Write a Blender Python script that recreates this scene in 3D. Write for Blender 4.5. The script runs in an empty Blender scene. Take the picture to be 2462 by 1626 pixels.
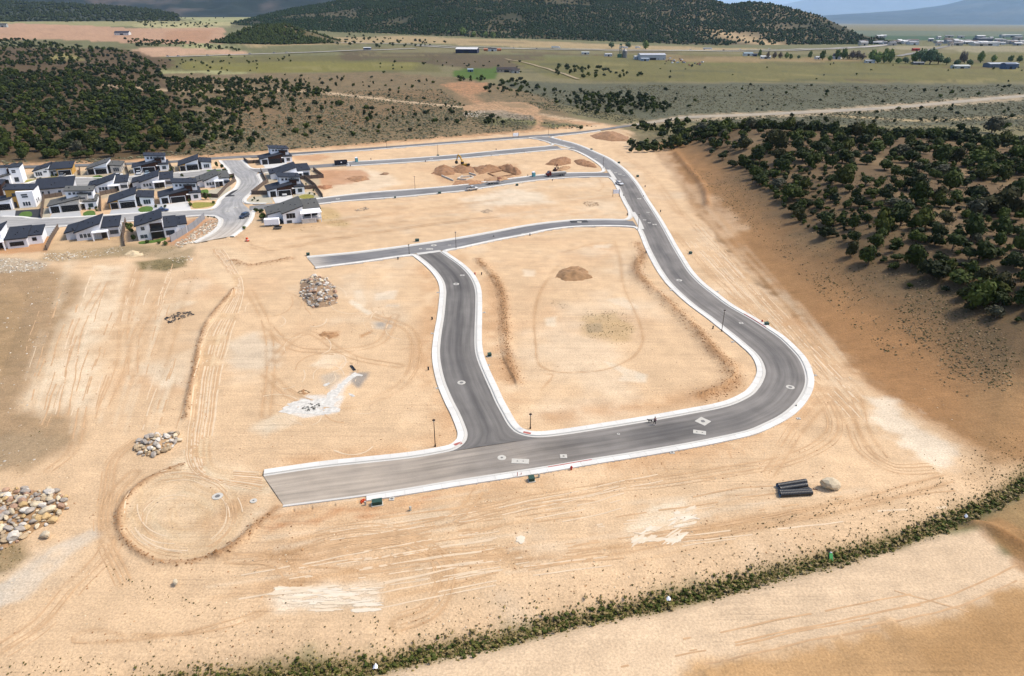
import bpy, bmesh, math, random
import numpy as np
from mathutils import Vector, Matrix

# ------------------------------------------------------------------ camera, sky, sun, exposure
scn = bpy.context.scene
PITCH, CAMZ, FPX = math.radians(25.5), 70.0, 1641.0        # photo is 2462 x 1626
cam_d = bpy.data.cameras.new('camera'); cam = bpy.data.objects.new('camera', cam_d)
scn.collection.objects.link(cam); scn.camera = cam
cam_d.sensor_width = 36.0; cam_d.lens = FPX / 2462 * 36.0
cam_d.clip_start = 1.0; cam_d.clip_end = 200000.0
cam.location = (0, 0, CAMZ); cam.rotation_euler = (math.pi / 2 - PITCH, 0, 0)

SUN_EL, SUN_AZ = math.radians(55), math.radians(78)        # azimuth from +Y towards +X
world = bpy.data.worlds.new('World'); scn.world = world; world.use_nodes = True
wn = world.node_tree.nodes; wl = world.node_tree.links
bg = wn['Background']
sky = wn.new('ShaderNodeTexSky'); sky.sky_type = 'NISHITA'; sky.sun_disc = False
sky.sun_elevation = SUN_EL; sky.sun_rotation = SUN_AZ
sky.air_density = 1.0; sky.dust_density = 10.0; sky.ozone_density = 1.0; sky.altitude = 1800
wl.new(sky.outputs[0], bg.inputs[0]); bg.inputs[1].default_value = 0.095
sun_d = bpy.data.lights.new('sun', 'SUN'); sun_d.energy = 1.5; sun_d.angle = math.radians(12)
sun_d.color = (1.0, 0.92, 0.80)
sun = bpy.data.objects.new('sun', sun_d); scn.collection.objects.link(sun)
sdir = Vector((math.sin(SUN_AZ) * math.cos(SUN_EL), math.cos(SUN_AZ) * math.cos(SUN_EL), math.sin(SUN_EL)))
sun.rotation_euler = sdir.to_track_quat('Z', 'Y').to_euler(); sun.location = (0, 100, 300)
vs = scn.view_settings
vs.view_transform = 'Standard'; vs.look = 'None'; vs.exposure = 1.5; vs.gamma = 1.0
vs.use_curve_mapping = False
scn.cycles.use_denoising = True
scn.cycles.max_bounces = 6; scn.cycles.volume_bounces = 1; scn.cycles.transparent_max_bounces = 6

# ------------------------------------------------------------------ helpers
C = scn.collection
R = random.Random(7)
rng = np.random.default_rng(11)
SP, CP = math.sin(PITCH), math.cos(PITCH)

def G(u, v, z=0.0):
    a = (u - 1231) / FPX; b = (813 - v) / FPX
    t = (z - CAMZ) / (-SP + b * CP)
    return (a * t, (CP + b * SP) * t)

def GP(pts, z=0.0):
    return np.array([G(u, v, z) for u, v in pts])

KEXP = np.array([1.75, 1.78, 1.9])
def lin(c):
    c = np.asarray(c, float) / 255.0
    return np.where(c <= 0.04045, c / 12.92, ((c + 0.055) / 1.055) ** 2.4)

def alb(r, g, b):            # base colour of a flat sunlit surface that shows as r,g,b in the photograph
    return lin((r, g, b)) / KEXP

def _hash(ix, iy, s):
    n = (ix.astype(np.int64) * 374761393 + iy.astype(np.int64) * 668265263 + s * 1442695041) & 0x7fffffff
    n = ((n ^ (n >> 13)) * 1274126177) & 0x7fffffff
    return ((n ^ (n >> 16)) & 0xffff) / 65535.0

def vnoise(x, y, s=0):
    x = np.asarray(x, float); y = np.asarray(y, float)
    ix = np.floor(x); iy = np.floor(y); fx = x - ix; fy = y - iy
    fx = fx * fx * (3 - 2 * fx); fy = fy * fy * (3 - 2 * fy)
    a = _hash(ix, iy, s); b = _hash(ix + 1, iy, s); c = _hash(ix, iy + 1, s); d = _hash(ix + 1, iy + 1, s)
    return (a + (b - a) * fx) * (1 - fy) + (c + (d - c) * fx) * fy

def fbm(x, y, scale, octv=3, s=0):
    x = np.asarray(x, float) / scale; y = np.asarray(y, float) / scale
    t = 0; amp = 0.5; tot = 0
    for o in range(octv):
        t = t + amp * (vnoise(x, y, s + o * 17) * 2 - 1); tot += amp
        amp *= 0.5; x = x * 2.03 + 11.3; y = y * 2.03 - 7.7
    return t / tot

def sstep(a, b, x):
    t = np.clip((x - a) / (b - a), 0, 1)
    return t * t * (3 - 2 * t)

def pdist(x, y, pl, margin=1e9, closed=False):
    """distance to a polyline"""
    x = np.asarray(x, float); y = np.asarray(y, float)
    out = np.full(x.shape, margin, float)
    pl = np.asarray(pl, float)
    m = (x > pl[:, 0].min() - margin) & (x < pl[:, 0].max() + margin) & (y > pl[:, 1].min() - margin) & (y < pl[:, 1].max() + margin)
    if not m.any(): return out
    xs = x[m]; ys = y[m]; d2 = np.full(xs.shape, float(margin) ** 2)
    n = len(pl)
    for i in range(n if closed else n - 1):
        ax, ay = pl[i]; bx, by = pl[(i + 1) % n]
        vx, vy = bx - ax, by - ay; L = vx * vx + vy * vy + 1e-12
        t = np.clip(((xs - ax) * vx + (ys - ay) * vy) / L, 0, 1)
        d2 = np.minimum(d2, (xs - ax - t * vx) ** 2 + (ys - ay - t * vy) ** 2)
    out[m] = np.sqrt(d2)
    return out

def psd(x, y, poly, margin=60.0):
    """signed distance to a polygon, positive inside"""
    x = np.asarray(x, float); y = np.asarray(y, float)
    poly = np.asarray(poly, float)
    out = np.full(x.shape, -margin, float)
    m = (x > poly[:, 0].min() - margin) & (x < poly[:, 0].max() + margin) & (y > poly[:, 1].min() - margin) & (y < poly[:, 1].max() + margin)
    if not m.any(): return out
    xs = x[m]; ys = y[m]; ins = np.zeros(xs.shape, bool)
    d = np.full(xs.shape, 1e18)
    n = len(poly)
    for i in range(n):
        ax, ay = poly[i]; bx, by = poly[(i + 1) % n]
        vx, vy = bx - ax, by - ay; L = vx * vx + vy * vy + 1e-12
        t = np.clip(((xs - ax) * vx + (ys - ay) * vy) / L, 0, 1)
        d = np.minimum(d, (xs - ax - t * vx) ** 2 + (ys - ay - t * vy) ** 2)
        c = ((ay > ys) != (by > ys))
        if by != ay:
            ins ^= c & (xs < vx * (ys - ay) / vy + ax)
    d = np.sqrt(d); out[m] = np.where(ins, d, -d)
    return out

def catmull(pts, step=1.0, closed=False):
    p = np.asarray(pts, float); n = len(p); out = []
    rngi = range(n if closed else n - 1)
    for i in rngi:
        if closed: a, b, c, d = p[i - 1], p[i], p[(i + 1) % n], p[(i + 2) % n]
        else:
            b, c = p[i], p[i + 1]
            a = p[i - 1] if i > 0 else 2 * b - c
            d = p[i + 2] if i + 2 < n else 2 * c - b
        # centripetal parameterisation
        t0 = 0; t1 = t0 + max(np.linalg.norm(b - a), 1e-6) ** .5; t2 = t1 + max(np.linalg.norm(c - b), 1e-6) ** .5; t3 = t2 + max(np.linalg.norm(d - c), 1e-6) ** .5
        k = max(2, int(np.linalg.norm(c - b) / step))
        for j in range(k):
            t = t1 + (t2 - t1) * j / k
            A1 = (t1 - t) / (t1 - t0) * a + (t - t0) / (t1 - t0) * b
            A2 = (t2 - t) / (t2 - t1) * b + (t - t1) / (t2 - t1) * c
            A3 = (t3 - t) / (t3 - t2) * c + (t - t2) / (t3 - t2) * d
            B1 = (t2 - t) / (t2 - t0) * A1 + (t - t0) / (t2 - t0) * A2
            B2 = (t3 - t) / (t3 - t1) * A2 + (t - t1) / (t3 - t1) * A3
            out.append((t2 - t) / (t2 - t1) * B1 + (t - t1) / (t2 - t1) * B2)
    if not closed: out.append(p[-1])
    return resample(np.array(out), step, closed)

def simplify(p, tol):
    p = np.asarray(p, float)
    if len(p) < 3: return p
    a, b = p[0], p[-1]; v = b - a; L = np.hypot(*v)
    d = np.abs((p[:, 0] - a[0]) * v[1] - (p[:, 1] - a[1]) * v[0]) / L if L > 1e-6 else np.hypot(*(p - a).T)
    i = int(np.argmax(d))
    if d[i] < tol: return np.array([a, b])
    return np.vstack([simplify(p[:i + 1], tol)[:-1], simplify(p[i:], tol)])

def resample(p, step, closed=False, n=None):
    if closed: p = np.vstack([p, p[:1]])
    s = np.concatenate([[0], np.cumsum(np.linalg.norm(np.diff(p, axis=0), axis=1))])
    if n is None: n = max(2, int(round(s[-1] / step)) + 1)
    t = np.linspace(0, s[-1], n)
    q = np.stack([np.interp(t, s, p[:, k]) for k in range(p.shape[1])], 1)
    return q[:-1] if closed else q

def normals2(p, closed=False):
    if closed: t = np.roll(p, -1, 0) - np.roll(p, 1, 0)
    else: t = np.gradient(p, axis=0)
    t /= np.linalg.norm(t, axis=1)[:, None] + 1e-9
    return np.stack([-t[:, 1], t[:, 0]], 1)          # left of the direction of travel

# ------------------------------------------------------------------ mesh / object helpers
def npmesh(name, verts, faces, mats=None, midx=None, smooth=False):
    """verts Nx3; faces array MxK (all the same K) or a list of arrays"""
    me = bpy.data.meshes.new(name)
    verts = np.asarray(verts, np.float32)
    if isinstance(faces, np.ndarray): faces = [faces]
    faces = [np.asarray(f, np.int32) for f in faces if len(f)]
    nl = sum(f.size for f in faces); nf = sum(len(f) for f in faces)
    me.vertices.add(len(verts)); me.vertices.foreach_set('co', verts.ravel())
    me.loops.add(nl); me.loops.foreach_set('vertex_index', np.concatenate([f.ravel() for f in faces]))
    tot = np.concatenate([np.full(len(f), f.shape[1], np.int32) for f in faces])
    st = np.concatenate([[0], np.cumsum(tot)[:-1]]).astype(np.int32)
    me.polygons.add(nf); me.polygons.foreach_set('loop_start', st); me.polygons.foreach_set('loop_total', tot)
    if midx is not None: me.polygons.foreach_set('material_index', np.asarray(midx, np.int32))
    me.polygons.foreach_set('use_smooth', np.full(nf, smooth, bool))
    for m in (mats or []): me.materials.append(m)
    me.update(calc_edges=True)
    return me

def obj(name, me, parent=None, loc=None, rz=None, **props):
    o = bpy.data.objects.new(name, me); C.objects.link(o)
    if parent is not None: o.parent = parent
    if loc is not None: o.location = loc
    if rz is not None: o.rotation_euler = (0, 0, rz)
    for k, v in props.items(): o[k] = v
    return o

def thing(name, label, cat, loc=(0, 0, 0), rz=0.0, group=None):
    o = bpy.data.objects.new(name, None); C.objects.link(o)
    o.empty_display_size = 0.3
    o.location = loc; o.rotation_euler = (0, 0, rz); o['label'] = label; o['category'] = cat
    if group: o['group'] = group
    return o

def tag(o, label, cat, group=None):
    o['label'] = label; o['category'] = cat
    if group: o['group'] = group
    return o

class MB:
    """collects simple shapes into one mesh"""
    def __init__(s): s.v = []; s.f = []
    def poly(s, pts, faces):
        b = len(s.v); s.v += [tuple(p) for p in pts]; s.f += [tuple(i + b for i in f) for f in faces]; return s
    def box(s, x0, x1, y0, y1, z0, z1, m=None):
        p = [(x0, y0, z0), (x1, y0, z0), (x1, y1, z0), (x0, y1, z0), (x0, y0, z1), (x1, y0, z1), (x1, y1, z1), (x0, y1, z1)]
        if m is not None: p = [tuple(m @ Vector(q)) for q in p]
        return s.poly(p, [(0, 3, 2, 1), (4, 5, 6, 7), (0, 1, 5, 4), (1, 2, 6, 5), (2, 3, 7, 6), (3, 0, 4, 7)])
    def cyl(s, p0, p1, r0, r1=None, n=10, caps=True):
        r1 = r0 if r1 is None else r1
        p0 = Vector(p0); p1 = Vector(p1); d = (p1 - p0).normalized()
        a = d.orthogonal().normalized(); b = d.cross(a)
        pts = []
        for p, r in ((p0, r0), (p1, r1)):
            for i in range(n):
                t = 2 * math.pi * i / n
                pts.append(tuple(p + a * (r * math.cos(t)) + b * (r * math.sin(t))))
        f = [(i, (i + 1) % n, n + (i + 1) % n, n + i) for i in range(n)]
        if caps: f += [tuple(reversed(range(n))), tuple(range(n, 2 * n))]
        return s.poly(pts, f)
    def prism(s, prof, y0, y1, axis='y'):
        """profile in x,z extruded along y"""
        n = len(prof)
        pts = [(x, y0, z) for x, z in prof] + [(x, y1, z) for x, z in prof]
        if axis == 'x': pts = [(y, x, z) for x, y, z in pts]
        f = [tuple(range(n)), tuple(reversed(range(n, 2 * n)))] + [(i, n + i, n + (i + 1) % n, (i + 1) % n) for i in range(n)]
        return s.poly(pts, f)
    def mesh(s, name, mat, smooth=False, bevel=0):
        me = bpy.data.meshes.new(name); me.from_pydata(s.v, [], s.f)
        if bevel or True:
            bm = bmesh.new(); bm.from_mesh(me)
            bmesh.ops.recalc_face_normals(bm, faces=bm.faces)
            if bevel: bmesh.ops.bevel(bm, geom=bm.edges[:], offset=bevel, segments=1, affect='EDGES', profile=0.5)
            bm.to_mesh(me); bm.free()
        if smooth: me.polygons.foreach_set('use_smooth', np.ones(len(me.polygons), bool))
        me.materials.append(mat); me.update()
        return me
    def build(s, name, mat, parent=None, smooth=False, bevel=0, **kw):
        return obj(name, s.mesh(name, mat, smooth, bevel), parent, **kw)

# ------------------------------------------------------------------ materials
MATS = {}
def mat(name, col, rough=0.8, metal=0.0, var=0.12, scale=1.5, bump=0.0, bscale=6.0, spec=0.3, objvar=0.0):
    """plain procedural material: base colour with two-scale noise, optional relief"""
    if name in MATS: return MATS[name]
    m = bpy.data.materials.new(name); m.use_nodes = True; nt = m.node_tree; N = nt.nodes; L = nt.links
    b = N['Principled BSDF']; b.inputs['Roughness'].default_value = rough; b.inputs['Metallic'].default_value = metal
    b.inputs['Specular IOR Level'].default_value = spec
    tc = N.new('ShaderNodeTexCoord')
    n1 = N.new('ShaderNodeTexNoise'); n1.inputs['Scale'].default_value = scale; n1.inputs['Detail'].default_value = 5
    L.new(tc.outputs['Object'], n1.inputs['Vector'])
    mr = N.new('ShaderNodeMapRange'); mr.inputs[1].default_value = 0.25; mr.inputs[2].default_value = 0.75
    mr.inputs[3].default_value = 1 - var; mr.inputs[4].default_value = 1 + var
    L.new(n1.outputs['Fac'], mr.inputs[0])
    fac = mr.outputs[0]
    if objvar:
        oi = N.new('ShaderNodeObjectInfo'); mo = N.new('ShaderNodeMapRange')
        mo.inputs[3].default_value = 1 - objvar; mo.inputs[4].default_value = 1 + objvar
        L.new(oi.outputs['Random'], mo.inputs[0]); mu = N.new('ShaderNodeMath'); mu.operation = 'MULTIPLY'
        L.new(fac, mu.inputs[0]); L.new(mo.outputs[0], mu.inputs[1]); fac = mu.outputs[0]
    vm = N.new('ShaderNodeVectorMath'); vm.operation = 'SCALE'; vm.inputs[0].default_value = tuple(col)
    L.new(fac, vm.inputs['Scale']); L.new(vm.outputs[0], b.inputs['Base Color'])
    if bump:
        n2 = N.new('ShaderNodeTexNoise'); n2.inputs['Scale'].default_value = bscale; n2.inputs['Detail'].default_value = 6
        L.new(tc.outputs['Object'], n2.inputs['Vector'])
        bp = N.new('ShaderNodeBump'); bp.inputs['Strength'].default_value = 0.6; bp.inputs['Distance'].default_value = bump
        L.new(n2.outputs['Fac'], bp.inputs['Height']); L.new(bp.outputs[0], b.inputs['Normal'])
    MATS[name] = m
    return m

def colmat(name, attr='Col', rough=0.9, var=0.15, scale=3.0, bump=0.0, bscale=3.0, backlight=0.0, objvar=0.0):
    """material whose base colour is a vertex colour times noise"""
    m = bpy.data.materials.new(name); m.use_nodes = True; nt = m.node_tree; N = nt.nodes; L = nt.links
    b = N['Principled BSDF']; b.inputs['Roughness'].default_value = rough; b.inputs['Specular IOR Level'].default_value = 0.15
    at = N.new('ShaderNodeAttribute'); at.attribute_name = attr
    tc = N.new('ShaderNodeTexCoord')
    n1 = N.new('ShaderNodeTexNoise'); n1.inputs['Scale'].default_value = scale; n1.inputs['Detail'].default_value = 4
    L.new(tc.outputs['Object'], n1.inputs['Vector'])
    mr = N.new('ShaderNodeMapRange'); mr.inputs[1].default_value = 0.25; mr.inputs[2].default_value = 0.75
    mr.inputs[3].default_value = 1 - var; mr.inputs[4].default_value = 1 + var
    L.new(n1.outputs['Fac'], mr.inputs[0]); fac = mr.outputs[0]
    if objvar:
        oi = N.new('ShaderNodeObjectInfo'); mo = N.new('ShaderNodeMapRange')
        mo.inputs[3].default_value = 1 - objvar; mo.inputs[4].default_value = 1 + objvar
        L.new(oi.outputs['Random'], mo.inputs[0]); mu = N.new('ShaderNodeMath'); mu.operation = 'MULTIPLY'
        L.new(fac, mu.inputs[0]); L.new(mo.outputs[0], mu.inputs[1]); fac = mu.outputs[0]
    vm = N.new('ShaderNodeVectorMath'); vm.operation = 'SCALE'
    L.new(at.outputs['Color'], vm.inputs[0]); L.new(fac, vm.inputs['Scale']); L.new(vm.outputs[0], b.inputs['Base Color'])
    if bump:
        n2 = N.new('ShaderNodeTexNoise'); n2.inputs['Scale'].default_value = bscale; n2.inputs['Detail'].default_value = 5
        L.new(tc.outputs['Object'], n2.inputs['Vector'])
        bp = N.new('ShaderNodeBump'); bp.inputs['Strength'].default_value = 0.7; bp.inputs['Distance'].default_value = bump
        L.new(n2.outputs['Fac'], bp.inputs['Height']); L.new(bp.outputs[0], b.inputs['Normal'])
    return m

def setcol(me, col, name='Col'):
    a = me.color_attributes.new(name, 'FLOAT_COLOR', 'POINT')
    c = np.ones((len(me.vertices), 4), np.float32); c[:, :3] = col
    a.data.foreach_set('color', c.ravel())
# ------------------------------------------------------------------ traced edges of the carriageways (pixels -> ground)
I1 = [(634,1146.5),(770,1126.6),(992,1102.5),(1060,1090.8),(1150,1077),(1286,1052.8),(1312,1052),(1383,1043),(1461.5,1030.6),(1566,1013.6),(1670.7,994.5),(1723,984.8),(1762,974.4),(1796,959),(1814,947),(1828.6,929),(1837.5,911.4),(1841,897),(1837.5,879),(1828.6,861.4),(1814,845),(1800,833),(1775,812),(1744,787.5),(1710,761),(1670.7,732.6),(1642,707.7),(1615.8,681.6),(1595,654),(1576.6,622.8),(1561,591),(1550,565),(1540,546.4),(1534,531.7),(1521,510.6),(1508.6,487.4),(1496,462),(1487.5,445),(1477,428.5),(1462,413.7),(1449.6,399),(1428.6,384),(1403,369.5),(1380,360),(1352.7,350.5),(1331.7,345),(1310.6,338),(1279,331)]
O1 = [(681,1215),(783,1202),(877,1189.6),(927,1182),(992,1172),(1070.7,1158.7),(1220,1135.7),(1312,1121.6),(1417,1103.8),(1513.8,1088.7),(1644.5,1066.7),(1723,1051.5),(1800,1033.5),(1835.7,1018.5),(1871,1000.7),(1900,979),(1921,954),(1933,929),(1935,908),(1929,883),(1918,861.4),(1896,836.4),(1871,813),(1843,793.6),(1803,768),(1749,736.5),(1712.5,709),(1680,683),(1653,654),(1634,624),(1614,590),(1599,562),(1582,531.7),(1567.6,508.5),(1548.6,479),(1534,453.7),(1519,432.7),(1500,411.6),(1479,394.8),(1458,381),(1428.6,367.4),(1401,354.8),(1374,345),(1342,337),(1315,329)]
W2 = [(1004,614),(1018.4,624),(1039,641),(1056,659),(1068,677.7),(1072.8,698.6),(1072,722),(1068,764),(1063,795),(1059,827),(1058,853),(1061.5,881.7),(1070.7,918),(1081,944),(1093,970),(1104.7,992),(1118,1022.8),(1124.3,1043.7),(1120.4,1062),(1107,1075),(1089,1084.5),(1060,1090.8)]
E2 = [(1057.6,606.5),(1070.7,616),(1089,628.5),(1110,645),(1125.6,662),(1136,680),(1142,701),(1142.6,743),(1140.8,795),(1140.8,834.6),(1144,855.5),(1151.8,879),(1164.9,910),(1178,939),(1191.5,970),(1204,993),(1217,1017),(1227,1030.6),(1239,1041),(1260,1049),(1286,1052.8),(1312,1052)]
N3 = [(739,621.5),(861.5,609.7),(992,592.7),(1100,576),(1184,561),(1268.5,545),(1331.7,536.5),(1395,531.5),(1458,530.5),(1521,532)]
S3 = [(757,642),(861.5,629),(984,612),(1045,605),(1100,595),(1184,577),(1268.5,561),(1310,552),(1374,544),(1437,542),(1531,545)]
N4 = [(600,496),(639,492),(738,483),(814,473.4),(889.5,465),(997.6,457),(1100,448),(1173.7,438.5),(1247,429),(1310,421.5),(1374,417.5),(1462,416)]
S4 = [(600,507),(635,504),(751,491.4),(814,484),(889.5,478),(965,472.5),(1060,463),(1100,459.5),(1163,450.6),(1247,438),(1310,430.6),(1374,426),(1474,424.7)]
N5 = [(600,407),(654,404.5),(745.5,397.6),(832.7,391),(927.5,386),(1022,379.5),(1100,373.2),(1184,365),(1268.5,357),(1338,351)]
S5 = [(616,415),(654,412.5),(747,405),(832.7,399),(927.5,393.3),(1022,387.3),(1100,381),(1184,373.5),(1268.5,365.5),(1350,358.5)]
N0 = [(-120,402.5),(0,399.5),(100,397.5),(200,394.5),(300,391.5),(419,386),(507,379),(553,376),(626,372.5),(700,367.9),(794.8,361.6),(889.5,355),(984,348),(1079,340.8),(1184,332.6),(1268.5,326),(1319,322.7),(1416,313.7),(1500,302)]
S0 = [(-120,409.5),(0,406),(100,403.5),(200,400.5),(300,397),(419,391.6),(507,384.4),(560,381.5),(626,378.5),(700,373.3),(785,367.3),(861,362.5),(946,355.7),(1041,348.7),(1100,344),(1184,338),(1272.7,332),(1317,328.4),(1395,320.6),(1458,312.6),(1532,301.5)]
NH = [(1500,302),(1560,293),(1640,280.5),(1800,273.5),(1986,264.5),(2159,254.5),(2332.5,239),(2462,228),(2700,208)]
SH = [(1532,301.5),(1585,295),(1640,286.5),(1800,279.5),(1986,271),(2159,261),(2332.5,245.5),(2462,234),(2700,213.5)]
WN = [(534,386),(541.6,395.5),(553,407),(558.8,416.5),(568,424),(578,433.7),(577,445),(568,456.7),(553,466),(534,481.6),(528,493),(514.8,502.6)]
WN2 = WN + [(500,515),(520,525),(536,526.5),(537,535),(532,546.6),(515,562),(492,575),(473,585)]
EN = [(576,386),(587.5,397),(599,406),(614,410),(620,414),(618,420),(620,432),(623,439.5),(616,449),(603,460.5),(587.5,474),(581.7,481.6),(583,487),(588,494),(600,504),(603,510),(599,523.6),(589,539),(572,554),(551,569.6)]
N2a = [(-60,523),(0,523),(48,524.6),(73,528),(103,528),(191,524),(268,519),(335,515),(400,512),(457,508.3),(495.6,506.4),(540,504)]
S2a = [(-60,554),(0,551),(90,546.6),(151,543),(283,533),(400,524.6),(436,520.8),(492,517),(545,516)]
NB = [(50,446),(85,437),(115,432),(163,429),(225,430),(300,427),(400,419),(480,411),(556,408)]
SB = [(60,457),(120,452),(225,446),(300,441),(400,433),(480,425),(566,421)]

EDGE = {k: catmull(GP(v), 1.0) for k, v in dict(I1=I1, O1=O1, W2=W2, E2=E2, N3=N3, S3=S3, N4=N4, S4=S4, N5=N5, S5=S5, N0=N0, S0=S0, NH=NH, SH=SH, WN2=WN2, EN=EN, N2a=N2a, S2a=S2a, NB=NB, SB=SB).items()}
ROADS = [('I1','O1'), ('W2','E2'), ('N3','S3'), ('N4','S4'), ('N5','S5'), ('N0','S0'), ('NH','SH'), ('WN2','EN'), ('N2a','S2a'), ('NB','SB')]
ROADPOLY = [np.vstack([simplify(EDGE[a], .06), simplify(EDGE[b][::-1], .06)]) for a, b in ROADS]

# kerb and pavement lines: asphalt edge, outward side (+1 = left of travel)
def corner(*lists): return [p for l in lists for p in l]
BANDS_PX = [
    # name, points, side, near (individual slabs)
    ('a', corner([(757,642),(861.5,629),(984,612)], [(998,611.5)], W2[1:], [(992,1102.5),(770,1126.6),(634,1146.5)]), -1, True),
    ('b', corner(E2[:-1], I1[6:31], [(1549,562),(1543,552),(1531,545.5),(1505,542.5)], S3[::-1][1:6], [(1100,595),(1075,599.5),(1062,603.5)]), 1, True),
    ('c', corner(O1[:-1], [(1322,330),(1335,327.5)], [(1395,320.6),(1440,314.5)]), -1, True),
    ('d', corner(N3[:-1], [(1508,530.5),(1520,524),(1521,510.6)], [(1508.6,487.4),(1496,462),(1487.5,445),(1480,434)], [(1470,426.5),(1455,424.6)], S4[::-1][1:-2]), 1, False),
    ('e', corner(N4[2:-1], [(1445,416),(1455,412.5),(1455,406)], [(1449.6,399),(1428.6,384),(1403,369.5),(1380,360.5)], [(1362,358),(1345,358.6)], S5[::-1][1:-3]), 1, False),
    ('f', corner(N5[3:-1], [(1322,352),(1333,348.5),(1325,343.5)], [(1310.6,338.5)], [(1290,334),(1276,332)], S0[::-1][5:-9]), 1, False),
    ('g', corner(WN, [(495.6,506.4),(457,508.3),(400,512),(335,515),(268,519),(191,524),(103,528),(73,528),(48,524.6),(0,523)]), -1, False),
    ('h', [(0,551),(90,546.6),(151,543),(283,533),(400,524.6),(436,520.8),(492,517),(522,519),(536,526.5),(537,535),(532,546.6),(515,562),(492,575),(473,585)], -1, False),
    ('i', [(576,386),(587.5,397),(599,406),(616,408),(654,404.5)], 1, False),
    ('j', [(654,413.6),(629.5,416.5),(620,418.4),(616,422),(620,432),(623,439.5),(616,449),(603,460.5),(587.5,474),(581.7,481.6),(583.6,487),(595,491),(639,491.5)], 1, False),
    ('k', [(635,504.5),(610,504.5),(603,510),(599,523.6),(589,539),(572,554),(551,569.6)], 1, False),
    ('l', [(60,445),(85,437),(115,432),(163,429),(225,430),(300,427),(400,419),(480,411),(535,408.5)], 1, False),
]
BANDS = []; BMID = []
BW = 1.82
for nm, px, side, near in BANDS_PX:
    p = catmull(GP(px), 0.8)
    BANDS.append((nm, p, side, near)); BMID.append(simplify(p + normals2(p) * side * BW / 2, .06))

# ------------------------------------------------------------------ terrain
HILL = GP([(1500,318),(1560,345),(1625,420),(1665,500),(1725,570),(1800,650),(1907,751),(1986,811),(2086,904),(2150,958),(2215,995),(2300,1061),(2380,1105),(2480,1110),(2700,1090)]) .tolist()
CREST = GP([(1520,300),(1700,297),(1900,302),(2100,311),(2300,324),(2520,342)], 13.0)
HILL += [(330, 60), (560, 200)] + [tuple(p * (1 + 42 / np.hypot(*p))) for p in CREST[::-1]]
HILL = np.array(HILL)
DITCH = GP([(300,1655),(441,1623),(622,1612),(778,1599),(907,1584),(1037,1553),(1141,1533),(1231,1511),(1335,1485),(1464,1459),(1594,1433),(1724,1402),(1827,1374),(1931,1348),(2035,1322),(2138,1291),(2216,1265),(2278,1243),(2371,1200),(2436,1168),(2480,1135),(2700,1060)])
BERMS = [  # polyline px, half width m, height m
    ([(1535,585),(1545,612),(1530,650),(1560,690),(1600,722),(1640,762),(1680,800),(1720,850),(1755,885),(1765,905),(1745,935),(1690,955)], 1.9, 0.75),
    ([(1150,625),(1185,665),(1205,700),(1212,760),(1215,820),(1222,870),(1240,920)], 1.5, 0.45),
    ([(439,1119),(387,1138),(340,1164),(308,1193),(290,1221),(284,1248),(290,1279),(311,1310),(340,1334),(376,1352),(423,1355),(470,1350),(523,1337)], 0.55, 0.4),
    ([(523,1337),(562,1316),(600,1283),(635,1245),(665,1222)], 0.9, 0.6),
    ([(562,697),(497,780),(478,835),(468,895),(455,950),(447,1005)], 0.7, 0.5),
    ([(1623,373),(1659,415),(1692,461),(1700,500)], 1.4, 1.0),
    ([(1700,1622),(1853,1563),(1960,1540),(2009,1527),(2138,1496)], 0.7, 0.35),
    ([(560,628),(600,640),(650,632),(700,622)], 1.5, 0.5),
    ([(2345,1255),(2390,1275),(2450,1310)], 1.2, 0.8),
]
BERMS = [(catmull(GP(p), 1.5), w, h) for p, w, h in BERMS]

def road_sd(x, y):
    """>0 inside a carriageway"""
    s = np.full(np.shape(x), -30.0)
    for p in ROADPOLY: s = np.maximum(s, psd(x, y, p, 30.0))
    return s

def band_d(x, y):
    d = np.full(np.shape(x), 12.0)
    for q in BMID: d = np.minimum(d, pdist(x, y, q, 12.0))
    return d

def hgt(x, y, parts=False):
    x = np.asarray(x, float); y = np.asarray(y, float)
    r = np.hypot(x, y)
    rs = road_sd(x, y); bd = band_d(x, y)
    off = np.minimum(-rs, bd - BW / 2)                     # metres outside roads and pavements
    free = sstep(1.5, 9.0, off)
    for yp in YARDS: free = free * sstep(0, 4, -psd(x, y, yp, 8.0))
    hs = psd(x, y, HILL, 150.0)
    hs2 = hs + 5 * fbm(x, y, 40, 2, 5)
    hill = 13.0 * sstep(-2, 62, hs2) + 2.0 * fbm(x, y, 55, 3, 6) * sstep(5, 40, hs2)
    z = hill
    # gentle fall and rise of the plain
    z = z + free * (0.10 * fbm(x, y, 9, 3, 1) + 0.06 * fbm(x, y, 2.2, 2, 2)) * sstep(500, 60, r)
    wild = sstep(395, 520, y - 0.42 * x)                   # beyond the boundary road
    z = z + wild * 1.6 * fbm(x, y, 70, 3, 3)
    z = z - 0.0106 * np.maximum(r - 2600, 0) * sstep(0.12, 0.42, x / (y + 1))
    left = sstep(900, 3500, r) * sstep(0.25, -0.25, x / (y + 1))
    z = z + left * 38.0
    # brushy ditch and the pad below it
    dd = pdist(x, y, DITCH, 40.0)
    z = z - 1.6 * np.exp(-(dd / 2.6) ** 2)
    # left embankment falls away to the west
    emb = psd(x, y, EMB, 60.0)
    z = z - 2.5 * sstep(0, 30, emb)
    for p, w, h in BERMS:
        d = pdist(x, y, p, w * 3.2)
        z = z + h * np.exp(-(d / w) ** 2) * (d < w * 3.2) * (1 + 0.35 * fbm(x, y, 1.7, 2, 9))
    z = np.where(off < 4, np.minimum(z, 0.03 + 0.02 * np.maximum(off, 0)), z)
    z = np.where((rs > 0.35) | (bd < BW / 2 - 0.25), -0.3, z)
    wk = (pdist(x, y, WKERB, 2.0) < .7) & (rs < .2); z = np.where(wk, .05, z)
    return z

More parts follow.
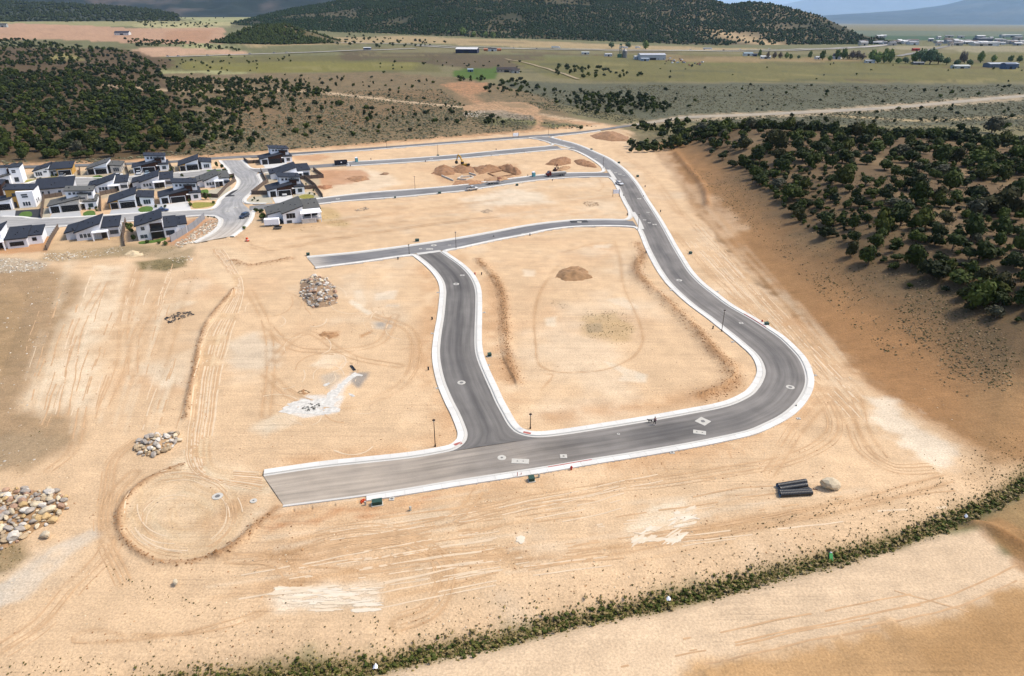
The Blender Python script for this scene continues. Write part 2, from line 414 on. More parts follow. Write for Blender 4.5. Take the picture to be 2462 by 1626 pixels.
EMB = GP([(-80,640),(120,640),(215,690),(150,800),(110,880),(70,960),(110,1000),(150,1080),(90,1130),(0,1150),(-150,1180)])

WKERB = GP([(660,1226),(690,1222),(783,1209),(872,1197)])
YARDS = [GP([(-80,412),(520,384),(560,400),(580,440),(530,500),(420,600),(-80,612)]), GP([(590,385),(770,385),(800,470),(790,560),(590,570)])]
YARDS += [GP(q) for q in ([(670,1000),(700,940),(780,930),(840,885),(880,890),(900,930),(820,1000),(740,1015)], [(620,1440),(690,1405),(800,1395),(935,1395),(935,1440),(905,1485),(680,1480)], [(1480,1295),(1565,1205),(1645,1190),(1685,1230),(1675,1300),(1600,1310)])]
def H1(x, y): return float(hgt(np.array([x]), np.array([y]))[0])

def TT(pts):
    """pixels -> points where their rays meet the terrain (N x 3)"""
    pts = np.asarray(pts, float)
    a = (pts[:, 0] - 1231) / FPX; b = (813 - pts[:, 1]) / FPX
    dx, dy, dz = a, CP + b * SP, -SP + b * CP
    z = np.zeros(len(pts))
    for _ in range(12):
        t = (z - CAMZ) / dz
        z = 0.5 * z + 0.5 * hgt(dx * t, dy * t)
    t = (z - CAMZ) / dz
    return np.stack([dx * t, dy * t, hgt(dx * t, dy * t)], 1)
def T1(u, v): return tuple(TT([(u, v)])[0])

# ------------------------------------------------------------------ ground sheet: one fan of quads out to the horizon
rr = [26.0]
while rr[-1] < 70000:
    r_ = rr[-1]
    rr.append(r_ + min(0.0021 * (r_ * r_ + 4900) / 70, 0.035 * r_ + 0.2))
rr = np.array(rr)
ph = np.radians(np.concatenate([np.linspace(-75, -52, 24, endpoint=False), np.linspace(-52, 52, 1041), np.linspace(52, 75, 25)[1:]]))
RR, PH = np.meshgrid(rr, ph, indexing='ij')
GX = (RR * np.sin(PH)).ravel(); GY = (RR * np.cos(PH)).ravel()
GZ = hgt(GX, GY)
nr, npn = len(rr), len(ph)
idx = np.arange(nr * npn).reshape(nr, npn)
gfaces = np.stack([idx[:-1, :-1].ravel(), idx[:-1, 1:].ravel(), idx[1:, 1:].ravel(), idx[1:, :-1].ravel()], 1)[:, ::-1]

gcol = np.empty((nr * npn, 3)); gveg = np.zeros(nr * npn)
WX = GX + 0.0; WY = GY + 0.0
n_big = fbm(GX, GY, 60, 4, 21); n_mid = fbm(GX, GY, 12, 4, 22); n_fin = fbm(GX, GY, 2.5, 3, 23)
gcol[:] = alb(140, 132, 98)

def paint(px, rgb, soft=1.5, noise=2.0, a=1.0, veg=None, z=0.0, world=False, mottle=0.0):
    poly = np.asarray(px, float) if world else GP(px, z)
    mg = soft + noise * 1.2 + 1
    s = psd(GX, GY, poly, mg)
    m = s > -mg
    if not m.any(): return
    k = s[m] + noise * (0.7 * n_mid[m] + 0.5 * n_fin[m])
    w = sstep(-soft, soft, k) * a
    if mottle: w = w * np.clip(1 - mottle * (0.5 + 1.2 * n_mid[m] + 0.8 * n_fin[m]), 0, 1)
    gcol[m] += (alb(*rgb) - gcol[m]) * w[:, None]
    if veg is not None: gveg[m] += (veg - gveg[m]) * w

def stroke(px, rgb, width=0.4, a=0.5, pair=0.0, smooth=True, world=False, breakup=0.6):
    pl = np.asarray(px, float) if world else GP(px)
    if smooth and len(pl) > 2: pl = catmull(pl, 1.2)
    mg = pair + width * 3
    d = pdist(GX, GY, pl, mg)
    m = d < mg
    if not m.any(): return
    rloc = np.hypot(GX[m], GY[m]); ww = np.maximum(width, 0.0024 * (rloc ** 2 + 4900) / 70 * 0.45)
    k = np.exp(-((d[m] - pair) / ww) ** 2) * np.minimum(1, width / ww * 1.6)
    k = k * np.clip(1 - breakup * (0.4 + 1.5 * n_mid[m] + n_fin[m]), 0, 1) * a
    gcol[m] += (alb(*rgb) - gcol[m]) * k[:, None]

SAND, PALE, ORNG, BRWN = (242, 208, 169), (251, 233, 208), (232, 188, 146), (196, 150, 108)
# -- far plain
paint([(-4000,140),(6000,140),(6000,62),(-4000,62)], (132,130,94), 30, 60, veg=.4)
paint([(1900,64),(3400,64),(3400,82),(2000,84)], (118,128,108), 40, 80, veg=.1)
paint([(1990,84),(3400,82),(3400,96),(2060,97)], (84,108,84), 20, 40, veg=.2)
paint([(2150,112),(3400,108),(3400,124),(2100,126)], (170,160,130), 20, 30)
paint([(1700,128),(3400,124),(3400,140),(1600,142)], (130,128,86), 10, 20, veg=.3)
# -- far left meadows
paint([(-2000,50),(1000,40),(1000,62),(-2000,62)], (172,172,128), 40, 100, veg=.3)
paint([(-300,46),(200,44),(260,58),(-300,60)], (178,176,120), 30, 60)
paint([(-300,62),(140,52),(330,66),(100,70),(-300,74)], (190,184,130), 20, 60)
paint([(150,50),(420,56),(400,64),(180,62)], (124,118,100), 15, 40, veg=.6)
paint([(-300,70),(160,72),(420,72),(560,86),(100,90),(-300,88)], (170,164,118), 15, 40, veg=.25)
paint([(390,24),(720,22),(640,50),(420,44)], (182,180,130), 40, 60, veg=.4)
paint([(330,84),(560,78),(560,88),(340,90)], (196,188,140), 10, 20)
# -- graded red lots
paint([(-300,92),(60,84),(250,88),(330,92),(430,90),(545,88),(540,117),(330,116),(150,112),(-300,118)], (206,166,136), 5, 10)
paint([(400,96),(520,92),(500,112),(400,112)], (192,146,112), 8, 10, .6)
paint([(290,136),(340,126),(420,124),(590,130),(600,138),(380,142)], (214,176,146), 4, 8)
# -- behind the hill and freeway strip
paint([(560,112),(800,104),(1000,100),(1320,104),(1700,114),(1900,120),(1500,122),(1000,112),(600,122)], (188,166,126), 12, 15, veg=.25)
paint([(800,124),(1000,118),(1700,124),(2300,118),(2300,128),(1500,132),(900,130)], (142,134,98), 6, 10, veg=.3)
# -- mid plain
paint([(370,142),(1060,134),(1060,172),(900,178),(600,170),(380,172)], (126,120,78), 8, 12, veg=.4)
paint([(430,152),(1010,150),(1000,170),(640,176),(440,168)], (138,132,74), 8, 12, veg=.2)
paint([(820,130),(1300,134),(1340,160),(1130,165),(1000,150),(820,146)], (112,94,74), 6, 14, .8, veg=.9)
paint([(1220,148),(1500,132),(3000,128),(3000,200),(1500,196),(1330,186)], (130,124,78), 8, 14, veg=.35)
paint([(1560,132),(2100,140),(2080,148),(1700,150),(1560,142)], (178,150,112), 6, 10, .7)
for k in range(46):
    u0 = R.uniform(1250, 2500); v0 = R.uniform(126, 196); w0 = R.uniform(40, 200)
    paint([(u0 - w0, v0), (u0, v0 - 2), (u0 + w0, v0 + 1), (u0, v0 + 3)], R.choice([(116,108,72), (160,148,98), (112,92,70), (126,126,74), (104,104,76)]), 4, 14, .6, veg=R.choice([.1, .5, .8]))
for k in range(40):
    u0 = R.uniform(-100, 1200); v0 = R.uniform(52, 190); w0 = R.uniform(40, 160)
    paint([(u0 - w0, v0), (u0, v0 - 2), (u0 + w0, v0 + 1), (u0, v0 + 2.5)], R.choice([(116,108,76), (160,150,104), (106,96,76), (122,122,78)]), 4, 16, .45)
paint([(1090,168),(1200,162),(1190,190),(1150,194),(1090,184)], (92,116,52), 3, 4)
# -- grey sage, right
paint([(1200,196),(1500,200),(2000,200),(3000,203),(3000,300),(1900,302),(1560,290),(1420,262),(1230,235)], (112,112,92), 5, 8, veg=1.0)
# -- sage, left and centre
paint([(350,178),(900,176),(1100,186),(1220,210),(1330,240),(1380,290),(1290,320),(900,345),(560,372),(200,390),(-200,398),(-200,300),(300,220)], (148,128,98), 5, 8, veg=.95)
paint([(560,230),(1050,215),(1110,250),(900,300),(560,330)], (152,124,92), 8, 12, .8, veg=.8)
# -- wooded slope, left
paint([(-900,120),(300,128),(420,150),(380,180),(440,240),(500,300),(470,370),(300,390),(-300,396)], (112,92,68), 6, 14, veg=.6)
paint([(110,140),(170,136),(200,148),(130,150)], (170,160,105), 8, 10)
# -- two-track roads across the sage
stroke([(255,205),(380,217),(520,218),(700,217),(820,228),(960,241),(1100,257),(1250,272),(1400,292),(1480,305)], (216,188,154), 5.0, 1.6, breakup=.1)
stroke([(1985,275),(2060,282),(2180,290),(2320,286),(2500,281),(2800,276)], (205,182,140), 3.0, 1.4, breakup=.1)
paint([(1060,205),(1115,195),(1175,200),(1165,222),(1130,228),(1095,222)], (200,152,114), 3, 4)
stroke([(1120,226),(1145,244),(1170,255)], (206,160,122), 5, 1, breakup=.2)
paint([(1110,256),(1180,243),(1260,245),(1300,262),(1290,276),(1360,288),(1480,302),(1440,308),(1330,290),(1200,276),(1115,268)], (212,172,134), 2.5, 3)
paint([(1195,248),(1262,250),(1288,262),(1230,262)], (168,144,112), 2, 3, .8, veg=.4)
paint([(1285,280),(1310,282),(1300,300),(1320,318),(1270,322),(1290,300)], (216,172,134), 2, 2)
paint([(1130,270),(1200,268),(1290,284),(1240,292),(1140,282)], (176,162,142), 3, 4, .8)
paint([(1150,285),(1290,290),(1290,300),(1160,302)], (134,138,92), 3, 4, .7, veg=.5)
paint([(1300,296),(1370,300),(1440,306),(1330,312)], (138,140,92), 3, 4, .7, veg=.5)
paint([(1530,304),(1640,292),(2000,277),(2462,242),(2462,226),(1986,262),(1640,278),(1500,298),(1480,306)], (196,176,146), 2, 2)
# -- graded site
SITE = [(-150,410),(150,400),(520,378),(800,357),(1100,333),(1330,312),(1450,298),(1530,318),(1600,350),(1650,420),(1700,500),(1760,570),(1900,700),(2080,830),(2210,930),(2350,1030),(2480,1100),(2520,1150),(2310,1239),(2138,1291),(1931,1348),(1594,1433),(1231,1511),(907,1584),(622,1616),(300,1660),(200,1800),(-400,1800),(-400,410)]
paint([(-150,395),(300,383),(600,366),(800,352),(1100,326),(1260,312),(1450,296),(1460,320),(1100,350),(700,385),(-150,414)], (222,178,136), 2.0, 2.5)
paint(SITE, SAND, 2.5, 3.5, veg=0.0)
n_patch = fbm(GX, GY, 26, 4, 31); sd_site = psd(GX, GY, GP(SITE), 5)
m_ = sd_site > 0
k_ = sstep(0.12, 0.6, n_patch[m_]) * 0.35
gcol[m_] += (alb(*ORNG) - gcol[m_]) * k_[:, None]
k_ = sstep(0.15, 0.6, fbm(GX[m_], GY[m_], 18, 4, 41)) * 0.35
gcol[m_] += (alb(*PALE) - gcol[m_]) * k_[:, None]
# -- cut slope and hill
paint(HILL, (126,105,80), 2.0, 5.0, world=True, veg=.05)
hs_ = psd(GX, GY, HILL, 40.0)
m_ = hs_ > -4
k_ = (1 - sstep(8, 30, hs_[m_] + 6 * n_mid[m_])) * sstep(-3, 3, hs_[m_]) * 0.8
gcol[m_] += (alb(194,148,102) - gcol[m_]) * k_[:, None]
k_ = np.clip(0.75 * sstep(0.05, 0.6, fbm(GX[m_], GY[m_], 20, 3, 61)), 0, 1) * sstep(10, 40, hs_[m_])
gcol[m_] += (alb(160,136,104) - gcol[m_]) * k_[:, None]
m_ = hs_ > 20; gveg[m_] = np.maximum(gveg[m_], .25)
paint([(1880,770),(2000,740),(2200,850),(2290,960),(2240,1040),(2120,960),(2020,850)], (188,142,98), 5, 8, .6)
paint(np.vstack([CREST * (1 + 12 / np.hypot(CREST[:, 0], CREST[:, 1]))[:, None], CREST[::-1] * (1 + 60 / np.hypot(CREST[::-1, 0], CREST[::-1, 1]))[:, None]]), (140,130,100), 4, 6, .9, veg=.8, world=True)
paint([(2060,945),(2150,965),(2210,1010),(2330,1080),(2270,1110),(2180,1080),(2100,1020)], PALE, 2, 5, .9)
paint([(2330,980),(2420,940),(2462,1000),(2440,1130),(2370,1150),(2330,1090)], (176,140,100), 4, 6, .7)
paint([(1560,345),(1600,360),(1650,440),(1700,470),(1800,560),(1740,570),(1660,480)], (222,188,152), 3, 5, .8)
# -- left embankment, brown and stony
paint([(-150,640),(120,640),(220,690),(150,800),(110,880),(80,930),(60,980),(150,990),(200,1040),(140,1090),(60,1120),(-150,1140)], (190,160,124), 3, 4.5, .9, veg=.12)
paint([(-150,700),(60,700),(80,800),(40,900),(-150,920)], (176,148,112), 4, 6, .7)
paint([(60,1040),(130,1020),(150,1075),(60,1110),(-100,1120),(-100,1020)], (182,160,130), 3, 4, .6)
paint([(240,640),(300,640),(280,730),(230,840),(210,980),(90,990),(60,960),(130,870),(180,760)], (250,228,198), 4, 5, .85)
paint([(330,880),(460,840),(455,930),(380,935)], (250,230,202), 2, 3, .8)
paint([(395,735),(440,722),(470,728),(420,752),(388,764)], (253,238,212), 1, 1.5, .9)
paint([(300,640),(400,650),(500,760),(440,900),(360,880),(300,780)], (232,198,160), 4, 5, .6)
# -- rubble and grass above the embankment
paint([(-60,618),(40,620),(120,632),(100,650),(0,655),(-60,652)], (205,188,164), 1.5, 2, .9)
paint([(110,605),(300,585),(450,590),(440,600),(330,612),(200,628),(110,625)], (186,162,124), 2, 3, .8, veg=.2)
paint([(330,630),(400,622),(450,618),(450,640),(400,652),(335,650)], (132,122,84), 1.5, 2, .85, veg=.5)
paint([(250,590),(440,600),(470,590),(470,615),(400,622),(240,612)], (176,158,126), 1.5, 2, .7, veg=.2)
# -- west haul road and its turning circle
paint([(470,600),(545,590),(600,620),(560,700),(545,800),(520,900),(505,1000),(510,1100),(640,1150),(660,1220),(560,1320),(450,1355),(350,1335),(290,1270),(300,1200),(380,1140),(450,1090),(455,1000),(475,880),(500,790),(555,700),(480,640)], (247,217,180), 1.5, 1.5, .7)
for k in range(9):
    o = -26 + k * 6.5 + R.uniform(-2, 2)
    stroke([(520 + o * .5,600),(575 + o * .4,690),(525 + o,800),(500 + o,900),(485 + o,1000),(478 + o,1100),(500 + o * .7,1135 - o * .3),(640,1160 - o)], R.choice([(222,180,132),(250,226,188),(216,172,124)]), .3, .55)
for k in range(22):
    f = 0.18 + 0.8 * k / 21; pts = []
    a0 = R.uniform(0, 6.28)
    for j in range(15):
        t = a0 + j / 14 * R.uniform(3.5, 5.5)
        pts.append((440 + 150 * f * math.cos(t) + 10 * (1 - f), 1236 + 112 * f * math.sin(t)))
    stroke(pts, R.choice([(230,192,144),(250,228,192),(228,188,138)]), .28, .22)
stroke([(430,1110),(470,1128),(520,1158),(600,1170),(650,1175)], (252,234,204), 1.3, .6)
stroke([(445,1085),(480,1120),(530,1150),(620,1160)], (252,234,204), .5, .6)
stroke([(505,1262),(560,1225),(590,1205)], (205,158,112), 2.0, .5)
# -- pale washed patches
paint([(640,1440),(690,1415),(800,1405),(920,1405),(925,1430),(905,1475),(800,1468),(680,1468)], (255,240,218), 1.2, 2.2, .9, mottle=.3)
paint([(1490,1290),(1570,1215),(1640,1200),(1670,1230),(1665,1290),(1600,1300)], (255,240,214), 1.0, 2.5, .9, mottle=.5)
paint([(1240,1290),(1255,1288),(1262,1305),(1240,1306)], (255,242,220), .5, .6, .9)
paint([(550,825),(610,800),(670,830),(670,880),(620,890),(560,885)], (236,216,190), 2, 2.5, .85)
paint([(600,1030),(640,1000),(700,990),(720,1010),(640,1050)], (250,232,205), 1.2, 2, .8, mottle=.4)
paint([(680,985),(740,950),(820,955),(810,990),(730,1005)], (247,245,240), .5, 1.2, 1, mottle=.3)
paint([(790,955),(800,930),(850,898),(862,905),(830,930),(815,960)], (250,248,244), .4, .8, .95, mottle=.5)
paint([(705,968),(735,960),(760,970),(740,985),(710,985)], (196,192,186), .5, 1, .7)
paint([(850,897),(890,895),(870,920),(862,930),(848,918)], (168,160,152), .6, 1, .9)
paint([(770,905),(800,895),(820,905),(790,930)], (214,198,178), 1, 1.2, .8)
paint([(745,880),(790,850),(830,855),(790,885)], (252,234,208), 1, 1.5, .8, mottle=.4)
paint([(895,775),(940,768),(952,785),(930,795),(900,790)], (222,206,186), 1, 1, .9)
paint([(905,776),(922,774),(925,784),(908,785)], (184,176,166), .5, .5, .8)
paint([(850,700),(870,695),(880,735),(860,740)], (250,232,206), .8, 1, .8, mottle=.4)
paint([(900,705),(955,698),(950,720),(905,722)], (246,228,204), .8, 1.2, .8)
paint([(845,722),(895,752),(885,758),(840,728)], (252,236,212), .6, .8, .8)
paint([(930,733),(960,732),(958,738),(925,740)], (228,212,192), .6, .6, .7)
paint([(780,800),(815,797),(810,812),(775,815)], (206,158,112), .8, .8, .8)
paint([(865,806),(895,793),(898,798),(868,812)], (208,160,112), .4, .4, .8)
paint([(1408,780),(1445,776),(1450,798),(1412,800)], (160,150,142), .6, .8, .9)
paint([(1400,760),(1480,752),(1525,790),(1510,818),(1430,815),(1400,800)], (206,176,126), 1.5, 2.5, .55, veg=.05)
paint([(1460,720),(1500,715),(1535,740),(1520,745),(1480,730)], (251,233,208), .8, 1, .85, mottle=.4)
paint([(1310,765),(1340,760),(1335,785),(1310,785)], (250,232,206), .6, .8, .8, mottle=.4)
paint([(1455,870),(1500,885),(1560,900),(1555,920),(1490,915),(1500,900)], (252,236,212), .6, 1, .85, mottle=.4)
paint([(1255,648),(1285,650),(1285,665),(1258,665)], (250,230,204), .8, 1, .7)
paint([(1430,590),(1470,588),(1465,597),(1430,597)], (250,230,204), .8, 1, .7)
paint([(740,495),(800,500),(845,540),(830,548),(780,540),(735,505)], (196,172,112), 1.5, 2, .5)
paint([(1220,455),(1300,462),(1330,490),(1180,495),(1120,480)], PALE, 4, 5, .8)
paint([(850,400),(940,420),(960,440),(860,470),(780,470),(800,430)], PALE, 3, 4, .5)
paint([(770,410),(870,408),(890,425),(860,438),(790,450),(768,440)], (212,160,122), 1.5, 2.5, .8)
paint([(705,375),(770,372),(800,378),(760,388),(712,384)], (214,164,124), 1.5, 2, .7)
paint([(1040,410),(1240,395),(1260,430),(1150,445),(1060,440)], (214,170,130), 2, 3, .6)
# tilled and raked strips along the kerbs
for seg in ([(1100,610),(1160,640),(1185,700),(1185,800),(1200,880),(1230,950),(1290,1000),(1500,980),(1760,930),(1770,890)],
            [(1010,650),(1040,700),(1030,800),(1020,870),(1050,960),(1080,1040),(1000,1080),(700,1115)],
            [(720,1225),(900,1215),(1100,1170),(1400,1125),(1700,1075),(1860,1030),(1960,930)]):
    stroke(seg, (226,176,128), 3.2, .55, breakup=.8)
for k in range(26):
    t = k / 25; u = 1300 + 560 * t; v = 1160 - 95 * t
    u += R.uniform(-14, 14); stroke([(u, v), (u + R.uniform(4, 18), v + R.uniform(10, 28))], (214,170,126), .25, R.uniform(.1, .45), smooth=False)
for k in range(40):
    u = R.uniform(640, 1040); v = 1250 - 0.13 * (u - 640) + R.uniform(-8, 30)
    w = R.uniform(8, 40)
    paint([(u - w, v + 3), (u, v - 3), (u + w, v - 4), (u, v + 5)], R.choice([(206,150,106), (214,164,118)]), .5, 1, .45)
# wheel tracks: pairs and single wandering lines
TRK = (206,164,120); TRACKS = []
for pl, pr in [
    ([(1340,640),(1300,700),(1285,760),(1288,830),(1300,880),(1340,895),(1400,895),(1450,890),(1520,860),(1545,820),(1535,770),(1500,690),(1490,620),(1478,580)], 0),
    ([(1345,610),(1440,585),(1480,588)], 0), ([(1300,940),(1330,900),(1315,900)], 0),
    ([(700,1340),(900,1300),(1100,1245),(1230,1210),(1400,1180),(1700,1140),(1900,1100),(2000,1040),(1990,980),(1930,900)], .9),
    ([(640,1335),(800,1290),(960,1278),(1100,1240),(1150,1180)], .8), ([(700,1320),(760,1290),(900,1270),(1000,1300),(1070,1350),(1075,1400),(1040,1470),(960,1500)], .9),
    ([(660,1335),(720,1350),(840,1360),(980,1345),(1230,1330)], .8), ([(720,1345),(800,1320),(960,1300),(1050,1330)], .8), ([(980,1310),(1050,1345),(1060,1390)], .9),
    ([(1150,1345),(1400,1330),(1500,1322)], .6), ([(560,1345),(660,1350),(710,1400)], .9), ([(300,1530),(250,1515),(190,1520),(170,1540),(240,1545),(420,1525),(560,1490),(640,1465)], 0),
    ([(320,1526),(450,1524),(560,1505),(660,1465)], 0), ([(0,1560),(90,1500),(160,1420),(250,1330),(270,1200),(320,1140)], .9),
    ([(1850,1140),(1930,1020),(2000,960),(2040,1010),(2080,1090),(2150,1130),(2250,1130)], .9), ([(2060,960),(2080,1040),(2120,1100)], .9),
    ([(1280,1330),(1450,1310),(1700,1280),(1900,1240),(2100,1200),(2280,1150)], .9), ([(1250,1365),(1600,1300),(2000,1225),(2280,1150)], .9),
    ([(1700,590),(1830,720),(1960,860),(2040,960)], .9), ([(1640,510),(1760,640),(1900,780),(2000,900)], .9), ([(1620,560),(1740,690),(1860,790),(1960,880)], .7), ([(1480,360),(1560,420),(1640,520)], .9),
    ([(560,560),(640,600),(800,575),(1000,545),(1200,520)], .9), ([(600,590),(800,560),(980,530)], .8), ([(1330,470),(1420,465),(1450,450),(1440,430)], 0), ([(700,545),(900,520),(1200,480)], .9),
    ([(640,900),(720,960),(850,975),(960,930),(1000,860),(980,790),(900,760)], .9), ([(650,880),(700,820),(740,800),(850,860),(960,880)], .8), ([(600,700),(640,780),(650,880),(640,1000)], .8), ([(640,780),(720,840),(900,830),(950,760)], .9),
    ([(330,1060),(280,1100),(260,1180),(250,1280),(300,1400)], .6), ([(250,680),(190,790),(170,900),(150,1000)], .9), ([(200,980),(170,1090),(120,1130)], .7), ([(2150,1420),(2330,1470)], 0), ([(2060,1500),(2300,1440),(2462,1370)], .9),
    ([(1650,1550),(1900,1500),(2200,1440)], .9), ([(1500,1620),(1800,1560),(2100,1500)], .9), ([(400,700),(330,800),(320,900)], .9), ([(330,650),(300,760),(290,880),(250,980)], .9)]:
    stroke(pl, TRK, .5 if pr else .34, .45 if pr else .6, pr); TRACKS.append((pl, pr, 0))
for k in range(70):     # faint grader passes
    u = R.uniform(700, 2300); v = R.uniform(1150, 1420)
    if v > 1600 - (u - 700) * .26: continue
    du = R.uniform(60, 260); sl = -.16 + R.uniform(-.05, .05)
    stroke([(u - du, v - du * sl), (u, v + R.uniform(-4, 4)), (u + du, v + du * sl)], R.choice([(224,184,140), (250,230,202), (220,176,130)]), R.uniform(.2, .7), .4)
for k in range(60):
    u = R.uniform(1700, 2060); v = 560 + (u - 1700) * 1.05 + R.uniform(-10, 120) * 1.0 - 60
    stroke([(u - 60, v - 66), (u, v), (u + 50, v + 58)], R.choice([(214,172,128), (248,224,192)]), R.uniform(.2, .6), .35)
for k in range(60):
    u = R.uniform(60, 460); v = R.uniform(660, 1000); stroke([(u + 20, v - 60), (u, v), (u - 18, v + 60)], R.choice([(214,176,134), (252,234,206)]), R.uniform(.2, .5), .3)
for k in range(90):
    u = R.uniform(780, 1480); v = R.uniform(440, 560); du = R.uniform(20, 120)
    stroke([(u - du, v + du * .13), (u + du, v - du * .13)], R.choice([(220,176,134), (250,230,204)]), R.uniform(.3, .8), .35, smooth=False)
# berm soil
for p, w, h in BERMS: stroke(p, (180,134,92), w * .9, .75, world=True, smooth=False, breakup=.5)
# -- lower pad and its dark corner
paint([(300,1680),(622,1630),(907,1604),(1060,1573),(1231,1531),(1386,1496),(1542,1457),(1698,1420),(1853,1382),(2009,1337),(2164,1299),(2268,1278),(2366,1273),(2420,1330),(2700,1400),(2700,1900),(200,1900)], (241,212,178), 1.2, 1.6, veg=0.0)
paint([(1672,1632),(1749,1597),(1853,1563),(2009,1532),(2138,1496),(2268,1459),(2462,1402),(2900,1300),(2900,1900),(1600,1900)], (208,166,116), 1.5, 3, .9, veg=0.0)
paint([(2150,1540),(2330,1470),(2500,1430),(2600,1600),(2250,1640)], (182,142,96), 3, 5, .6)
paint([(2340,1250),(2400,1240),(2500,1290),(2600,1320),(2500,1420),(2430,1350),(2385,1300)], (172,128,84), 1, 2, .8)
paint([(2290,1262),(2330,1245),(2480,1180),(2600,1160),(2600,1300),(2440,1290),(2350,1268)], (196,154,108), 1, 2, .6)
dd_ = pdist(GX, GY, DITCH, 8.0); m_ = dd_ < 6
k_ = np.exp(-((dd_[m_] + .8 * n_mid[m_]) / 1.5) ** 2) * .85
gcol[m_] += (alb(122,108,66) - gcol[m_]) * k_[:, None]; gveg[m_] += .3 * k_
# white spill by the boulder heap
paint([(-40,1420),(60,1370),(140,1310),(230,1270),(240,1285),(150,1340),(60,1440),(-40,1480)], (226,220,208), 1, 2.5, .8, mottle=.5)
paint([(-40,1300),(50,1300),(60,1340),(20,1380),(-40,1400)], (150,128,86), 1, 2, .7, veg=.5)
# -- yards in the built-up part
paint([(20,530),(60,505),(200,480),(330,470),(480,440),(480,400),(300,400),(60,420),(-60,430),(-60,525)], (196,186,164), 1, 1.5, .8)
paint([(100,606),(160,560),(300,555),(300,592),(160,606)], (222,190,150), 1, 1, .8)
paint([(-60,560),(130,560),(112,605),(-60,615)], (214,164,120), .8, .8, .9)
paint([(400,545),(470,525),(520,525),(525,545),(440,590),(395,590)], (206,150,112), .8, .8, .7)
paint([(610,420),(760,400),(770,440),(745,480),(640,485),(600,480),(625,450)], (206,190,164), .8, 1, .8)
paint([(605,505),(760,498),(790,560),(620,560)], (226,192,152), 1, 1.5, .6)
gcol *= (1 + 0.10 * n_mid + 0.09 * n_fin + 0.05 * n_big)[:, None]
np.clip(gcol, 0.01, 0.8, out=gcol)

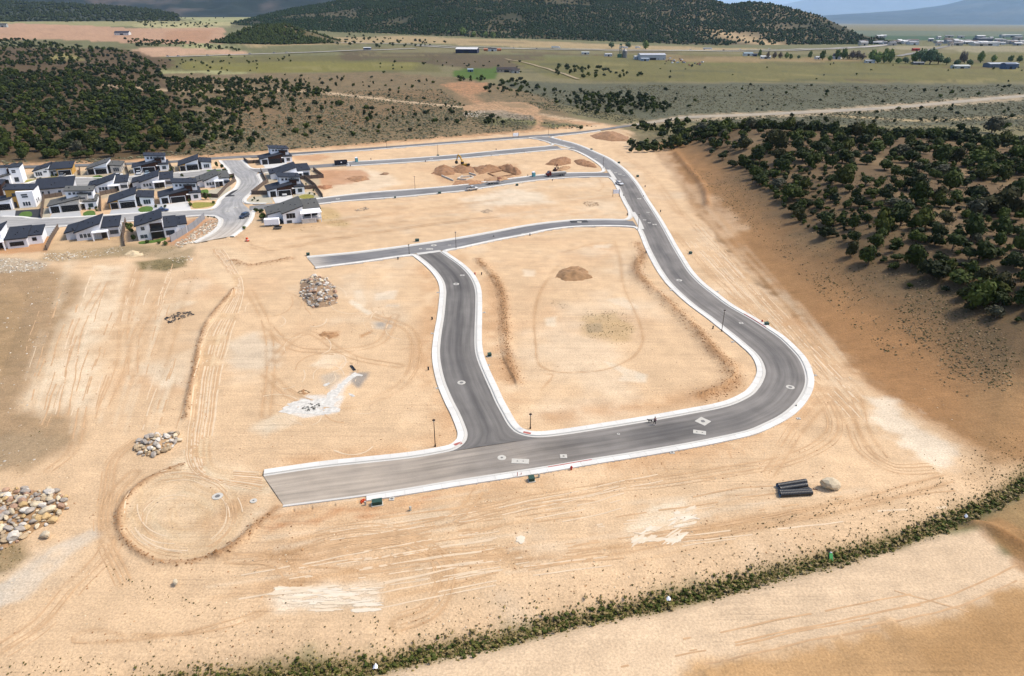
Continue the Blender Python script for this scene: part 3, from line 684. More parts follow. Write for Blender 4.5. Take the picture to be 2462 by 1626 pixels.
# ------------------------------------------------------------------ ground material
def ground_material():
    m = bpy.data.materials.new('soil'); m.use_nodes = True; nt = m.node_tree; N = nt.nodes; L = nt.links
    b = N['Principled BSDF']; b.inputs['Roughness'].default_value = 0.95; b.inputs['Specular IOR Level'].default_value = 0.1
    at = N.new('ShaderNodeAttribute'); at.attribute_name = 'Col'
    ve = N.new('ShaderNodeAttribute'); ve.attribute_name = 'Veg'
    tc = N.new('ShaderNodeTexCoord')
    def noise(scale, det, vec=None, rough=.55):
        n = N.new('ShaderNodeTexNoise'); n.inputs['Scale'].default_value = scale; n.inputs['Detail'].default_value = det
        n.inputs['Roughness'].default_value = rough
        L.new(vec or tc.outputs['Object'], n.inputs['Vector']); return n.outputs['Fac']
    def rng_(src, lo, hi, a=.25, c=.75):
        r = N.new('ShaderNodeMapRange'); r.inputs[1].default_value = a; r.inputs[2].default_value = c
        r.inputs[3].default_value = lo; r.inputs[4].default_value = hi; L.new(src, r.inputs[0]); return r.outputs[0]
    def mul(a, c):
        k = N.new('ShaderNodeMath'); k.operation = 'MULTIPLY'; L.new(a, k.inputs[0]); L.new(c, k.inputs[1]); return k.outputs[0]
    mp = N.new('ShaderNodeMapping'); mp.inputs['Rotation'].default_value = (0, 0, math.radians(-15)); mp.inputs['Scale'].default_value = (.06, .9, 1)
    L.new(tc.outputs['Object'], mp.inputs['Vector'])
    f = mul(rng_(noise(3.2, 5), .74, 1.22), rng_(noise(.22, 6), .90, 1.10))
    f = mul(f, rng_(noise(1.0, 5, mp.outputs[0]), .93, 1.06))
    f = mul(f, rng_(noise(11.0, 3, None, .7), .86, 1.12))
    for ang_, sc_, lo_ in ((-17, (.05, 2.6, 1), .86), (38, (.06, 2.2, 1), .90), (-62, (.07, 2.4, 1), .90)):
        m2 = N.new('ShaderNodeMapping'); m2.inputs['Rotation'].default_value = (0, 0, math.radians(ang_)); m2.inputs['Scale'].default_value = sc_
        L.new(tc.outputs['Object'], m2.inputs['Vector'])
        ln = rng_(noise(1.0, 3, m2.outputs[0]), 1, 0, .56, .66); msk = rng_(noise(.035, 3), 0, 1, .45, .6)
        k1 = N.new('ShaderNodeMath'); k1.operation = 'MULTIPLY'; L.new(msk, k1.inputs[0]); k1.inputs[1].default_value = 1 - lo_
        k2 = N.new('ShaderNodeMath'); k2.operation = 'MULTIPLY'; inv = N.new('ShaderNodeMath'); inv.operation = 'SUBTRACT'; inv.inputs[0].default_value = 1; L.new(ln, inv.inputs[1])
        L.new(inv.outputs[0], k2.inputs[0]); L.new(k1.outputs[0], k2.inputs[1])
        k3 = N.new('ShaderNodeMath'); k3.operation = 'SUBTRACT'; k3.inputs[0].default_value = 1; L.new(k2.outputs[0], k3.inputs[1]); f = mul(f, k3.outputs[0])
    # low scrub too far off to build: darker clumps where the cover is dense
    vo = N.new('ShaderNodeTexVoronoi'); vo.inputs['Scale'].default_value = .42; L.new(tc.outputs['Object'], vo.inputs['Vector'])
    v2 = N.new('ShaderNodeTexVoronoi'); v2.inputs['Scale'].default_value = .13; L.new(tc.outputs['Object'], v2.inputs['Vector'])
    sp1 = rng_(vo.outputs['Distance'], 1, 0, .25, .5); sp2 = rng_(v2.outputs['Distance'], 1, 0, .25, .5)
    s1 = mul(sp1, rng_(noise(.05, 4), .3, 1)); s2 = mul(sp2, rng_(noise(.02, 4), .1, .8))
    mx = N.new('ShaderNodeMath'); mx.operation = 'MAXIMUM'; L.new(s1, mx.inputs[0]); L.new(s2, mx.inputs[1])
    sv = mul(mx.outputs[0], ve.outputs['Fac'])
    vm = N.new('ShaderNodeVectorMath'); vm.operation = 'SCALE'; L.new(at.outputs['Color'], vm.inputs[0]); L.new(f, vm.inputs['Scale'])
    mixn = N.new('ShaderNodeMix'); mixn.data_type = 'RGBA'
    L.new(sv, mixn.inputs['Factor']); L.new(vm.outputs[0], mixn.inputs['A'])
    mixn.inputs['B'].default_value = (*alb(88, 90, 68), 1)
    L.new(mixn.outputs['Result'], b.inputs['Base Color'])
    bp = N.new('ShaderNodeBump'); bp.inputs['Strength'].default_value = .8; bp.inputs['Distance'].default_value = .12
    L.new(noise(2.6, 6), bp.inputs['Height']); L.new(bp.outputs[0], b.inputs['Normal'])
    return m
soil = ground_material()
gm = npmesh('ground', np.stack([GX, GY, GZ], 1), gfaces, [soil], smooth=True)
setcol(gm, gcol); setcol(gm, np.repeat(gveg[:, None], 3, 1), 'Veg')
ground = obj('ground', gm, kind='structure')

M_RUT = mat('packed_wheel_ruts', alb(224,185,143), .95, var=.2, scale=.5, bump=.03, bscale=4)
RV, RF, ro = [], [], 0
def rut(p, w):
    global ro
    n_ = normals2(p); wv = w * (.7 + .6 * vnoise(p[:, 0] * .6, p[:, 1] * .6, 5))
    a = p + n_ * wv[:, None] / 2; b = p - n_ * wv[:, None] / 2
    keep = fbm(p[:, 0], p[:, 1], 5, 2, 77) > -.32
    za = zb = 0.0; dz = .022 + .035 * fbm(p[:, 0], p[:, 1], 3, 2, 78)
    V = np.empty((len(p), 2, 3)); V[:, 0, :2] = a; V[:, 1, :2] = b; V[:, 0, 2] = za + dz; V[:, 1, 2] = zb + dz
    i = np.arange(len(p) - 1)[keep[:-1] & keep[1:]] * 2
    RV.append(V.reshape(-1, 3)); RF.append(np.stack([i + 1, i + 3, i + 2, i], 1) + ro); ro += len(p) * 2
for k in range(16):
    o = -30 + k * 4.0 + R.uniform(-2, 2)
    TRACKS.append(([(522 + o * .5,600),(572 + o * .4,690),(525 + o,800),(500 + o,900),(485 + o,1000),(478 + o,1100),(500 + o * .7,1135 - o * .3),(630,1160 - o * .8)], 0, k % 2))
for k in range(26):
    f = 0.5 + 0.47 * R.random(); ou, ov = R.uniform(-90, 60), R.uniform(-60, 40); a0 = R.uniform(0, 6.28); sp_ = R.uniform(.7, 1.9)
    TRACKS.append(([(440 + 150 * f * math.cos(a0 + j / 9 * sp_) + ou * (1 - f), 1236 + 110 * f * math.sin(a0 + j / 9 * sp_) + ov * (1 - f)) for j in range(10)], 0, k % 2, R.uniform(.1, .2)))
for k in range(60):
    u = R.uniform(640, 2200); v = R.uniform(1180, 1440)
    if v > 1560 - (u - 640) * .2: continue
    du = R.uniform(50, 220); sl = -.16 + R.uniform(-.06, .06)
    TRACKS.append(([(u - du, v - du * sl), (u, v + R.uniform(-5, 5)), (u + du, v + du * sl)], R.choice([0, 0, .9]), R.randrange(2)))
for k in range(50):
    u = R.uniform(1700, 2040); v = 590 + (u - 1700) * 1.0 + R.uniform(-30, 70)
    TRACKS.append(([(u - 50, v - 52), (u, v), (u + 45, v + 50)], R.choice([0, 0, .9]), R.randrange(2)))
for k in range(40):
    u = R.uniform(640, 1000); v = R.uniform(700, 1060); a0 = R.uniform(0, 6.28); q_ = R.uniform(20, 70)
    TRACKS.append(([(u + q_ * math.cos(a0 + t_ * .5), v + .6 * q_ * math.sin(a0 + t_ * .5)) for t_ in range(5)], 0, R.randrange(2)))
for k in range(50):
    u = R.uniform(60, 440); v = R.uniform(680, 1000); TRACKS.append(([(u + 18, v - 50), (u, v), (u - 14, v + 50)], 0, R.randrange(2)))
RUTS = [[], []]
for pl, pr, tone, *wd_ in TRACKS:
    RV, RF, ro = [], [], 0
    p = catmull(GP(pl), 1.0); p = p + normals2(p) * (.25 * fbm(p[:, 0], p[:, 1], 6, 2, 79))[:, None]; n_ = normals2(p)
    for s_ in ((-1, 1) if pr else (0,)): rut(p + n_ * s_ * pr, wd_[0] if wd_ else .24 if pr else R.uniform(.12, .34))
    if pr and tone == 0 and len(pl) > 4 and R.random() < .7:
        q = p + n_ * R.choice((-1, 1)) * R.uniform(.5, 1.6)
        for s_ in (-1, 1): rut(q + n_ * s_ * pr, .16)
    RUTS[tone].append((np.vstack(RV), np.vstack(RF)))
M_RUT2 = mat('pale_wheel_ruts', alb(247,221,189), .95, var=.14, scale=.5, bump=.03, bscale=4)
for tone, m_r in ((0, M_RUT), (1, M_RUT2)):
    off = 0; VV = []; FF = []
    for V, F in RUTS[tone]: VV.append(V); FF.append(F + off); off += len(V)
    VV = np.vstack(VV); VV[:, 2] += hgt(VV[:, 0], VV[:, 1]); obj('wheel_tracks', npmesh('wheel_tracks', VV, np.vstack(FF), [m_r]), kind='structure')

# lime and wash-out spills: thin irregular skins on the soil
M_LIME = mat('lime_spill', alb(238,234,227), .95, var=.28, scale=1.5); M_WASH = mat('pale_washout', alb(254,240,219), .95, var=.08, scale=.8)
SPV = {}
def splat(u, v, ru, rv, m, z=.03, ang=0.0, seed=0):
    r = np.random.default_rng(seed); n = 40; t = np.linspace(0, 2 * np.pi, n, endpoint=False)
    k = 1 + .55 * fbm(np.cos(t) * 2 + seed * 3.1, np.sin(t) * 2, 1.0, 3, seed)
    px = np.stack([u + (ru * k * np.cos(t) * math.cos(ang) - rv * k * np.sin(t) * math.sin(ang)), v + (ru * k * np.cos(t) * math.sin(ang) + rv * k * np.sin(t) * math.cos(ang))], 1)
    p = GP(px); c = p.mean(0); V = np.vstack([np.column_stack([p, np.full(n, z + .001 * (seed % 11))]), [[c[0], c[1], z + .002 + .001 * (seed % 11)]]])
    F = np.array([[(i + 1) % n, i, n] for i in range(n)])
    SPV.setdefault(m.name, []).append((V, F, m))
for i, (u, v, ru, rv, a) in enumerate([(735,978,45,14,0),(700,985,26,9,-.2),(780,968,34,12,-.2),(800,948,16,10,-.6),(815,935,20,7,-.75),(832,918,18,6,-.7),(848,905,14,5,-.6),(800,985,22,6,0),(862,902,9,3,.2),(785,925,8,3,-.4),(760,990,30,8,0),(845,950,8,3,.4)]): splat(u, v, ru, rv, M_LIME, .03, a, 200 + i)
M_WASH2 = mat('dusty_washout', alb(250,230,203), .95, var=.08, scale=.8)
for i in range(56):
    u = R.uniform(668, 905); v = 1410 + R.uniform(0, 58) * min(1, (u - 640) / 90); splat(u, v, R.uniform(8, 40), R.uniform(1.0, 4.5), M_WASH if i % 2 else M_WASH2, .03, R.uniform(-.12, .06), 300 + i)

for i in range(44):
    u = R.uniform(1520, 1665); v = 1300 - (u - 1520) * .6 + R.uniform(-5, 70); v = min(v, 1298); splat(u, v, R.uniform(5, 26), R.uniform(1.5, 5), M_WASH if i % 2 else M_WASH2, .03, R.uniform(-.7, .1), 360 + i)
splat(1252, 1297, 11, 9, M_WASH, .05, 0, 391)
for k_, L_ in SPV.items():
    off = 0; VV = []; FF = []
    for V, F, m in L_: VV.append(V); FF.append(F + off); off += len(V)
    obj('washout_patch', npmesh('washout_patch', np.vstack(VV), np.vstack(FF), [L_[0][2]]), kind='structure')

# ------------------------------------------------------------------ carriageways
def asphalt_material():
    m = bpy.data.materials.new('asphalt'); m.use_nodes = True; nt = m.node_tree; N = nt.nodes; L = nt.links
    b = N['Principled BSDF']; b.inputs['Roughness'].default_value = .85; b.inputs['Specular IOR Level'].default_value = .25
    at = N.new('ShaderNodeAttribute'); at.attribute_name = 'Col'
    rb = N.new('ShaderNodeAttribute'); rb.attribute_name = 'Rib'
    tc = N.new('ShaderNodeTexCoord')
    def noise(scale, det, vec):
        n = N.new('ShaderNodeTexNoise'); n.inputs['Scale'].default_value = scale; n.inputs['Detail'].default_value = det
        L.new(vec, n.inputs['Vector']); return n.outputs['Fac']
    def rng_(src, lo, hi, a=.25, c=.75):
        r = N.new('ShaderNodeMapRange'); r.inputs[1].default_value = a; r.inputs[2].default_value = c
        r.inputs[3].default_value = lo; r.inputs[4].default_value = hi; L.new(src, r.inputs[0]); return r.outputs[0]
    def mul(a, c):
        k = N.new('ShaderNodeMath'); k.operation = 'MULTIPLY'; L.new(a, k.inputs[0]); L.new(c, k.inputs[1]); return k.outputs[0]
    f = mul(rng_(noise(1.0, 5, rb.outputs['Vector']), .68, 1.30), rng_(noise(.25, 5, tc.outputs['Object']), .90, 1.12))
    f = mul(f, rng_(noise(9, 3, tc.outputs['Object']), .90, 1.10))
    vm = N.new('ShaderNodeVectorMath'); vm.operation = 'SCALE'; L.new(at.outputs['Color'], vm.inputs[0]); L.new(f, vm.inputs['Scale'])
    L.new(vm.outputs[0], b.inputs['Base Color'])
    return m
asphalt = asphalt_material()

def ribbon(a, b, name, z, colf, nl=13):
    """strip of road between two edge polylines"""
    pa, pb = EDGE[a], EDGE[b]
    j = np.array([np.argmin(((pb - p) ** 2).sum(1)) for p in pa]); j = np.maximum.accumulate(j); j[0] = 0; j[-1] = len(pb) - 1
    jj = np.convolve(np.pad(j.astype(float), 4, mode='edge'), np.ones(9) / 9, 'valid'); jj[0] = 0; jj[-1] = len(pb) - 1
    q = np.stack([np.interp(jj, np.arange(len(pb)), pb[:, k]) for k in (0, 1)], 1)
    t = np.linspace(0, 1, nl)
    P = pa[:, None, :] * (1 - t)[None, :, None] + q[:, None, :] * t[None, :, None]
    s = np.concatenate([[0], np.cumsum(np.linalg.norm(np.diff((pa + q) / 2, axis=0), axis=1))])
    crown = 0.10 * (1 - (2 * t - 1) ** 2)
    V = np.concatenate([P, np.broadcast_to((z + crown)[None, :, None], (len(pa), nl, 1))], 2).reshape(-1, 3)
    n = len(pa); idx = np.arange(n * nl).reshape(n, nl)
    F = np.stack([idx[:-1, :-1].ravel(), idx[1:, :-1].ravel(), idx[1:, 1:].ravel(), idx[:-1, 1:].ravel()], 1)
    me = npmesh(name, V, F, [asphalt], smooth=True)
    S = np.repeat(s[:, None], nl, 1).ravel(); LT = np.repeat(t[None, :], n, 0).ravel()
    setcol(me, colf(V[:, 0], V[:, 1], S / s[-1], LT)); setcol(me, np.stack([LT * 9, S * .05, LT * 0], 1), 'Rib')
    o = obj(name, me, kind='structure')
    return o

def mixc(c0, c1, k): return c0[None] + (c1 - c0)[None] * k[:, None]
def col_loop(x, y, s, l):
    dk = np.exp(-((l - .45) / .2) ** 2) * .5 + np.exp(-((l - .75) / .12) ** 2) * .25
    c = mixc(alb(148,143,139), alb(94,92,92), np.clip(dk + .45 * fbm(x, y, 9, 3, 71), 0, 1))
    w = sstep(.16, .0, s + .02 * fbm(x, y, 4, 2, 72)); c = c + (alb(204,190,174)[None] - c) * (w * .85)[:, None]
    w = sstep(.62, .8, s); c = c + (alb(152,151,152)[None] - c) * (w * .8)[:, None]
    return c
def col_stem(x, y, s, l):
    dk = np.exp(-((l - .5) / .12) ** 2) * .6
    return mixc(alb(134,130,127), alb(84,82,82), np.clip(dk + .3 * fbm(x, y, 9, 3, 73), 0, 1))
def flat(c, c2=None):
    return lambda x, y, s, l: mixc(alb(*c), alb(*(c2 or c)), np.clip(.5 + fbm(x, y, 10, 3, 74), 0, 1))
def col_n(x, y, s, l):
    c = mixc(alb(170,170,173), alb(190,188,186), np.clip(.5 + fbm(x, y, 10, 3, 74), 0, 1))
    w = sstep(.8, 1.0, s); return c + (alb(222,210,196)[None] - c) * (w * .9)[:, None]
def col_3(x, y, s, l):
    c = mixc(alb(128,127,130), alb(150,149,150), np.clip(.5 + fbm(x, y, 12, 3, 74), 0, 1))
    w = sstep(.06, 0, s); return c + (alb(205,196,186)[None] - c) * (w * .9)[:, None]
ribbon('NH', 'SH', 'highway', .030, flat((188,174,152), (176,166,150)))
ribbon('NB', 'SB', 'road_cul_de_sac', .034, flat((182,180,178)))
ribbon('N2a', 'S2a', 'road_neighbourhood', .038, flat((178,177,178), (190,188,186)))
ribbon('WN2', 'EN', 'road_entrance', .048, col_n)
ribbon('N0', 'S0', 'road_boundary', .042, flat((118,117,117), (140,139,139)))
ribbon('N5', 'S5', 'road_upper', .054, flat((136,135,136), (154,153,153)))
ribbon('N4', 'S4', 'road_middle', .058, flat((132,131,133), (152,151,151)))
ribbon('N3', 'S3', 'road_lower', .062, col_3)
ribbon('W2', 'E2', 'road_stem', .066, col_stem)
ribbon('I1', 'O1', 'road_loop', .072, col_loop, 17)

# ------------------------------------------------------------------ gutter, kerb and pavement
concrete = mat('concrete', alb(238,235,230) * .98, .9, var=.05, scale=.5, spec=.2)
slab_mat = mat('pavement_concrete', alb(252,250,246) * 1.0, .9, var=.09, scale=.45, spec=.2, objvar=.06)
def sweep(p, nrm, prof, closed=False):
    """profile of (offset, z) along a polyline"""
    n = len(p); k = len(prof)
    V = np.zeros((n, k, 3))
    for i, (o_, z_) in enumerate(prof): V[:, i, :2] = p + nrm * o_; V[:, i, 2] = z_
    idx = np.arange(n * k).reshape(n, k)
    F = np.stack([idx[:-1, :-1].ravel(), idx[1:, :-1].ravel(), idx[1:, 1:].ravel(), idx[:-1, 1:].ravel()], 1)
    return V.reshape(-1, 3), F
nslab = 0
ZS = .215
for nm, p, side, near in BANDS:
    nr_ = normals2(p) * side
    kerb = [(0.0, .075), (.02, .10), (.42, .085), (.46, ZS + .015), (.62, ZS + .015), (.64, -.3)]
    V, F = sweep(p, nr_, kerb); 
    if side > 0: F = F[:, ::-1]
    kb = obj('kerb', npmesh('kerb', V, F, [concrete]), kind='structure')
    if not near:
        V, F = sweep(p, nr_, [(.645, ZS - .05), (.65, ZS), (BW - .02, ZS), (BW, -.3)])
        if side > 0: F = F[:, ::-1]
        obj('pavement', npmesh('pavement', V, F, [slab_mat]), kind='structure')
    else:
        j0 = int(np.argmin(((p - np.array(G(882, 1189))) ** 2).sum(1))) if nm == 'c' else 0
        V, F = sweep(p[j0:], nr_[j0:], [(.645, ZS - .06), (.66, ZS - .04), (BW - .05, ZS - .04), (BW - .04, -.3)])
        if side > 0: F = F[:, ::-1]
        pv = obj('pavement', npmesh('pavement', V, F, [concrete]), kind='structure')
        i0 = int(np.argmin(((p - np.array(G(882, 1189))) ** 2).sum(1))) if nm == 'c' else 0
        nseg = int((len(p) - i0) * .8 / 3.0); cuts = np.linspace(i0, len(p) - 1, nseg + 1)
        rest = []
        for i in range(nseg):
            c = p[int(cuts[i])]
            tt = np.linspace(cuts[i] + .02, cuts[i + 1] - .02, 4)
            pp = np.stack([np.interp(tt, np.arange(len(p)), p[:, k]) for k in (0, 1)], 1)
            nn = np.stack([np.interp(tt, np.arange(len(p)), nr_[:, k]) for k in (0, 1)], 1)
            V, F = sweep(pp, nn, [(.65, ZS - .05), (.65, ZS), (BW, ZS), (BW, -.3)])
            e0 = np.array([[0, 1, 2, 3]]); e1 = e0 + 12
            if side > 0: F = F[:, ::-1]; e0 = e0[:, ::-1]
            else: e1 = e1[:, ::-1]
            F = np.vstack([F, e0, e1])
            if np.hypot(*c) < 250 and nslab < 300:
                obj('pavement_slab', npmesh('pavement_slab', V, F, [slab_mat]), pv); nslab += 1
            else: rest.append((V, F))
        if rest:
            off = 0; VV = []; FF = []
            for V, F in rest: VV.append(V); FF.append(F + off); off += len(V)
            obj('pavement_slabs', npmesh('pavement_slabs', np.vstack(VV), np.vstack(FF), [slab_mat]), pv, kind='stuff')
# concrete valley gutters across the side-street mouths
for px in ([(1003,612),(1030,608.5),(1060,604.5)], [(1521,511),(1534,531.7),(1543,552)], [(1462,409),(1470,419),(1479,433)], [(1331,345.5),(1352,351),(1372,357)], [(1272,331.5),(1295,330),(1322,328.5)]):
    p = catmull(GP(px), .8); nr_ = normals2(p)
    V, F = sweep(p, nr_, [(-.9, .165), (0, .150), (.9, .165)]); F = F[:, ::-1]
    g_ = obj('valley_gutter', npmesh('valley_gutter', V, F, [concrete]), kind='structure')
# ------------------------------------------------------------------ far hills and mountains
def pxz(u, v, y):
    """point on the ray of pixel u,v at depth y"""
    a = (u - 1231) / FPX; b = (813 - v) / FPX; dy = CP + b * SP
    return a / dy * y, y, CAMZ + (-SP + b * CP) / dy * y

hill_mat = colmat('hill_soil', rough=.95, var=.2, scale=.02, bump=2.0, bscale=.03)
def ridge(name, us, yb, vr, yr, ncol, nrow, colf, seed, gully=.12, back=.6, zb=None):
    U = np.linspace(us[0], us[-1], ncol)
    YB = np.interp(U, us, yb); VR = np.interp(U, us, vr); YR = np.interp(U, us, yr)
    VR = VR + 1.6 * fbm(U, U * 0, 40, 4, seed)[...] * np.clip(np.minimum(U - us[0], us[-1] - U) / 60, 0, 1)
    xr, yr_, zr = pxz(U, VR, YR)
    xb = xr * YB / YR
    zbase = hgt(xb, YB) - 2 if zb is None else np.full(ncol, zb)
    t = np.concatenate([np.linspace(0, 1, nrow), np.linspace(1, 1 + back, 8)[1:]])
    T_, XB = np.meshgrid(t, xb, indexing='ij')
    X = xb[None] + (xr - xb)[None] * T_; Y = YB[None] + (YR - YB)[None] * T_
    f = np.where(T_ <= 1, T_ ** 1.15 * (1.25 - .25 * T_), np.maximum(1 - ((T_ - 1) / back) ** 1.3, -.02))
    g = np.abs(fbm(X, Y, 420, 4, seed + 3)) - .25
    Z = zbase[None] + (zr - zbase)[None] * f * (1 + 0 * g) - (zr - zbase)[None] * gully * 2.2 * g * np.sin(np.pi * np.clip(T_, 0, 1)) ** .8
    n, m = X.shape; idx = np.arange(n * m).reshape(n, m)
    F = np.stack([idx[:-1, :-1].ravel(), idx[:-1, 1:].ravel(), idx[1:, 1:].ravel(), idx[1:, :-1].ravel()], 1)
    V = np.stack([X.ravel(), Y.ravel(), Z.ravel()], 1)
    me = npmesh(name, V, F, [hill_mat], smooth=True); setcol(me, colf(X.ravel(), Y.ravel(), T_.ravel()))
    obj(name, me, kind='structure')
    return X, Y, Z, T_

def grid_sample(g, n, keep):
    X, Y, Z, T_ = g; nr_, nc_ = X.shape
    # area-weighted cells
    A = np.abs((X[:-1, 1:] - X[:-1, :-1]) * (Y[1:, :-1] - Y[:-1, :-1])) * (T_[:-1, :-1] < 1.02)
    p = (A / A.sum()).ravel(); k = rng.choice(len(p), n, p=p); i, j = np.divmod(k, nc_ - 1)
    a, b = rng.random(n), rng.random(n)
    def itp(M): return (M[i, j] * (1 - a) + M[i + 1, j] * a) * (1 - b) + (M[i, j + 1] * (1 - a) + M[i + 1, j + 1] * a) * b
    x, y, z, t = itp(X), itp(Y), itp(Z), itp(T_)
    m = keep(x, y, t) > rng.random(n)
    return np.stack([x[m], y[m], z[m]], 1)

foliage = colmat('foliage', rough=.8, var=.35, scale=.6, objvar=.22)
foliage_far = colmat('foliage_far', rough=.85, var=.2, scale=.08)
def blobs(name, P, r, col, label, mat_=None, flat=1.0):
    """many small rough tree crowns far away, as one mass"""
    n = len(P)
    base = np.array([(1, 0, .35), (.31, .95, .4), (-.81, .59, .3), (-.81, -.59, .42), (.31, -.95, .33), (.1, .05, 1.05), (0, 0, -.1)], float)
    tri = np.array([(0, 1, 5), (1, 2, 5), (2, 3, 5), (3, 4, 5), (4, 0, 5), (1, 0, 6), (2, 1, 6), (3, 2, 6), (4, 3, 6), (0, 4, 6)])
    a = rng.random(n) * 6.283; c, s = np.cos(a), np.sin(a)
    B = base[None] * (0.75 + 0.5 * rng.random((n, 7, 1))); B = B + rng.normal(0, .08, B.shape)
    x = B[..., 0] * c[:, None] - B[..., 1] * s[:, None]; y = B[..., 0] * s[:, None] + B[..., 1] * c[:, None]
    r = np.asarray(r)[:, None]
    V = np.stack([P[:, 0:1] + x * r, P[:, 1:2] + y * r, P[:, 2:3] + B[..., 2] * r * 1.5 * flat], 2)
    F = (tri[None] + (np.arange(n) * 7)[:, None, None]).reshape(-1, 3)
    me = npmesh(name, V.reshape(-1, 3), F, [mat_ or foliage_far], smooth=False)
    cc = np.asarray(col)
    if cc.ndim == 1: cc = np.repeat(cc[None], n, 0)
    cc = cc * (.7 + .6 * rng.random((n, 1)))
    cv = np.repeat(cc, 7, 0)
    setcol(me, cv)
    o = obj(name, me, kind='stuff'); o['label'] = label; o['category'] = name.replace('_', ' ')
    return o

def c_main(x, y, t):
    k = np.clip(.5 + 1.2 * fbm(x, y, 300, 4, 80), 0, 1)
    c = mixc(alb(66,68,46), alb(140,124,98), k * .7)
    # bare sandy spur in front
    sp_ = pdist(x, y, SPUR, 260); w = np.exp(-(sp_ / 38) ** 2) * .9
    return c + (alb(206,178,138)[None] - c) * w[:, None]
SPUR = np.array([pxz(1725, 70, 2050)[:2], pxz(1760, 78, 1950)[:2], pxz(1800, 92, 1850)[:2], pxz(1850, 106, 1770)[:2]])
us = [556, 620, 700, 800, 900, 1000, 1150, 1300, 1450, 1560, 1640, 1706, 1751, 1800, 1848, 1905, 1945, 1986, 2027, 2067, 2108, 2165]
g_main = ridge('mountain', us,
    [2600,2500,2300,2150,2100,2050,2000,1980,1950,1900,1800,1760,1740,1740,1740,1750,1760,1780,1790,1790,1790,1790],
    [56, 40, 22, 5, -18, -42, -66, -66, -42, -16, -8, 0, 12, 6, 10, 20, 32, 45, 65, 83, 92, 108],
    [2750,2900,3000,3100,3200,3300,3400,3400,3200,3000,2800,2650,2600,2600,2550,2450,2350,2250,2130,2030,1930,1830], 420, 70, c_main, 81)
def knoll(name, u, v, rx, ry, h, col):
    cx, cy = G(u, v)
    a = np.linspace(0, 2 * np.pi, 49)[:-1]; q = np.linspace(1, 0, 16)
    Q, A = np.meshgrid(q, a, indexing='ij')
    X = cx + rx * Q * np.cos(A); Y = cy + ry * Q * np.sin(A)
    Z = hgt(X, Y) + h * np.cos(Q * np.pi / 2) ** 1.4 * (1 + .25 * fbm(X, Y, 60, 3, 90)) - .5 * Q
    n, m = X.shape; idx = np.arange(n * m).reshape(n, m); nx = np.roll(idx, -1, 1)
    F = np.stack([idx[:-1].ravel(), nx[:-1].ravel(), nx[1:].ravel(), idx[1:].ravel()], 1)
    me = npmesh(name, np.stack([X.ravel(), Y.ravel(), Z.ravel()], 1), F, [hill_mat], smooth=True); setcol(me, np.repeat(alb(*col)[None], n * m, 0))
    obj(name, me, kind='structure')
    Xc, Yc, Zc = (np.hstack([M, M[:, :1]]) for M in (X, Y, Z)); Tc = np.hstack([1 - Q, 1 - Q[:, :1]])
    return Xc, Yc, Zc, Tc
g_kn = knoll('knoll', 668, 112, 150, 110, 34, (110, 100, 70))
g_left = ridge('wooded_slope', [-700, -300, 0, 265, 380, 430], [2700, 2800, 2900, 3050, 3100, 3150], [-40, -12, 4, 16, 27, 38], [4300, 4200, 4100, 3900, 3700, 3350], 120, 36, lambda x, y, t: np.repeat(alb(66,72,56)[None], len(x), 0), 84)
ridge('far_mountain', [-900, 0, 300, 600, 800, 1000, 1200], [5200, 5400, 5600, 5800, 5800, 5800, 5800], [-90, -60, -42, -36, -30, -24, -18], [7500, 7500, 7500, 7600, 7600, 7600, 7600], 140, 30, lambda x, y, t: mixc(alb(40,50,44), alb(112,100,92), np.clip(fbm(x, y, 260, 4, 85) * 2.2 - .6, 0, 1)), 86, .2)
ridge('valley_mountain', [1700, 1966, 2067, 2189, 2270, 2330, 2500, 2900, 4500], [22000] * 9, [52, 39, 32, 24, 12, -2, -40, -80, -90], [26000, 26500, 27000, 28000, 28500, 29000, 30000, 30000, 30000], 200, 30, lambda x, y, t: mixc(alb(48,58,56), alb(100,98,86), np.clip(fbm(x, y, 1200, 4, 87), 0, 1)), 88, .12)
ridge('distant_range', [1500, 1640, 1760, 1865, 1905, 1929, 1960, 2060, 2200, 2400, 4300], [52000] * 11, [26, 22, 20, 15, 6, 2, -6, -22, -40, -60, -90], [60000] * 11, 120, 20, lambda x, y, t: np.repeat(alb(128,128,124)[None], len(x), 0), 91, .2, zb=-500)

GREEN, GREEN2, SAGE = alb(58, 70, 30), alb(78, 90, 36), alb(110, 112, 90)
P = grid_sample(g_main, 40000, lambda x, y, t: np.clip(1.0 - 1.0 * sstep(.0, .5, fbm(x, y, 190, 4, 92)) * (t < .75) - np.exp(-(pdist(x, y, SPUR, 260) / 40) ** 2), .12, 1) * np.where(t < .03, .35, 1))
blobs('pinyon_forest', P, 2.4 + 2.0 * rng.random(len(P)), alb(44,62,34), 'dark pinyon and juniper forest covering the big mountain behind the freeway')
P = grid_sample(g_kn, 2600, lambda x, y, t: np.where(t > .03, 1, .4))
blobs('knoll_forest', P, 2.6 + 1.8 * rng.random(len(P)), GREEN, 'dense juniper trees covering the low rounded knoll beside the graded red lots')
P = grid_sample(g_left, 5200, lambda x, y, t: 1 + 0 * x)
blobs('slope_forest', P, 5 + 4 * rng.random(len(P)), GREEN * .7, 'dark forest on the far slope above the pale meadows')
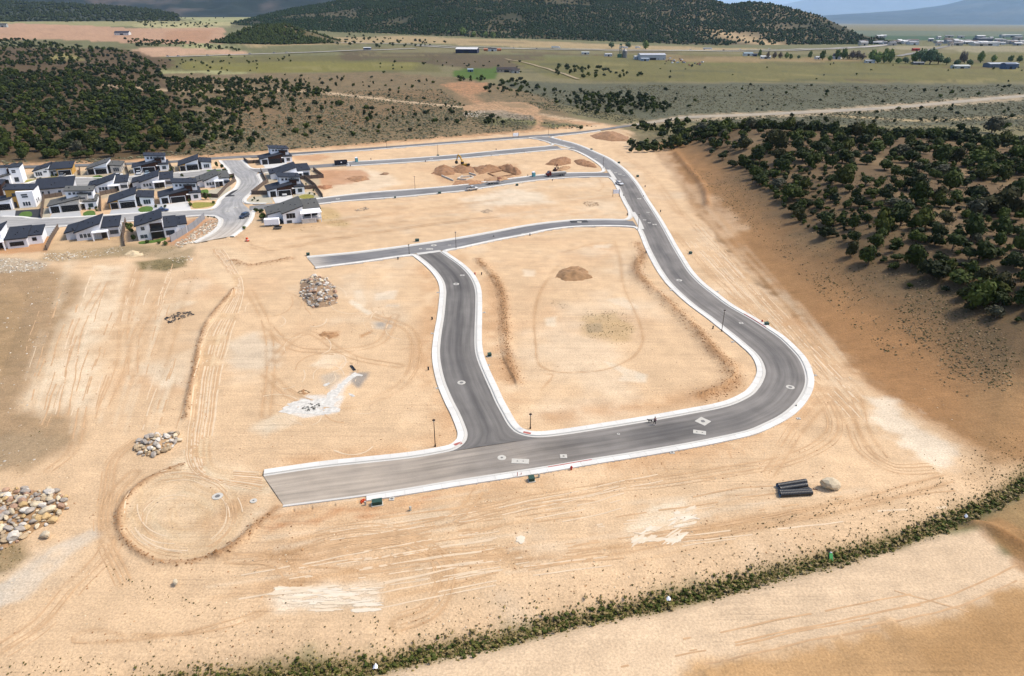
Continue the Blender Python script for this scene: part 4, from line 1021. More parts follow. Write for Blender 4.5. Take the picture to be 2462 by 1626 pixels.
# ------------------------------------------------------------------ trees and scrub
def crown_arrays(seed, npts, leaf, lobes, squash=.95, core=True):
    """unit-radius irregular crown: leaf clumps spread over several lobes, plus a rough inner mass"""
    r = np.random.default_rng(seed)
    L = []
    for i in range(lobes):
        a = r.random() * 6.283; d = .52 * math.sqrt(r.random()) if i else 0.0
        L.append((d * math.cos(a), d * math.sin(a), .5 + r.random() * .75 * (1 - d * .6), .40 + .26 * r.random()))
    L = np.array(L)
    k = r.integers(0, lobes, npts)
    n = r.normal(size=(npts, 3)); n /= np.linalg.norm(n, axis=1)[:, None]
    n[:, 2] = np.where(n[:, 2] < -.6, -n[:, 2] * .5, n[:, 2])
    rad = L[k, 3:4] * (.72 + .42 * r.random((npts, 1)))
    C_ = L[k, :3] + n * rad
    C_[:, 2] = np.maximum(C_[:, 2], .05 + .1 * r.random(npts))
    V = []; F = []
    up = r.normal(size=(npts, 3)); t1 = np.cross(n + .6 * r.normal(size=n.shape), up); t1 /= np.linalg.norm(t1, axis=1)[:, None] + 1e-9
    t2 = np.cross(n, t1); t2 += .5 * r.normal(size=t2.shape) * .6
    s = leaf * (.6 + .8 * r.random((npts, 1)))
    q = [C_ + t1 * s, C_ + t2 * s * .9 + n * s * .3, C_ - t1 * s * .8 + n * s * .15, C_ - t2 * s]
    V = np.stack(q, 1).reshape(-1, 3)
    b = np.arange(npts) * 4
    F = np.concatenate([np.stack([b, b + 1, b + 2], 1), np.stack([b, b + 2, b + 3], 1)])
    if core:
        for i in range(lobes):
            bm = bmesh.new(); bmesh.ops.create_icosphere(bm, subdivisions=1, radius=1)
            v = np.array([w.co[:] for w in bm.verts]); f = np.array([[x.index for x in w.verts] for w in bm.faces]); bm.free()
            v = v * (L[i, 3] * .8 * (.8 + .35 * r.random((len(v), 1)))) + L[i, :3]; v[:, 2] = np.maximum(v[:, 2], .02)
            F = np.vstack([F, f + len(V)]); V = np.vstack([V, v])
    V[:, 2] *= squash
    return V, F

CROWNS = []
SHADE = [GREEN, GREEN2, alb(52,62,30), alb(84,90,36), GREEN, alb(66,78,32), GREEN2, alb(72,72,40), alb(100,100,80)]
for i in range(9):
    V, F = crown_arrays(100 + i, 520, .13, 4 + i % 4, .82 + .06 * (i % 4))
    rmax = np.percentile(np.hypot(V[:, 0], V[:, 1]), 96); V = V / rmax
    me = npmesh('crown', V, F, [foliage])
    c = SHADE[i][None] * (.75 + .5 * rng.random((len(V), 1))); c[len(V) - len(V) % 4:] = SHADE[i] * .9
    setcol(me, c * np.array([1, 1, 1])[None]); CROWNS.append(me)
bark = mat('bark', alb(120, 104, 90), .95, var=.3, scale=3, bump=.03)
TRUNKS = []
for i in range(4):
    r_ = random.Random(40 + i); m = MB()
    m.cyl((0, 0, -.15), (.03, .02, .45), .085, .06, 7)
    for k in range(4):
        a = r_.random() * 6.28; l = .3 + .3 * r_.random()
        m.cyl((.02, .02, .16 + .1 * k), (l * math.cos(a), l * math.sin(a), .4 + .2 * k * r_.random() + .1), .05, .015, 5)
    TRUNKS.append(m.mesh('trunk', bark))

def scatter(px, n, dmin, world=False, dens=None, seed=1):
    """random spots in a pixel polygon laid on the ground, at least dmin apart"""
    r = np.random.default_rng(seed)
    poly = np.asarray(px) if world else GP(px)
    lo, hi = poly.min(0), poly.max(0); out = []; cell = {}
    tries = 0
    while len(out) < n and tries < 60:
        tries += 1
        q = lo + (hi - lo) * r.random((max(400, n), 2))
        q = q[psd(q[:, 0], q[:, 1], poly, 1.0) > 0]
        if dens is not None and len(q): q = q[dens(q[:, 0], q[:, 1]) > r.random(len(q))]
        for p in q:
            k = (int(p[0] // dmin), int(p[1] // dmin)); ok = True
            for i in (-1, 0, 1):
                for j in (-1, 0, 1):
                    for o in cell.get((k[0] + i, k[1] + j), ()):
                        if (o[0] - p[0]) ** 2 + (o[1] - p[1]) ** 2 < dmin * dmin: ok = False
            if ok:
                cell.setdefault(k, []).append(p); out.append(p)
                if len(out) >= n: break
    return np.array(out).reshape(-1, 2)

TREES = []      # x, y, radius, region
def add_trees(xy, rlo, rhi, region, seed=0):
    r = np.random.default_rng(seed + 5)
    for p in xy: TREES.append((p[0], p[1], rlo + (rhi - rlo) * r.random() ** 1.4, region))

# hillside above the curved road: the large ones one by one (enlarged view: x, y of the foot, width)
HT = [(650,975,160),(815,910,50),(870,860,70),(895,800,60),(640,860,170),(780,850,110),(430,830,100),(400,760,140),(600,735,90),(540,775,70),(300,710,70),(370,640,200),(500,700,120),(850,715,100),(920,650,110),(1020,720,90),(1060,620,130),(1170,650,120),(1120,520,90),(1290,555,100),(1250,440,110),(1430,570,170),(1480,890,200),(1300,870,190),(1150,930,180),(1340,780,190),(1430,690,200),(1240,700,130),(870,1130,120),(1020,1200,190),(1160,1170,80),(1290,1060,80),(1240,1240,110),(1390,1230,190),(1570,1320,240),(1820,1370,220),(1990,1350,160),(2060,1440,120),(2170,1420,150),(1930,1570,250),(1380,1395,70),(1090,1045,150),(1740,1080,170),(1900,970,190),(1970,1160,200),(1590,1040,130),(1470,1010,120),(2150,960,160),(2300,960,130),(2330,1080,150),(2180,1215,90),(2270,1235,150),(1690,765,60),(1620,700,110),(1750,655,140),(1720,565,200),(1650,450,150),(1940,650,180),(1950,790,200),(2080,780,190),(2210,770,200),(2290,655,160),(2020,460,200),(2190,470,150),(2130,362,80),(2290,415,110),(1000,520,120),(700,620,110),(740,655,90),(520,540,60),(600,600,60),(240,545,160),(120,520,140),(390,500,130),(800,520,160),(690,500,140),(880,440,90),(1160,390,150),(1010,345,130),(800,330,170),(560,360,180),(260,400,160),(460,310,150),(600,250,170),(1400,330,150),(1100,240,150),(1300,260,130),(1660,340,150),(1930,350,190),(1500,420,90),(1400,430,110),(60,420,80),(250,220,150),(60,290,120),(180,180,140),(420,230,140),(980,180,130),(1530,100,110),(1660,70,70),(1820,60,90),(1920,90,90),(2080,70,140),(2200,40,80),(2290,300,170),(2330,1568,160),(2150,1560,180),(2420,1400,200)]
tp = TT([(1800 + x / 3.5634, 300 + y / 3.5634) for x, y, w in HT])
for (x, y, w), p in zip(HT, tp):
    d = math.sqrt(p[0] ** 2 + p[1] ** 2 + (70 - p[2]) ** 2)
    TREES.append((p[0], p[1], max(.7, w / 3.5634 / 2 / FPX * d * .88), 'hill'))
hw = TT([(1505,305),(1640,300),(1800,306),(2000,312),(2200,330),(2470,345),(2480,450),(2300,440),(2100,418),(1950,428),(1830,455),(1760,410),(1660,345),(1560,325)])[:, :2]
add_trees(scatter(hw, 540, 3.4, True, lambda x, y: np.clip(.9 + fbm(x, y, 25, 2, 140), 0, 1), 3), 1.7, 3.6, 'hill', 3)
hw = TT([(1790,400),(1850,470),(1900,520),(1960,560),(2080,600),(2180,690),(2330,760),(2480,800),(2480,460),(2250,440),(2050,420)])[:, :2]
cr_ = np.vstack([CREST * (1 - 14 / np.hypot(CREST[:, 0], CREST[:, 1]))[:, None], CREST[::-1] * (1 + 8 / np.hypot(CREST[::-1, 0], CREST[::-1, 1]))[:, None]])
add_trees(scatter(cr_, 190, 3.6, True, None, 44), 1.8, 3.6, 'hill', 44)
add_trees(scatter(hw, 240, 4.0, True, lambda x, y: np.clip(.45 + fbm(x, y, 20, 2, 141), 0, 1), 4), .8, 2.4, 'hill', 4)
# wooded slope behind the finished houses
add_trees(scatter([(-250,392),(120,384),(300,376),(430,360),(470,320),(420,270),(380,215),(260,190),(0,180),(-400,200)], 1800, 3.7, dens=lambda x, y: np.clip(1.0 + 1.3 * fbm(x, y, 45, 3, 142), 0, 1), seed=5), 2.1, 4.4, 'slope', 5)
add_trees(scatter([(-700,200),(0,182),(260,190),(380,205),(400,170),(330,135),(60,113),(-900,112)], 2600, 4.6, dens=lambda x, y: np.clip(.95 + 1.2 * fbm(x, y, 90, 3, 143), 0, 1), seed=6), 2.4, 4.6, 'slope', 6)
add_trees(scatter([(300,112),(420,112),(560,126),(600,132),(420,122),(330,124)], 120, 4.5, seed=7), 2.2, 4.0, 'slope', 7)
add_trees(scatter([(470,370),(560,366),(640,352),(560,300),(470,270)], 30, 8, seed=8), 1.2, 3.2, 'slope', 8)
# sagebrush plain beyond the boundary road
add_trees(scatter([(390,190),(640,190),(800,215),(830,262),(700,270),(560,262),(420,230)], 330, 5, dens=lambda x, y: np.clip(.5 + 1.2 * fbm(x, y, 40, 3, 144), 0, 1), seed=9), 1.4, 3.6, 'plain', 9)
add_trees(scatter([(420,240),(640,250),(760,270),(1120,250),(1140,300),(900,330),(560,352),(460,330)], 130, 9, dens=lambda x, y: np.clip(.5 + .8 * fbm(x, y, 60, 3, 145), 0, 1), seed=10), .9, 2.9, 'plain', 10)
add_trees(scatter([(620,180),(1060,195),(1110,250),(840,235),(640,210)], 60, 12, seed=11), .9, 2.6, 'plain', 11)
add_trees(scatter([(380,148),(620,150),(620,178),(400,185)], 34, 12, seed=12), 1.5, 3.0, 'plain', 12)
add_trees(scatter([(540,140),(700,140),(700,152),(540,152)], 12, 14, seed=13), 1.5, 3.0, 'plain', 13)
add_trees(scatter([(330,380),(470,372),(560,340),(600,270),(560,200),(400,190),(420,280)], 260, 4.5, dens=lambda x, y: np.clip(.55 + 1.0 * fbm(x, y, 30, 3, 146), 0, 1), seed=60), 1.3, 3.6, 'slope', 60)
add_trees(scatter([(900,150),(1250,150),(1250,190),(900,180)], 24, 16, seed=61), 1.5, 3, 'meadow', 61)
add_trees(scatter([(1500,150),(2500,150),(2500,200),(1500,200)], 26, 20, seed=62), 1.2, 2.6, 'meadow', 62)
add_trees(scatter([(60,50),(560,60),(700,70),(640,86),(100,88)], 70, 25, seed=63), 3, 6, 'meadow', 63)
# clumps by the dirt track junction
add_trees(scatter([(1390,238),(1440,226),(1540,232),(1605,252),(1612,272),(1500,278),(1395,272)], 130, 4.0, seed=14), 1.7, 3.4, 'clump', 14)
add_trees(scatter([(1330,240),(1400,215),(1440,222),(1395,262),(1340,262)], 22, 5.5, seed=15), 1.4, 3.2, 'clump', 15)
add_trees(scatter([(1155,222),(1200,196),(1260,190),(1300,215),(1260,225),(1160,226)], 40, 6, seed=16), 1.6, 3.4, 'clump', 16)
add_trees(scatter([(1240,212),(1400,220),(1390,238),(1240,232)], 22, 8, seed=17), 1.2, 2.8, 'clump', 17)
add_trees(scatter([(1162,296),(1180,280),(1212,292),(1214,300),(1165,301)], 12, 3.0, seed=18), 1.6, 2.8, 'clump', 18)
add_trees(scatter([(1390,310),(1410,308),(1412,312),(1392,312)], 1, 3.0, seed=19), 2, 2.4, 'clump', 19)
# scattered bushes on the right-hand plain
add_trees(scatter([(1560,206),(2462,206),(2600,228),(2000,258),(1640,274),(1560,250)], 74, 12, seed=20), .8, 2.6, 'plain', 20)
add_trees(scatter([(1900,280),(2462,246),(2600,300),(2100,310),(1930,300)], 40, 9, seed=21), .9, 2.6, 'plain', 21)
add_trees(scatter([(1320,162),(1430,158),(1450,168),(1540,178),(1550,192),(1480,190),(1340,184)], 38, 13, seed=22), 2.4, 4.2, 'meadow', 22)
add_trees(scatter([(840,100),(1100,112),(1000,122),(800,124)], 60, 14, seed=23), 2.5, 4.5, 'meadow', 23)
add_trees(scatter([(330,78),(530,82),(520,90),(350,90)], 60, 14, seed=24), 3, 5, 'meadow', 24)
add_trees(scatter([(1095,190),(1160,190),(1200,196),(1100,196)], 12, 6, seed=25), 2, 3.6, 'meadow', 25)
TR = np.array([(t[0], t[1], t[2]) for t in TREES]); TZ = hgt(TR[:, 0], TR[:, 1])
sd_ = road_sd(TR[:, 0], TR[:, 1])
okm = (sd_ < -1.5 - TR[:, 2] * .6)
dist = np.sqrt(TR[:, 0] ** 2 + TR[:, 1] ** 2 + (70 - TZ) ** 2)
size = np.where(okm, TR[:, 2] / dist, 0)
order = np.argsort(-size); order = order[size[order] > 0]
TL = {'hill': ('dark juniper on the brown wooded hillside above the curved new road', 'junipers on the hillside above the curved road'),
      'slope': ('dark juniper in the dense woods behind the finished houses', 'junipers of the woods behind the houses'),
      'plain': ('lone round juniper standing in the grey sagebrush plain', 'scattered junipers on the sagebrush plain'),
      'clump': ('bushy juniper in a clump beside the sandy two-track junction', 'junipers clumped by the dirt track junction'),
      'meadow': ('small dark juniper dotted on the olive meadow', 'junipers dotted over the meadows')}
TINT = ['dark', 'yellow-green', 'dark', 'olive', 'dark', 'mid-green', 'yellow-green', 'brownish', 'grey']
for k in order[:300]:
    x, y, r_, reg = TREES[k]
    ci = R.randrange(9) if R.random() < .5 else R.randrange(7)
    lb = ('small ' if r_ < 1.9 else 'large ' if r_ > 3.2 else 'medium ') + TL[reg][0].replace('dark', TINT[ci], 1)
    t = thing('juniper_tree', lb, 'tree', (x, y, TZ[k] - .05), R.random() * 6.28, TL[reg][1])
    s = (r_ * R.uniform(.85, 1.12), r_ * R.uniform(.85, 1.12), r_ * R.uniform(.75, 1.3))
    o = obj('crown', CROWNS[ci], t, (0, 0, .12 * r_)); o.scale = s
    o = obj('trunk', TRUNKS[R.randrange(4)], t); o.scale = (r_, r_, r_ * 1.1)

def leafy(name, P, rad, cols, label, npts=34, leaf=.30, lobes=3, hs=1.0, var=5, cat=None):
    """one mass of many small plants, each with its own rough crown"""
    VV = []; FF = []; CC = []; off = 0
    arr = [crown_arrays(300 + i, npts, leaf, lobes) for i in range(var)]
    which = rng.integers(0, var, len(P))
    for i in range(var):
        V, F = arr[i]; m = np.where(which == i)[0]
        if not len(m): continue
        a = rng.random(len(m)) * 6.283; c, s = np.cos(a)[:, None], np.sin(a)[:, None]
        r = rad[m][:, None] * 1.05
        X = (V[None, :, 0] * c - V[None, :, 1] * s) * r + P[m, 0:1]; Y = (V[None, :, 0] * s + V[None, :, 1] * c) * r + P[m, 1:2]
        Z = V[None, :, 2] * r * hs * (.8 + .4 * rng.random((len(m), 1))) + P[m, 2:3]
        VV.append(np.stack([X, Y, Z], 2).reshape(-1, 3))
        FF.append((F[None] + (off + np.arange(len(m)) * len(V))[:, None, None]).reshape(-1, 3)); off += len(m) * len(V)
        cc = np.asarray(cols)[m] if np.ndim(cols) == 2 else np.repeat(np.asarray(cols)[None], len(m), 0)
        CC.append((cc[:, None, :] * (.7 + .6 * rng.random((len(m), len(V), 1)))).reshape(-1, 3))
    me = npmesh(name, np.vstack(VV), np.vstack(FF), [foliage_near]); setcol(me, np.vstack(CC))
    o = obj(name, me, kind='stuff'); o['label'] = label; o['category'] = cat or name.replace('_', ' ')
    return o
foliage_near = colmat('scrub_foliage', rough=.85, var=.3, scale=1.5)
rest = order[300:]
for reg, nm, lb in (('slope', 'juniper_woods', 'mass of junipers in the woods behind the finished houses'), ('hill', 'hill_junipers', 'smaller junipers filling the wooded hillside above the curved road'),
                ('plain', 'plain_junipers', 'small junipers sprinkled over the grey sagebrush plain'), ('clump', 'clump_junipers', 'junipers filling the clumps by the dirt track junction'), ('meadow', 'meadow_junipers', 'tiny far junipers dotted over the meadows')):
    k = np.array([i for i in rest if TREES[i][3] == reg])
    if not len(k): continue
    P = np.stack([TR[k, 0], TR[k, 1], TZ[k] - .1], 1)
    pal = np.array([GREEN, GREEN2, alb(58,68,44), GREEN * .85])[rng.integers(0, 4, len(k))]
    leafy(nm, P, TR[k, 2], pal, lb, 36 if reg != 'meadow' else 24, .30, 3, 1.0)

# sagebrush: too many to count
sg = []
for px, n in (([(400,270),(700,280),(1130,262),(1270,300),(1270,312),(900,346),(560,370),(470,376)], 7500), ([(560,225),(1060,215),(1130,262),(700,282)], 4200),
              ([(1240,240),(1420,262),(1560,288),(1520,298),(1300,262)], 1200), ([(1530,296),(1640,288),(2000,273),(2500,240),(2500,320),(2100,312),(1700,300)], 4200),
              ([(1220,232),(1500,205),(2462,205),(2500,228),(2000,262),(1640,276),(1560,285)], 6500), ([(-100,390),(300,378),(460,360),(460,372),(120,396),(-100,404)], 500),
              ([(1300,296),(1440,304),(1330,312)], 120), ([(1150,284),(1290,290),(1280,304),(1150,306)], 250)):
    poly = GP(px); lo, hi = poly.min(0), poly.max(0); q = lo + (hi - lo) * rng.random((n * 4, 2)); q = q[psd(q[:, 0], q[:, 1], poly, 1.0) > 0][:n]; sg.append(q)
sg = np.vstack(sg); sg = sg[(road_sd(sg[:, 0], sg[:, 1]) < -3)]
sg = sg[(fbm(sg[:, 0], sg[:, 1], 35, 3, 150) + .75 > rng.random(len(sg)))]
tw = catmull(GP([(255,205),(380,217),(520,218),(700,217),(820,228),(960,241),(1100,257),(1250,272),(1400,292),(1480,305)]), 4)
sg = sg[pdist(sg[:, 0], sg[:, 1], tw, 6) > 3]
lot = GP([(1110,252),(1180,243),(1260,245),(1300,262),(1290,276),(1380,288),(1480,304),(1330,292),(1115,268)]); sg = sg[psd(sg[:, 0], sg[:, 1], lot, 2) < 0]
P = np.column_stack([sg, hgt(sg[:, 0], sg[:, 1]) - .05])
pal = np.array([alb(118,116,92), alb(98,98,70), alb(132,126,104), alb(108,104,78)])[rng.integers(0, 4, len(P))]
blobs('sagebrush', P, .45 + .75 * rng.random(len(P)) ** 2, pal, 'low grey-green sagebrush covering the plain beyond the boundary road', foliage_near, .55)

# dry grass tufts and weeds on the hill and the site margins
tf = []
hp = TT([(1640,400),(1760,520),(1900,640),(2050,790),(2200,900),(2330,960),(2462,900),(2470,500),(2200,420),(1900,440),(1760,420)])[:, :2]
q = hp.min(0) + (hp.max(0) - hp.min(0)) * rng.random((42000, 2)); q = q[psd(q[:, 0], q[:, 1], hp, 1) > 0]; q = q[fbm(q[:, 0], q[:, 1], 14, 3, 151) + .5 > rng.random(len(q))]; tf.append(q)
q = GP([(2060,700)]) if False else TT([(2200,640),(2320,700),(2420,800),(2440,960),(2300,900),(2150,780)])[:, :2]
p2_ = q.min(0) + (q.max(0) - q.min(0)) * rng.random((5000, 2)); tf.append(p2_[psd(p2_[:, 0], p2_[:, 1], q, 1) > 0])
tf = np.vstack(tf); P = np.column_stack([tf, hgt(tf[:, 0], tf[:, 1]) - .03])
pal = np.array([alb(112,100,68), alb(140,120,90), alb(90,88,54), alb(176,150,116)])[rng.integers(0, 4, len(P))]
blobs('dry_tufts', P, .06 + .24 * rng.random(len(P)) ** 3, pal, 'dry grass tufts dotting the brown hillside soil', foliage_near, .6)

# ditch: dense scrub along its line, thinning weeds on the slope above
s_ = resample(DITCH, 1.0, n=900); n_ = normals2(s_)
k = rng.integers(0, 900, 5200); off = rng.normal(0, .72, 5200) + .4 * fbm(s_[k, 0], s_[k, 1], 8, 2, 152)
q = s_[k] + n_[k] * off[:, None]; q = q[fbm(q[:, 0], q[:, 1], 5, 3, 153) * 1.1 + .9 > rng.random(len(q))]; P = np.column_stack([q, hgt(q[:, 0], q[:, 1]) - .05])
pal = np.array([alb(96,104,50), alb(158,140,96), alb(82,92,42), alb(172,154,112), alb(120,118,62)])[rng.integers(0, 5, len(P))]
leafy('ditch_scrub', P, (.12 + .36 * rng.random(len(P)) ** 2.2), pal, 'green and straw coloured scrub growing along the drainage ditch', 14, .38, 2, .8)
k = rng.integers(0, 900, 9000); gq = s_[k] + n_[k] * rng.normal(.2, .95, 9000)[:, None]; P = np.column_stack([gq, hgt(gq[:, 0], gq[:, 1]) - .03])
blobs('ditch_grass', P, .05 + .16 * rng.random(9000) ** 2, np.array([alb(116,112,60), alb(168,150,100), alb(96,100,50), alb(140,128,80)])[rng.integers(0, 4, 9000)], 'low grass filling the drainage ditch between the scrub', foliage_near, .8)
wd = []
k = rng.integers(0, 900, 2000); off = np.abs(rng.normal(0, 1, 2000)) ** 1.2 * 2.4 + 1.2; wd.append(s_[k] + n_[k] * off[:, None])
for px, n in (([(0,1590),(150,1570),(420,1600),(420,1640),(0,1640)], 220), ([(250,1360),(420,1430),(540,1460),(500,1490),(400,1470),(280,1400)], 90), ([(1400,750),(1500,745),(1530,790),(1500,830),(1430,825),(1395,790)], 420),
              ([(450,1610),(900,1560),(1100,1500),(1000,1580),(700,1640)], 320), ([(1700,1300),(2000,1200),(2300,1140),(2250,1190),(1900,1260)], 300), ([(60,1000),(110,990),(120,1080),(60,1090)], 12), ([(-20,660),(200,650),(120,760),(-20,960)], 60),
              ([(1325,722),(1370,735),(1360,745),(1320,730)], 40), ([(735,498),(790,500),(845,545),(800,545)], 160), ([(330,632),(400,624),(450,622),(450,640),(400,650),(335,648)], 330), ([(120,600),(300,590),(440,596),(430,612),(200,625)], 200), ([(440,650),(480,670),(470,720),(440,700)], 30),
              ([(1240,480),(1260,470),(1260,490)], 0), ([(2300,1100),(2440,1040),(2462,1140),(2340,1180)], 160), ([(-30,1300),(45,1300),(60,1340),(25,1380),(-30,1400)], 90), ([(640,540),(700,560),(760,560),(780,540),(640,545)], 40)):
    if not n: continue
    poly = GP(px); lo, hi = poly.min(0), poly.max(0); q = lo + (hi - lo) * rng.random((n * 5, 2)); wd.append(q[psd(q[:, 0], q[:, 1], poly, 1.0) > 0][:n])
wd = np.vstack(wd); wd = wd[rng.random(len(wd)) < .7]; wd = wd[(road_sd(wd[:, 0], wd[:, 1]) < -2.4)]
P = np.column_stack([wd, hgt(wd[:, 0], wd[:, 1]) - .02])
pal = np.array([alb(128,120,70), alb(104,104,56), alb(158,138,96)])[rng.integers(0, 3, len(P))]
leafy('weeds', P, .06 + .12 * rng.random(len(P)) ** 2, pal, 'small weeds dotted over the bare graded soil', 7, .5, 1, .8, 3)
# clods and pebbles left by grading
cl = []
for p, w, h in BERMS:
    for _ in range(int(len(p) * 15 * w)):
        i = R.randrange(len(p)); cl.append((p[i][0] + R.gauss(0, w * .6), p[i][1] + R.gauss(0, w * .6)))
for _ in range(15000):
    u = R.uniform(0, 2300); v = R.uniform(580, 1600); cl.append(G(u, v))
cl = np.array(cl); cl = cl[(road_sd(cl[:, 0], cl[:, 1]) < -2.3) & (psd(cl[:, 0], cl[:, 1], GP(SITE), 2) > 0)]
bmk = np.full(len(cl), 9.0)
for p, w, h in BERMS: bmk = np.minimum(bmk, pdist(cl[:, 0], cl[:, 1], p, 9.0) / w)
kp = (fbm(cl[:, 0], cl[:, 1], 16, 3, 160) + .35 > rng.random(len(cl))) | (bmk < 1.5); cl = cl[kp]; bmk = bmk[kp]
P = np.column_stack([cl, hgt(cl[:, 0], cl[:, 1]) - .02])
pal = np.array([alb(196,152,110), alb(236,212,180), alb(176,136,98), alb(222,200,170)])[rng.integers(0, 4, len(P))]
pal = np.where((bmk < 1.5)[:, None], np.array([alb(170,126,86), alb(190,146,104), alb(150,110,74)])[rng.integers(0, 3, len(P))], pal)
blobs('clods', P, .04 + (.12 + .05 * (bmk < 1.5)) * rng.random(len(P)) ** 2.5, pal, 'earth clods and pebbles scattered over the graded soil', foliage_near, .5)
# ------------------------------------------------------------------ houses
M_WHITE = mat('white_stucco', (.78, .78, .78), .9, var=.04, scale=.6, bump=.01, bscale=20)
M_GREYW = mat('grey_stucco', (.56, .56, .57), .9, var=.04, scale=.6, bump=.01, bscale=20)
M_BROWN = mat('brown_siding', alb(80,52,40), .8, var=.15, scale=2)
M_OCHRE = mat('ochre_siding', (.52, .30, .07), .8, var=.12, scale=2)
M_STONE = mat('stone_veneer', (.5, .46, .40), .9, var=.25, scale=2.2, bump=.05, bscale=3)
M_DARK = mat('charcoal_trim', alb(46,48,54), .7, var=.08)
M_BLACKDOOR = mat('black_garage_door', alb(30,30,34), .55, var=.1, scale=.5)
M_WTRIM = mat('white_trim', (.8, .8, .8), .7, var=.02)
M_ROOFD = mat('slate_shingles', alb(50,56,70), .9, var=.18, scale=1.3, bump=.03, bscale=9)
M_ROOFG = mat('grey_shingles', alb(106,106,104), .9, var=.16, scale=1.3, bump=.03, bscale=9)
M_GLASS = mat('window_glass', (.045, .06, .075), .08, var=.1, scale=.4, spec=.6)
M_SCREEN = mat('dark_window', (.012, .013, .016), .3, var=.1, spec=.4)
M_VENT = mat('roof_vent_metal', alb(60,62,68), .6, var=.05)
M_METAL = mat('grey_metal', alb(150,150,152), .45, .6, var=.1)

MESHC = {}
def cached_box(name, dx, dy, dz, m, bevel=0):
    k = (name, round(dx, 3), round(dy, 3), round(dz, 3), m.name)
    if k not in MESHC: MESHC[k] = MB().box(-dx / 2, dx / 2, -dy / 2, dy / 2, 0, dz).mesh(name, m, bevel=bevel)
    return MESHC[k]

